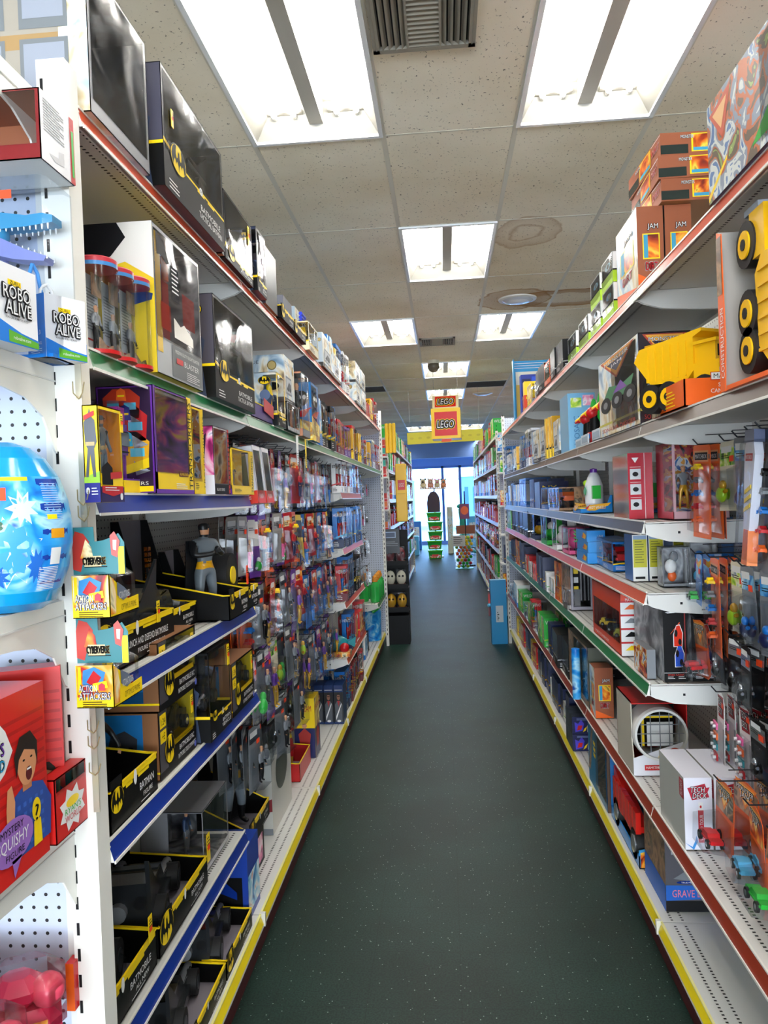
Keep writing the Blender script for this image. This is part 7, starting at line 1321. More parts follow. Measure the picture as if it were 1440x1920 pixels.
K.update(
 hcar=kcard('blue and flame printed car card','blue car card',P['blue'],A_ICE,.105,.165,cr(.07,'green'),(.7,.42,.035),dk_hw),
 hcar2=kcard('blue flame card with dark car','dark car card',P['blue'],A_FIRE,.105,.165,cr(.07,'black'),(.7,.42,.035),dk_hw),
 hmj=kcard('orange triangle badged truck card','orange truck card',P['orange'],A_FIRE,.14,.19,cr(.1,'light blue','monster'),(.8,.45,.07),dk_mj,CUT),
 hmjr=kcard('orange card with red monster truck','red truck card',mat('#d8591c', .4),A_DIRT,.14,.19,cr(.1,'red','monster'),(.8,.45,.07),dk_mj,CUT),
 hmjg=kcard('orange card with green monster truck','green truck card',P['orange'],A_DIRT,.14,.19,cr(.1,'green','monster'),(.8,.45,.07),dk_mj,CUT),
 hmjk=kcard('orange card with black monster truck','black truck card',P['orange'],A_FIRE,.14,.19,cr(.1,'black','monster'),(.8,.45,.07),dk_mj,CUT),
 htd=kcard('white skate toy card with badge','skate toy card',P['white'],None,.105,.26,skate,(.7,.6,.025),dk_td,CUT),
 hmb=kcard('orange bordered tall car card','orange car card',P['orange'],A_GREY,.13,.30,multi,(.86,.75,.03),dk_mb),
 hfx=kcard('grey card with dark blue gadget','gadget card',P['grey'],A_BLUE,.10,.22,blob('navy','blue',.022),(.8,.6,.035),dk_tag),
 hgr=kcard('pale green card with round toys','green toy card',P['cream'],A_GREEN,.12,.21,blob('lime','gold',.025),(.8,.55,.04),dk_tag),
 hpu=kcard('violet and white striped card','violet card',P['purple'],P['white'],.11,.24,blob('green','white',.02),(.75,.4,.03),dk_tag),
 hsil=kcard('silvery card with clear bubble','silver card',P['silver'],P['grey'],.11,.2,blob('grey','silver',.022),(.86,.7,.045),dk_tag),
 hbk=kcard('black card with silver charm toy','black card',P['black'],P['silver'],.1,.17,blob('black','silver',.018),(.8,.55,.03),dk_tag),
 hfr=kcard('red figure card in clear bubble','red figure card',P['red'],A_RED,.13,.24,fg(.13,'red','navy'),(.8,.62,.05),dk_tag),
 hfp=kcard('purple figure card with golden figure','purple figure card',P['purple'],A_PURP,.12,.30,fg(.17,'purple','gold'),(.8,.66,.05),dk_tag),
 hfb=kcard('blue figure card with blue figure','blue figure card',P['blue'],A_BLUE,.12,.28,fg(.15,'navy','blue'),(.8,.62,.05),dk_tag),
 hfw=kcard('pale grey card with small figures','grey figure card',mat('#a8a5a0', .4),A_GREY,.13,.22,fg(.11,'brown','pink'),(.85,.6,.05),dk_tag),
 hfk=kcard('dark card with grey armoured figure','dark figure card',P['grey'],A_DARK,.12,.24,fg(.14,'grey','black'),(.86,.66,.05),dk_tag),
 hfy=kcard('yellow and black tapering figure card','yellow figure card',P['yellow'],A_DARK,.12,.30,fg(.15,'red','blue'),(.7,.5,.05),lambda m, fr, w, h: (m.dec(fr, [(0,0),(w,0),(w,.2*h),(0,.36*h)], NAVY, .001), m.dec(fr, [(.1*w,.02*h),(.9*w,.02*h),(.7*w,.16*h),(.3*w,.2*h)], A_RED, .0014))),
 hball=kcard('pink card with green ball','green ball card',mat('#8f8a90', .4),A_PINK,.11,.24,blob('green','green',.03),(.8,.5,.06),dk_tag),
)
def hero_bat():
    m = MB(); return m
def kshaped(look, short, bat):
    def fn(s):
        t = bpy.data.objects.new(s.name, None); t.empty_display_size = .05; COL.objects.link(t); w, h = .15, .34
        m = MB(); m.prism([(x*w, (y-1)*h) for x, y in BATSH], 'y', 0, .003, P['grey']); fr = ((-w/2, 0, -h), (1,0,0), (0,0,1)); m.rect(fr, .12*w, .9*w, .06*h, .92*h, A_GREY, .0008); m.rect(fr, .05*w, .45*w, .9*h, .98*h, P['orange'], .0012); m.build('backing_card', t)
        m = MB()
        if bat: m.prism([(-.015,-.30),(.02,-.30),(.045,-.06),(.03,-.03),(-.035,-.03),(-.045,-.05)], 'y', -.035, -.015, mat('#e4e4ee', .3)); m.prism([(-.02,-.325),(.03,-.325),(.026,-.24),(-.012,-.24)], 'y', -.037, -.013, mat('#f07a1c', .3)); m.prism([(-.045,-.03),(.04,-.03),(.035,.0),(-.04,.0)], 'y', -.037, -.013, mat('#5c6480', .3)); [m.prism([(-.02,-.2+k*.022),(.03,-.185+k*.022),(.03,-.175+k*.022),(-.02,-.19+k*.022)], 'y', -.0375, -.036, YEL) for k in range(3)]; m.rect(((-.03,-.0355,-.075),(1,0,0),(0,0,1)), 0,.06,0,.018, RED, .0006); m.text(((-.03,-.0355,-.075),(1,0,0),(0,0,1)), 'MATCHBOX', .004,.004,.052,.01, INK, .0012)
        else: m.prism([(-.012,-.31),(.025,-.31),(.01,-.12),(-.015,-.08),(-.03,-.1)], 'y', -.03, -.012, mat('#c8a068', .5)); m.prism([(-.02,-.325),(.035,-.325),(.028,-.25),(-.015,-.25)], 'y', -.032, -.01, mat('#f06a1c', .3)); m.prism([(-.05,-.02),(.02,-.005),(.03,-.03),(-.005,-.06),(-.03,-.12),(-.05,-.09)], 'y', -.034, -.008, mat('#f0851c', .3)); m.oval(((-.02,-.0345,-.05),(1,0,0),(0,0,1)), .0,.0,.02,.02, INK, .0006)
        m.build('handle_toy', t)
        for i, c in enumerate(('orange','red','blue','grey','black')):
            k = car_mb(.045, .02, .018, P[c]); m = MB(); m.add(k.v, k.f, P[c]); o = m.build('toy_car', t); o.location = (.045 if bat else .03, -.012, -.29+i*.045); 
        m = MB(); m.rbox(-w*.42, w*.42, -.045, -.001, -h*.93, -h*.07, BLIS, .01); m.build('blister', t)
        return t
    return Kind(look, short, 'carded toy', 'carded_toy', .15, .045, .34, fn, True)
K['hbat'] = kshaped('white and orange bat handled card', 'bat handled card', True)
K['haxe'] = kshaped('orange axe handled card', 'axe handled card', False)

WHERE = {}
def fill(side, z, y0, y1, kinds, where, X=None, hmax=.3, seed=1, gap=.012, depth2=True, runmax=3, sc0=1.0):
    """stand packs along a shelf; identical neighbours form a run"""
    R_ = random.Random(seed); s = 1 if side == 'L' else -1; X = X if X is not None else (XSL+.004 if s > 0 else XSR-.004)
    y = y0; runn = 0; last = None
    while y < y1-.05:
        pool = [k for k in kinds if k != last] or kinds; kn = R_.choice(pool); last = kn; k = K[kn]; n = R_.randint(1, runmax); runn += 1
        sc = R_.uniform(.88, 1.12)*sc0; sc = min(sc, hmax/k.h*.98)
        if sc < .4: continue
        w = k.w*sc
        for i in range(n):
            if y+w > y1: break
            xo = R_.uniform(0, .02); g = '%s %s' % (k.look, where)
            k.put((X-s*(xo+.004), y+w/2, z+.001), s*PI/2+R_.uniform(-.05, .05), where, g, (sc, sc, sc), runn)
            if depth2 and k.d*sc < .16 and R_.random() < .35: k.put((X-s*(xo+.03+k.d*sc*1.05), y+w/2, z+.001), s*PI/2, where, g, (sc, sc, sc), runn)
            y += w+gap
        y += R_.choice((0, .01, .03))
        if y+.05 >= y1: break
HK = None
def hook(side, Y, z, L, lab, xb=None):
    """wire hook from the back panel into the aisle"""
    global HK
    s = 1 if side == 'L' else -1; xb = xb if xb is not None else (XBL+.008 if s > 0 else XBR-.008)
    m = MB(); m.path([(0,0,0),(s*(L-.015),0,0),(s*L,0,.018)], .0022, WIRE, 6); m.box(*sorted((0, s*.004)),-.02,.02,-.015,.02,WIRE); m.path([(0,0,.03),(s*(L-.04),0,.03)], .0016, WIRE, 5)
    o = m.build('peg_hook'); o.location = (xb, Y, z)
    o['label'] = lab; o['category'] = 'peg hook'; o['group'] = 'peg hooks, %s run' % ('left' if s > 0 else 'right'); ALL.append(o); return o
ORDN = ['first', 'second', 'third', 'fourth', 'fifth', 'sixth', 'seventh', 'eighth', 'ninth', 'tenth', 'eleventh', 'twelfth']
def pegs(side, y0, y1, rows, where, tip, seed, n=(2, 4), pitch=.135):
    """rows: (z, kinds)"""
    R_ = random.Random(seed); s = 1 if side == 'L' else -1; xb = XBL if s > 0 else XBR
    for ri, (z, kinds) in enumerate(rows):
        y = y0+pitch/2+R_.uniform(0, .02); c = 0
        while y < y1:
            k = K[kinds[c % len(kinds)] if len(kinds) > 1 else kinds[0]]
            L = abs(tip-xb)-R_.uniform(0, .05); lab = '%s column, %s row, %s' % (ORDN[min(c, 11)], ORDN[ri], where)
            hook(side, y, z, L, 'wire peg hook, '+lab)
            m = R_.randint(*n); x = xb+s*(L-.02)
            sc = min(1.0, (pitch*.96)/k.w)
            for i in range(m):
                o = k.put((x-s*(i*max(.028, k.d*.8*sc)), y+R_.uniform(-.006, .006), z-.002), (R_.uniform(-.07, .07), R_.uniform(-.04, .04), s*PI/2+R_.uniform(-.16, .16)), lab, 'cards on the '+lab, (sc, sc, sc), ('peg', i == 0))
            y += pitch; c += 1

# ---- left run
fill('L', ZT, 4.75, 6.0, ['fb', 'thin', 'fw', 'thy'], 'left top shelf, fourth bay', seed=3, hmax=.3)
for i in range(2):
    for j in range(2): CT('L', -.675, ZT+j*.171, 6.25+i*.42, 6.6+i*.42, .17, .3, '%s sky printed box of the %s far stack on the left top shelf' % (('lower', 'upper')[j], ('nearer', 'farther')[i]), A_SKY, A_SKY, None, d_jl, group='sky printed vehicle boxes')
fill('L', ZT, 7.2, 8.45, ['rb', 'yb', 'sm', 'fr'], 'left top shelf, far end', seed=5, hmax=.25)
fill('L', ZG, 4.22, 6.3, ['fk', 'fb', 'fr', 'thin', 'thy', 'fp'], 'green railed left shelf, middle bays', seed=11, hmax=.3)
fill('L', ZG, 6.4, 8.45, ['fw', 'thin', 'fb', 'thy', 'fr', 'sv'], 'green railed left shelf, far bays', seed=12, hmax=.28)
fill('L', 1.677, 5.2, 6.3, ['fr', 'fw', 'fb'], 'top short shelf, left fourth bay', seed=13, hmax=.22)
fill('L', 1.302, 5.2, 6.3, ['fb', 'fp', 'thin'], 'second short shelf, left fourth bay', seed=14, hmax=.3)
fill('L', .942, 5.2, 6.3, ['fr', 'fb', 'fk'], 'third short shelf, left fourth bay', seed=15, hmax=.3)
t = thing('shark_toy_pack', 'teal shark shaped toy on the lowest short shelf, left fourth bay', 'boxed toy', (-.80, 5.24, .567), 0); m = MB(); m.ball((.0,0,.09),.08,TEAL,16,(1.5,.7,.7)); m.prism([(.1,.09),(.17,.13),(.16,.06)], 'y', -.01,.01, TEAL); m.prism([(-.01,.13),(.04,.19),(.05,.13)], 'y', -.01,.01, TEAL); m.build('toy', t); m = MB(); m.box(-.13,.13,-.05,.06,0,.035,A_RED); m.ball((.09,-.03,.06),.035,RED,12); m.build('base_tray', t)
fill('L', .567, 5.42, 6.3, ['fr', 'fb', 'rb'], 'lowest short shelf, left fourth bay', seed=16, hmax=.26)
fill('L', ZD, 5.3, 6.4, ['fr', 'fk', 'fb'], 'left base deck, fourth bay', X=-.70, seed=17, hmax=.3)
fill('L', ZD, 6.5, 7.6, ['kb', 'wb', 'fr'], 'left base deck, fifth bay', X=-.76, seed=18, hmax=.3)
# bottles, canister at the far end
for i, (Y, X) in enumerate(((7.72, -.72), (7.9, -.72), (8.08, -.72), (8.26, -.72), (7.8, -.84), (8.0, -.84))):
    t = thing('bubble_bottle', 'green bottle with an orange cap, %s of the %s row' % (['nearest','second','third','farthest','nearest','second'][i], 'front' if i < 4 else 'back'), 'bottle', (X, Y, .5965), 0, 'green bottles with orange caps'); m = MB(); m.lathe([(.001,0),(.045,.003),(.05,.03),(.05,.16),(.035,.2),(.02,.21)], mat('#2fae4c', .15), 16); m.build('body', t); m = MB(); m.lathe([(.022,.205),(.03,.21),(.03,.24),(.001,.245)], mat('#e8962c', .3), 14); m.ball((0,0,.25),.022,mat('#e8962c', .3),10); m.build('cap', t)
t = thing('toy_canister', 'bright blue canister with green lid handle on the far left base deck', 'canister', (-.82, 8.05, ZD)); m = MB(); m.lathe([(.001,0),(.12,.003),(.125,.3),(.1,.33),(.06,.36),(.001,.37)], [A_ICE]*3+[mat('#2a9ad8', .2)]*2, 24); m.build('body', t); m = MB(); m.tube((.04,-.1,.3),(.12,-.08,.36),.02,GRN); m.build('handle', t)
# hanging goods of the second and third bay
pegs('L', 2.74, 3.88, [(1.86, ['hbk', 'hfr', 'hfp']), (1.58, ['hfw', 'hpu', 'hfr', 'hmb']), (1.31, ['hmb', 'hfk', 'hfp', 'hfr']), (1.06, ['hball', 'hfk', 'hfp', 'hgr']), (.80, ['hfk', 'hsil', 'hbk'])], 'left second bay pegs', -.70, 21)
pegs('L', 3.96, 5.08, [(1.86, ['hfr', 'hfw', 'hfb', 'hfr']), (1.56, ['hfy', 'hfb', 'hfr']), (1.24, ['hfb', 'hfp', 'hfr']), (.90, ['hfp', 'hfk', 'hfb'])], 'left third bay pegs', -.72, 22, pitch=.15)
pegs('L', 6.45, 7.5, [(1.86, ['hsil', 'hfw']), (1.58, ['hfw', 'hsil']), (1.30, ['hfk', 'hsil']), (1.0, ['hsil'])], 'left fifth bay pegs', -.74, 23, (1, 2), .17)
for nm_, X, Y, c, L_ in (('white', -.668, 3.56, INK, .10), ('yellow', -.668, 3.78, YEL, .11)):
    t = MB(); t.box(-.001, .001, -.022 if c is INK else -.012, .022 if c is INK else .012, -L_, .03, c); lines(t, ((.001, -.02 if c is INK else -.01, -L_), (0,1,0), (0,0,1)), .004, L_*.5, .03 if c is INK else .014, 5, .01, BLACK, .0006); o = t.build('hanging_price_ticket'); o.location = (X, Y, 1.90); tag(o, '%s price ticket hanging from the green rail, left second bay' % nm_, 'price ticket')
# clip the hanging slim boxes to their wire hooks
for Y in (2.79, 2.93): hook('L', Y, 1.842, .44, 'wire peg hook holding the %s leaning white and red box' % ('nearer' if Y < 2.9 else 'farther'))
# ---- right run
fill('R', RT, 4.25, 5.6, ['kb', 'sv', 'ck', 'co'], 'right top shelf, third and fourth bay', seed=31, hmax=.16)
fill('R', RT, 5.7, 6.25, ['sv', 'yb'], 'right top shelf, fourth bay', seed=32, hmax=.16)
fill('R', R2, 4.5, 6.3, ['thin', 'thy', 'tl', 'fw', 'sk'], 'brown railed right shelf, middle bays', seed=33, hmax=.32)
fill('R', R2, 6.4, 8.4, ['wb', 'thy', 'sk', 'cb', 'fb'], 'brown railed right shelf, far bays', seed=34, hmax=.3)
fill('R', R3, 3.2, 3.6, ['fk', 'fb'], 'grey railed right shelf, second bay', X=.74, seed=35, hmax=.25)
fill('R', R3, 5.15, 5.45, ['sv', 'cb'], 'grey railed right shelf, fourth bay', seed=36, hmax=.22)
fill('R', R3, 5.85, 6.3, ['nb', 'kb'], 'grey railed right shelf, fourth bay far part', seed=37, hmax=.22)
fill('R', R3, 7.0, 8.4, ['cb', 'nb', 'wb'], 'grey railed right shelf, far end', seed=38, hmax=.22)
fill('R', R4, 3.36, 3.85, ['cb', 'ck'], 'waist high right shelf, second bay', X=.70, seed=39, hmax=.2)
fill('R', R4, 6.2, 8.4, ['nb', 'gb', 'fw', 'kb'], 'waist high right shelf, far bays', seed=40, hmax=.21)
fill('R', R5, 4.36, 5.1, ['sw', 'sm', 'br', 'sv'], 'green railed right shelf, third bay', seed=41, hmax=.26)
fill('R', R5, 5.2, 6.8, ['sw', 'nb', 'sm', 'ck', 'rb'], 'green railed right shelf, fourth bay', seed=42, hmax=.27)
fill('R', R5, 6.8, 8.4, ['nb', 'kb', 'wb', 'br'], 'green railed right shelf, far end', seed=43, hmax=.27)
fill('R', R6, 4.45, 5.3, ['fr', 'nb', 'cb', 'kb'], 'low red railed right shelf, third bay', seed=44, hmax=.34)
fill('R', R6, 5.4, 6.9, ['fr', 'nb', 'gb', 'sv'], 'low red railed right shelf, fourth bay', seed=45, hmax=.34)
fill('R', R6, 7.0, 8.4, ['gb', 'wb', 'sv'], 'low red railed right shelf, far end', seed=46, hmax=.34)
fill('R', ZD, 4.75, 6.4, ['wb', 'kb', 'nb', 'sw'], 'right base deck, fourth bay', X=.70, seed=47, hmax=.32)
fill('R', ZD, 6.5, 8.4, ['nb', 'yb', 'rb', 'nb'], 'right base deck, far bays', X=.70, seed=48, hmax=.32)
# hanging cards at the near right
pegs('R', 1.50, 1.98, [(1.755, ['hbat', 'haxe', 'hbat'])], 'right near pegs, top left', .735, 51, (2, 3), .165)
pegs('R', 2.02, 2.62, [(1.76, ['hsil', 'hfx', 'hgr', 'hmb'])], 'right near pegs, top far', .80, 52, (3, 4), .15)
pegs('R', 1.48, 2.62, [(1.405, ['hmb', 'hcar', 'hpu', 'hfx', 'hfx', 'hgr']), (1.19, ['hbk', 'hmjr', 'hbk', 'hmb', 'hbk', 'hbk'])], 'right near pegs, middle', .775, 53, (3, 4), .15)
pegs('R', 1.48, 2.62, [(.985, ['hcar', 'hcar2', 'hcar', 'hcar2', 'hbk', 'htd', 'htd', 'htd'])], 'right near pegs, lower', .80, 54, (3, 5), .15)
pegs('R', 1.42, 2.30, [(.82, ['hmjk', 'hmj', 'hmjg', 'hmj', 'hmjr'])], 'right near pegs, lowest', .70, 55, (3, 4), .165)
for kname in ('htd',): pass
# ------------------------------------------------------------------ beyond the two near runs
# hanging sign and banner
def logo(m, fr, x, y, w, h): m.text(fr, 'LEGO', x, y, w, h, INK, .006, .12, mat('#111111'), .15); m.text(fr, 'LEGO', x, y, w, h, mat('#f5c800'), .004, .12, mat('#f5c800'), .24)
a = at(837, 822, 'Y', 9.5); LW = .355; zb = a.z; t = thing('hanging_cube_sign', 'yellow and red cube sign hanging over the aisle', 'hanging sign', (a.x, 9.5, zb), math.radians(-3))
m = MB(); YL = mat('#f7c80a', .3); RD = mat('#d3110f', .3); H = .37; m.box(-LW/2, LW/2, 0, LW, 0, H, YL)
m.prism([(0, H), (.075, H+.16), (LW-.075, H+.16), (LW, H)], 'x', -LW/2+.02, LW/2-.02, mat('#e8d8a8', .3)); m.build('cube', t)
m = MB(); fr = ((-LW/2, 0, 0), (1,0,0), (0,0,1)); m.rect(fr, .04, LW-.04, .035, H-.045, RD, .001); logo(m, fr, .07, .13, .2, .09)
s = ((-LW/2, LW, 0), (0,-1,0), (0,0,1)); m.rect(s, .04, LW-.04, .035, H-.045, RD, .001); logo(m, s, .07, .13, .2, .09)
up = Vector((0, .075, .16)).normalized(); f2 = ((-LW/2, 0, H), (1,0,0), tuple(up)); m.rect(f2, .05, LW-.05, .015, .165, RD, .002); logo(m, f2, .08, .05, .19, .08); m.rect(((-LW/2,0,0),(1,0,0),(0,0,1)), .12, .24, -.035, -.005, mat('#e0522c'), .001); m.build('logo_panels', t)
m = MB(); [m.tube((x, LW/2, H+.15), (x, LW/2, CZ-zb), .002, SIL, n=6) for x in (-LW/2+.03, LW/2-.03)]; m.build('hanging_wires', t)
a = at(766, 823, 'Y', 12.0); b_ = at(903, 812, 'Y', 12.0); t = thing('brick_banner', 'long yellow banner with round studs spanning the far aisle', 'banner', ((a.x+b_.x)/2, 12.0, (a.z+b_.z)/2)); W_ = b_.x-a.x+.04
m = MB(); m.box(-W_/2, W_/2, 0, .012, -.10, .08, mat('#e9dc1e', .35)); [m.oval(((-W_/2,0,-.1),(1,0,0),(0,0,1)), .07+i*.128, .09, .03, .018, mat('#d8c81a', .35), .001) for i in range(9)]; m.rect(((-W_/2,0,-.1),(1,0,0),(0,0,1)), W_*.45, W_*.57, .01, .05, mat('#e0522c'), .002); m.build('banner_board', t); t.rotation_euler = (0, math.radians(-.9), 0)
m = MB(); [m.tube((x, .006, .08), (x, .006, CZ-t.location.z), .002, SIL, n=6) for x in (-W_/2+.05, W_/2-.05)]; m.build('hanging_wires', t)
# far runs
ZF = (.161, .55, .93, 1.27, 1.62, 2.0, 2.36)
for side in ('L', 'R'):
    s = 1 if side == 'L' else -1; nm_ = 'left' if s > 0 else 'right'; y0, y1 = 9.75, 17.07
    back(side, range(0, 1), y0=y0, y1=y1)
    for i in range(2):
        a_, b_ = y0+i*3.66, y0+(i+1)*3.66; part_ = ('nearer half', 'farther half')[i]
        base(side, 0, a_, b_, lab='base deck of the far %s run, %s' % (nm_, part_))
        for j, z in enumerate(ZF[1:]): shelf(side, 0, z-.036, ('#c9ccd0', '#c9ccd0', '#b9bcc4', '#c9ccd0', '#c9ccd0', '#c9ccd0')[j], '%s shelf of the far %s run, %s' % (('lowest', 'second lowest', 'third', 'fourth', 'fifth', 'topmost')[j], nm_, part_), y0=a_, y1=b_)
    pools = [['nb', 'br', 'rb', 'kb'], ['rb', 'fr', 'kb', 'gb'], ['sm', 'fr', 'fk', 'pk'], ['rb', 'sv', 'fk', 'sm'], ['wb', 'fr', 'fw', 'rb'], ['wb', 'fr', 'rb', 'gb'], ['gb', 'rb', 'fr', 'yb']]
    for j, z in enumerate(ZF):
        fill(side, z+.002, y0+.45, y1-.1 if j else y1-1, pools[j], 'far %s run, %s' % (nm_, ('base deck', 'lowest shelf', 'second shelf', 'third shelf', 'fourth shelf', 'fifth shelf', 'top shelf')[j]), seed=60+j+(s < 0)*20, hmax=.28, depth2=False, gap=.10, runmax=2, sc0=1.25, X=(-.70 if s > 0 else .69) if j == 0 else None)
    end_panel(side, 9.72, 'white pegboard end of the far %s run facing the viewer' % nm_, *((-1.5, -.68) if s > 0 else (.665, 1.5)), 2.4)
end_panel('L', 17.1, 'white far end of the far left run', -1.5, -.68, 2.4); end_panel('R', 17.1, 'white far end of the far right run', .665, 1.5, 2.4)
# goods on the faces of those two ends
def end_bit(z, x0, x1, lab, sd):
    t = thing('end_shelf', lab, 'shelf', ((x0+x1)/2, 9.40, z), 0, 'small shelves on the far run ends'); m = MB(); m.box((x0-x1)/2, (x1-x0)/2, 0, .29, -.02, 0, WHITE2); m.build('deck', t); m = MB(); m.prism([(0,-.02),(.29,-.12),(.29,-.02)], 'x', (x1-x0)/2-.004, (x1-x0)/2, WHITE2); m.build('bracket', t)
ZE = (.45, .8, 1.15, 1.5, 1.9, 2.15)
for i, z in enumerate(ZE[2:]):
    end_bit(z, -1.0, -.67, 'small end shelf on the far left run, %s from below' % ORDN[i], 1)
    for k in range(2): CT('E', 9.42, z+.001+k*.10, -.86, -.69, .098, .2, '%s red and orange box on the %s end shelf, far left run' % (('lower', 'upper')[k], ORDN[i]), mat(('#c83a2c', '#d8702c', '#b8322c', '#2aa08c')[(i+k) % 4], .35), A_RED, None, st('red', 'white'), group='boxes on the far left end shelves')
for i, z in enumerate(ZE):
    end_bit(z, .66, 1.0, 'small end shelf on the far right run, %s from below' % ORDN[i], -1)
    K[('br', 'nb', 'sv', 'rb', 'gb', 'wb')[i]].put((.78, 9.43, z+.001), 0, 'far right run end shelf, %s from below, aisle side' % ORDN[i], 'boxes on the far right end shelves', (1, 1, 1), 1)
    K[('rb', 'fk', 'fr', 'pk', 'tl', 'fr')[i]].put((.93, 9.43, z+.001), 0, 'far right run end shelf, %s from below, inner side' % ORDN[i], 'boxes on the far right end shelves', (1, 1, 1), 1)
a = at(740, 870, 'Y', 10.1); b_ = at(765, 978, 'Y', 10.1)
m = MB(); w_ = b_.x-a.x; h_ = a.z-b_.z; m.rbox(0, w_, 0, .05, 0, h_, mat('#f6c40c', .3), .01); m.box(-.06, .02, .02, .03, h_*.8, h_*.82, WIRE); m.box(-.06, .02, .02, .03, h_*.2, h_*.22, WIRE); m.rect(((0,0,0),(1,0,0),(0,0,1)), .03, w_-.02, h_*.55, h_*.72, RD, .002); m.text(((0,0,0),(1,0,0),(0,0,1)), 'LEGO', .045, h_*.6, w_-.08, h_*.07, INK, .004); m.rect(((0,0,0),(1,0,0),(0,0,1)), .02, w_-.02, h_*.48, h_*.49, mat('#d8a808'), .002)
o = m.build('brick_sign_board'); o.location = (a.x, 10.1, b_.z); tag(o, 'tall yellow brick shaped board with a red square on the far left shelving', 'sign board')
a = at(723, 850, 'Y', 9.55); b_ = at(741, 793, 'Y', 9.55); m = MB()
for i in range(3): m.rbox(i*(b_.x-a.x)/3, (i+.94)*(b_.x-a.x)/3, 0, .06, 0, b_.z-a.z, mat('#f6c40c', .3), .008)
o = m.build('yellow_brick_pack'); o.location = (a.x, 9.55, a.z); tag(o, 'bundle of upright yellow bricks on the end of the far left run', 'toy pack')
# black floor stand of carded masks
t = thing('floor_display_stand', 'black cardboard floor stand holding masks beside the left run', 'display stand', (-.565, 8.62, 0)); W_ = .27
m = MB(); m.box(-W_/2, W_/2, 0, .26, 0, .32, BLACK); m.prism([(0,.32),(.03,1.0),(.05,1.27),(.26,1.27),(.26,.32)], 'x', -W_/2, -W_/2+.006, BLACK); m.box(-W_/2, W_/2, .25, .26, .32, 1.27, BLACK)
for z in (.36, .62, .88): m.box(-W_/2, W_/2, .04, .25, z, z+.006, DARK); m.box(-W_/2, W_/2, .035, .041, z, z+.05, DARK)
m.build('cardboard_stand', t); m = MB(); m.box(-W_/2, W_/2-.08, .01, .02, 1.02, 1.29, mat('#10141c', .3)); m.rect(((-W_/2,.01,1.02),(1,0,0),(0,0,1)), .02,.15,.17,.24, mat('#8fa4c4', .3), .001); m.rect(((-W_/2,.01,1.02),(1,0,0),(0,0,1)), .03,.14,.18,.23, mat('#2a3c5c', .3), .0014); lines(m, ((-W_/2,.01,1.02),(1,0,0),(0,0,1)), .02, .13, .15, 3, .02, GREY, .001); m.build('header_card', t)
for i, (z, c, lab) in enumerate(((.37, 'gold', 'yellow mask pack low in the black floor stand'), (.63, 'cream', 'tan mask pack in the middle of the black floor stand'), (.89, 'maroon', 'dark red mask pack high in the black floor stand'))):
    for k in range(2):
        t = thing('mask_pack', lab+(', left', ', right')[k], 'boxed toy', (-.63+k*.12, 8.66, z+.008), 0, 'mask packs in the floor stand'); m = MB(); m.ball((0,.05,.1),.055,P[c],14,(1,.6,1.5)); m.ball((-.02,.02,.12),.012,BLACK,8); m.ball((.02,.02,.12),.012,BLACK,8); m.box(-.05,.05,.03,.07,.0,.03,P['brown']); m.build('mask', t); m = MB(); m.rbox(-.055,.055,.0,.1,.0,.2,BLIS,.01); m.build('clear_pack', t)
# tall blue carton on the floor by the right run
a = at(927, 1208, 'Z', 0); t = MB(); t.box(-.085, .085, 0, .12, 0, .70, mat('#1c8cc8', .3), top=mat('#8cc8e8', .3)); t.rect(((-.085,0,0),(1,0,0),(0,0,1)), .05, .13, .24, .42, mat('#b9c4cc', .4), .001); [t.rect(((-.085,0,0),(1,0,0),(0,0,1)), .065, .075+.01*(i % 2), .26+i*.02, .272+i*.02, DARK, .0014) for i in range(5)]
o = t.build('tall_carton'); o.location = (.555, a.y, 0); o.rotation_euler = (0, 0, .05); tag(o, 'tall bright blue carton standing on the floor against the right run', 'carton')
t = MB(); t.box(0, .02, 0, .05, 0, .3, P['maroon']); t.ball((.01,.0,.28),.02,SIL,10); t.ball((.01,.0,.12),.022,P['light blue'],10); t.box(0,.02,-.004,0,.14,.24,P['red']); o = t.build('hanging_toy_card'); o.location = (.445, a.y+.06, .30); tag(o, 'small red and silver toy card hanging beside the tall blue carton', 'carded toy')
m = MB(); m.tube((0,0,0),(.03,0,0),.003,WIRE); o = m.build('clip'); o.location = (.45, a.y+.09, .585); o['label'] = 'small wire clip holding the red and silver card'; o['category'] = 'clip'; ALL.append(o)
# ball bin
a = at(870, 1066, 'Z', 0); t = thing('ball_bin', 'clear tapered bin full of coloured balls with a white notice', 'ball bin', (.41, 17.6, 0)); m = MB(); v = [(-.19,-.16,0),(.19,-.16,0),(.19,.16,0),(-.19,.16,0),(-.25,-.2,.78),(.25,-.2,.78),(.25,.2,.78),(-.25,.2,.78)]
m.add(v, [(0,1,5,4),(1,2,6,5),(2,3,7,6),(3,0,4,7)], film('bin_plastic', .1, 5, base=.02, k=.5)); m.box(-.2,.2,-.17,.17,0,.015,mat('#3c9c5c', .3)); m.build('clear_bin', t)
m = MB(); m.box(-.255,.03,-.215,-.21,.52,.76,mat('#e2e0d8', .5)); lines(m, ((-.25,-.215,.52),(1,0,0),(0,0,1)), .02, .2, .2, 4, .04, DARK, .002); m.build('notice', t)
R_ = random.Random(3); cols = ('orange', 'yellow', 'lime', 'red', 'green', 'gold'); r = .038; bi = 0; bp = {c: MB() for c in cols}
for c in cols: bp[c].ball((0,0,0), r, P[c], 12)
b0 = {}
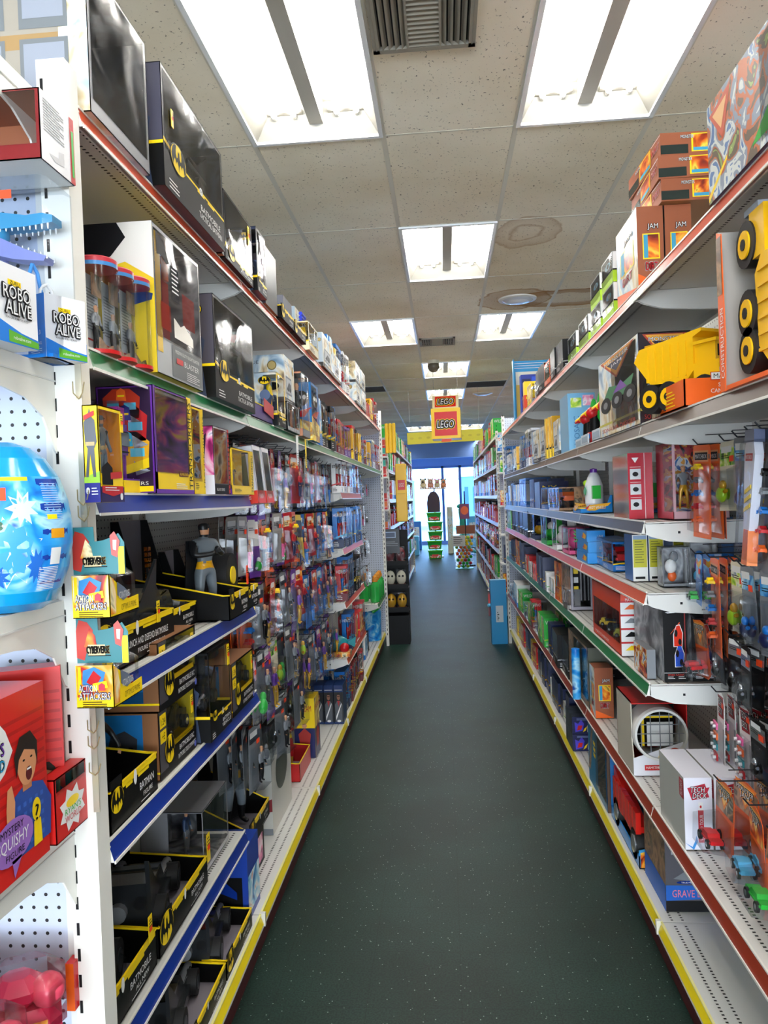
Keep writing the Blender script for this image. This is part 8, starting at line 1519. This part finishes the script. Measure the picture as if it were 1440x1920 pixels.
for l in range(10):
    z = .06+l*.072; hw = .19+.06*z/.78-r-.006; hd = .16+.04*z/.78-r-.004; n = int(2*hw/.076); n2 = 2
    for i in range(n):
        for j in range(n2):
            if bi >= 130: break
            c = R_.choice(cols[:3]+cols[:2]) if l > 3 else R_.choice(cols); x = -hw+(i+.5+(.25 if l % 2 else -.25))*2*hw/n; y = -hd+j*.078
            if c not in b0: o = bp[c].build('play_ball'); b0[c] = o
            else: o = b0[c].copy(); COL.objects.link(o)
            o.location = (.41+x, 17.6+y, z); o['label'] = '%s play ball in the clear bin' % c; o['category'] = 'ball'; o['group'] = '%s play balls in the bin' % c; ALL.append(o); bi += 1
t = thing('bagged_candy_stand', 'upright rack of brown bagged sweets behind the ball bin', 'rack', (.48, 18.3, 0)); m = MB(); m.tube((0,0,0),(0,0,1.75),.015,DARK); m.box(-.2,.2,-.15,.15,0,.03,DARK); m.box(-.22,.22,-.01,.01,.75,.95,P['brown']); m.box(-.12,.1,-.03,-.01,1.1,1.45,mat('#8a4a6c', .5)); m.oval(((-.12,-.03,1.1),(1,0,0),(0,0,1)), .11,.2,.09,.1,ORG,.002); m.build('rack', t)
# stacked green tubs, dark oval board, plush toys
for i in range(5):
    z = i*.25+.002; t = thing('storage_tub', 'green tub with a bright label, %s of the stack of five' % ('bottom one', 'second up', 'middle one', 'fourth up', 'top one')[i], 'tub', (-.28+(.02 if i in (2, 3) else 0), 20.7, z), (.03, -.04, .02, .06, 0)[i], 'stacked green tubs'); g = mat('#189a2c', .25)
    m = MB(); v = [(-.16,-.13,0),(.16,-.13,0),(.16,.13,0),(-.16,.13,0),(-.185,-.15,.2),(.185,-.15,.2),(.185,.15,.2),(-.185,.15,.2)]; m.add(v, [(0,1,5,4),(1,2,6,5),(2,3,7,6),(3,0,4,7),(3,2,1,0)], g); m.build('tub_body', t)
    m = MB(); m.rbox(-.2,.2,-.165,.165,.2,.235,mat('#4cc828', .25),.01); m.build('lid', t); m = MB(); m.dec(((-.15,-.142,.03),(1,0,0),(0,.1,1)), [(.02,0),(.28,0),(.3,.15),(0,.15)], A_MIX, .006); m.oval(((-.15,-.142,.03),(1,0,0),(0,.1,1)), .15,.08,.09,.05,P['red'],.009); m.build('label', t)
m = MB(); m.prism([(-.17,0),(.17,0),(.175,.25),(.15,.42),(.08,.53),(0,.56),(-.08,.53),(-.15,.42),(-.175,.25)], 'y', 0, .02, mat('#3a2a36', .6)); o = m.build('oval_board'); o.location = (-.28, 20.7, 1.24); tag(o, 'dark oval topped board standing on the stack of green tubs', 'board')
t = thing('plush_stand', 'thin white display stand behind the green tubs', 'display stand', (-.26, 21.2, 0)); m = MB(); m.tube((0,0,0),(0,0,1.86),.02,INK); m.box(-.38,.32,-.15,.15,1.86,1.89,mat('#c8a878', .5)); m.box(-.2,.2,-.2,.2,0,.03,INK); m.build('stand', t)
for i, (x, c, c2, s_) in enumerate(((-.29, 'cream', 'black', .12), (-.09, 'pink', 'cream', .12), (.09, 'cream', 'pink', .11), (.26, 'orange', 'teal', .11))):
    t = thing('plush_toy', ['cream and black plush animal, left end of the display', 'pink faced plush animal, second on the display', 'cream plush animal, third on the display', 'orange eared plush animal, right end of the display'][i], 'plush toy', (-.26+x, 21.2, 1.892)); m = MB(); cc = mat({'cream':'#e8d8b0','pink':'#e8a890','orange':'#e89a6c'}[c], .8)
    m.ball((0,0,s_*.7),s_*.75,cc,14,(1,.8,.95)); m.ball((0,-s_*.3,s_*1.5),s_*.6,cc,14); m.ball((0,-s_*.85,s_*1.4),s_*.22,P[c2],10); [m.ball((q*s_*.5,-s_*.2,s_*2.0),s_*.22,P[c2],10,(1,.4,1.2)) for q in (-1, 1)]; [m.ball((q*s_*.2,-s_*.82,s_*1.62),s_*.06,BLACK,8) for q in (-1, 1)]; [m.tube((q*s_*.45,-s_*.4,s_*.4),(q*s_*.55,-s_*.8,s_*.12),s_*.2,cc) for q in (-1, 1)]; m.build('plush_body', t)
# window side displays
for i, (x, y, w_, h_, c, lab) in enumerate(((-1.0, 22.0, .5, .55, 'light blue', 'pale blue carton on the floor left of the green tubs'), (-1.5, 22.6, .5, .8, 'white', 'white carton stack by the shop window, left'), (.15, 22.2, .16, 1.35, 'cream', 'tall pale cream panel right of the green tubs'), (-.95, 24.5, .4, .9, 'blue', 'blue display block near the shop window, left'), (.95, 24.8, .5, 1.0, 'light blue', 'light blue display block near the shop window, right'))):
    m = MB(); m.rbox(-w_/2, w_/2, 0, .3, 0, h_, P[c], .02); m.rect(((-w_/2,0,0),(1,0,0),(0,0,1)), w_*.15, w_*.85, h_*.3, h_*.8, A_SKY, .002); o = m.build('floor_carton'); o.location = (x, y, 0); tag(o, lab, 'carton')
t = thing('inflatable_dinosaur', 'tall teal green toy dinosaur standing before the shop window', 'toy dinosaur', (.52, 21.6, 0), 0); m = MB(); tg = mat('#1c9a84', .3); m.tube((0,0,.0),(.0,0,.5),.09,tg,.13,12); m.tube((0,0,.45),(-.03,0,1.0),.14,tg,.08,12); m.tube((-.03,0,.95),(-.08,0,1.3),.08,tg,.06,10); m.ball((-.02,-.02,1.36),.1,tg,14,(1.6,.8,.8)); m.tube((.05,0,.7),(.2,-.05,.6),.03,tg,.02); m.tube((-.1,0,.7),(-.22,-.05,.75),.03,tg,.02); m.tube((.05,.05,.2),(.4,.1,.03),.08,tg,.02); m.ball((-.08,-.09,1.4),.02,INK,8); m.build('body', t); m = MB(); m.box(-.25,.25,-.15,.15,0,.03,P['blue']); m.build('base', t)

# ------------------------------------------------------------------ word the labels of the many packs
def settle():
    runs = []
    for o, k, (where, run) in AUTO:
        key = (k.look, where, str(run) if not isinstance(run, tuple) else '')
        runs.append((o, k, where, key))
    order = {}; 
    for o, k, where, key in runs: order.setdefault(where, []); (order[where].append(key) if key not in order[where] else None)
    shorts = {}
    for o, k, where, key in runs: shorts[key] = k.short
    lab = {}; byb = {}
    for w_, ks in order.items():
        for i, key in enumerate(ks): byb.setdefault(key[0]+'|'+w_, []).append((key, ks[i-1] if i else None))
    for b_, lst in byb.items():
        look, w_ = b_.split('|')
        for n, (key, prev) in enumerate(lst):
            if len(lst) == 1: lab[key] = look+', '+w_
            else: lab[key] = '%s set %s, %s' % (('nearest', 'second', 'third', 'fourth', 'fifth', 'sixth', 'seventh')[min(n, 6)], look, w_) if False else '%s, %s, %s' % (look, w_, ('nearest such group', 'second such group', 'third such group', 'fourth such group', 'fifth such group', 'sixth such group', 'seventh such group', 'eighth such group')[min(n, 7)])
    for o, k, where, key in runs: o['label'] = lab[key]; o['group'] = lab[key]
settle()
used = set()
for o in ALL:
    n = len(o['label'].split())
    if n > 16: print('LONG', o.name, o['label'])
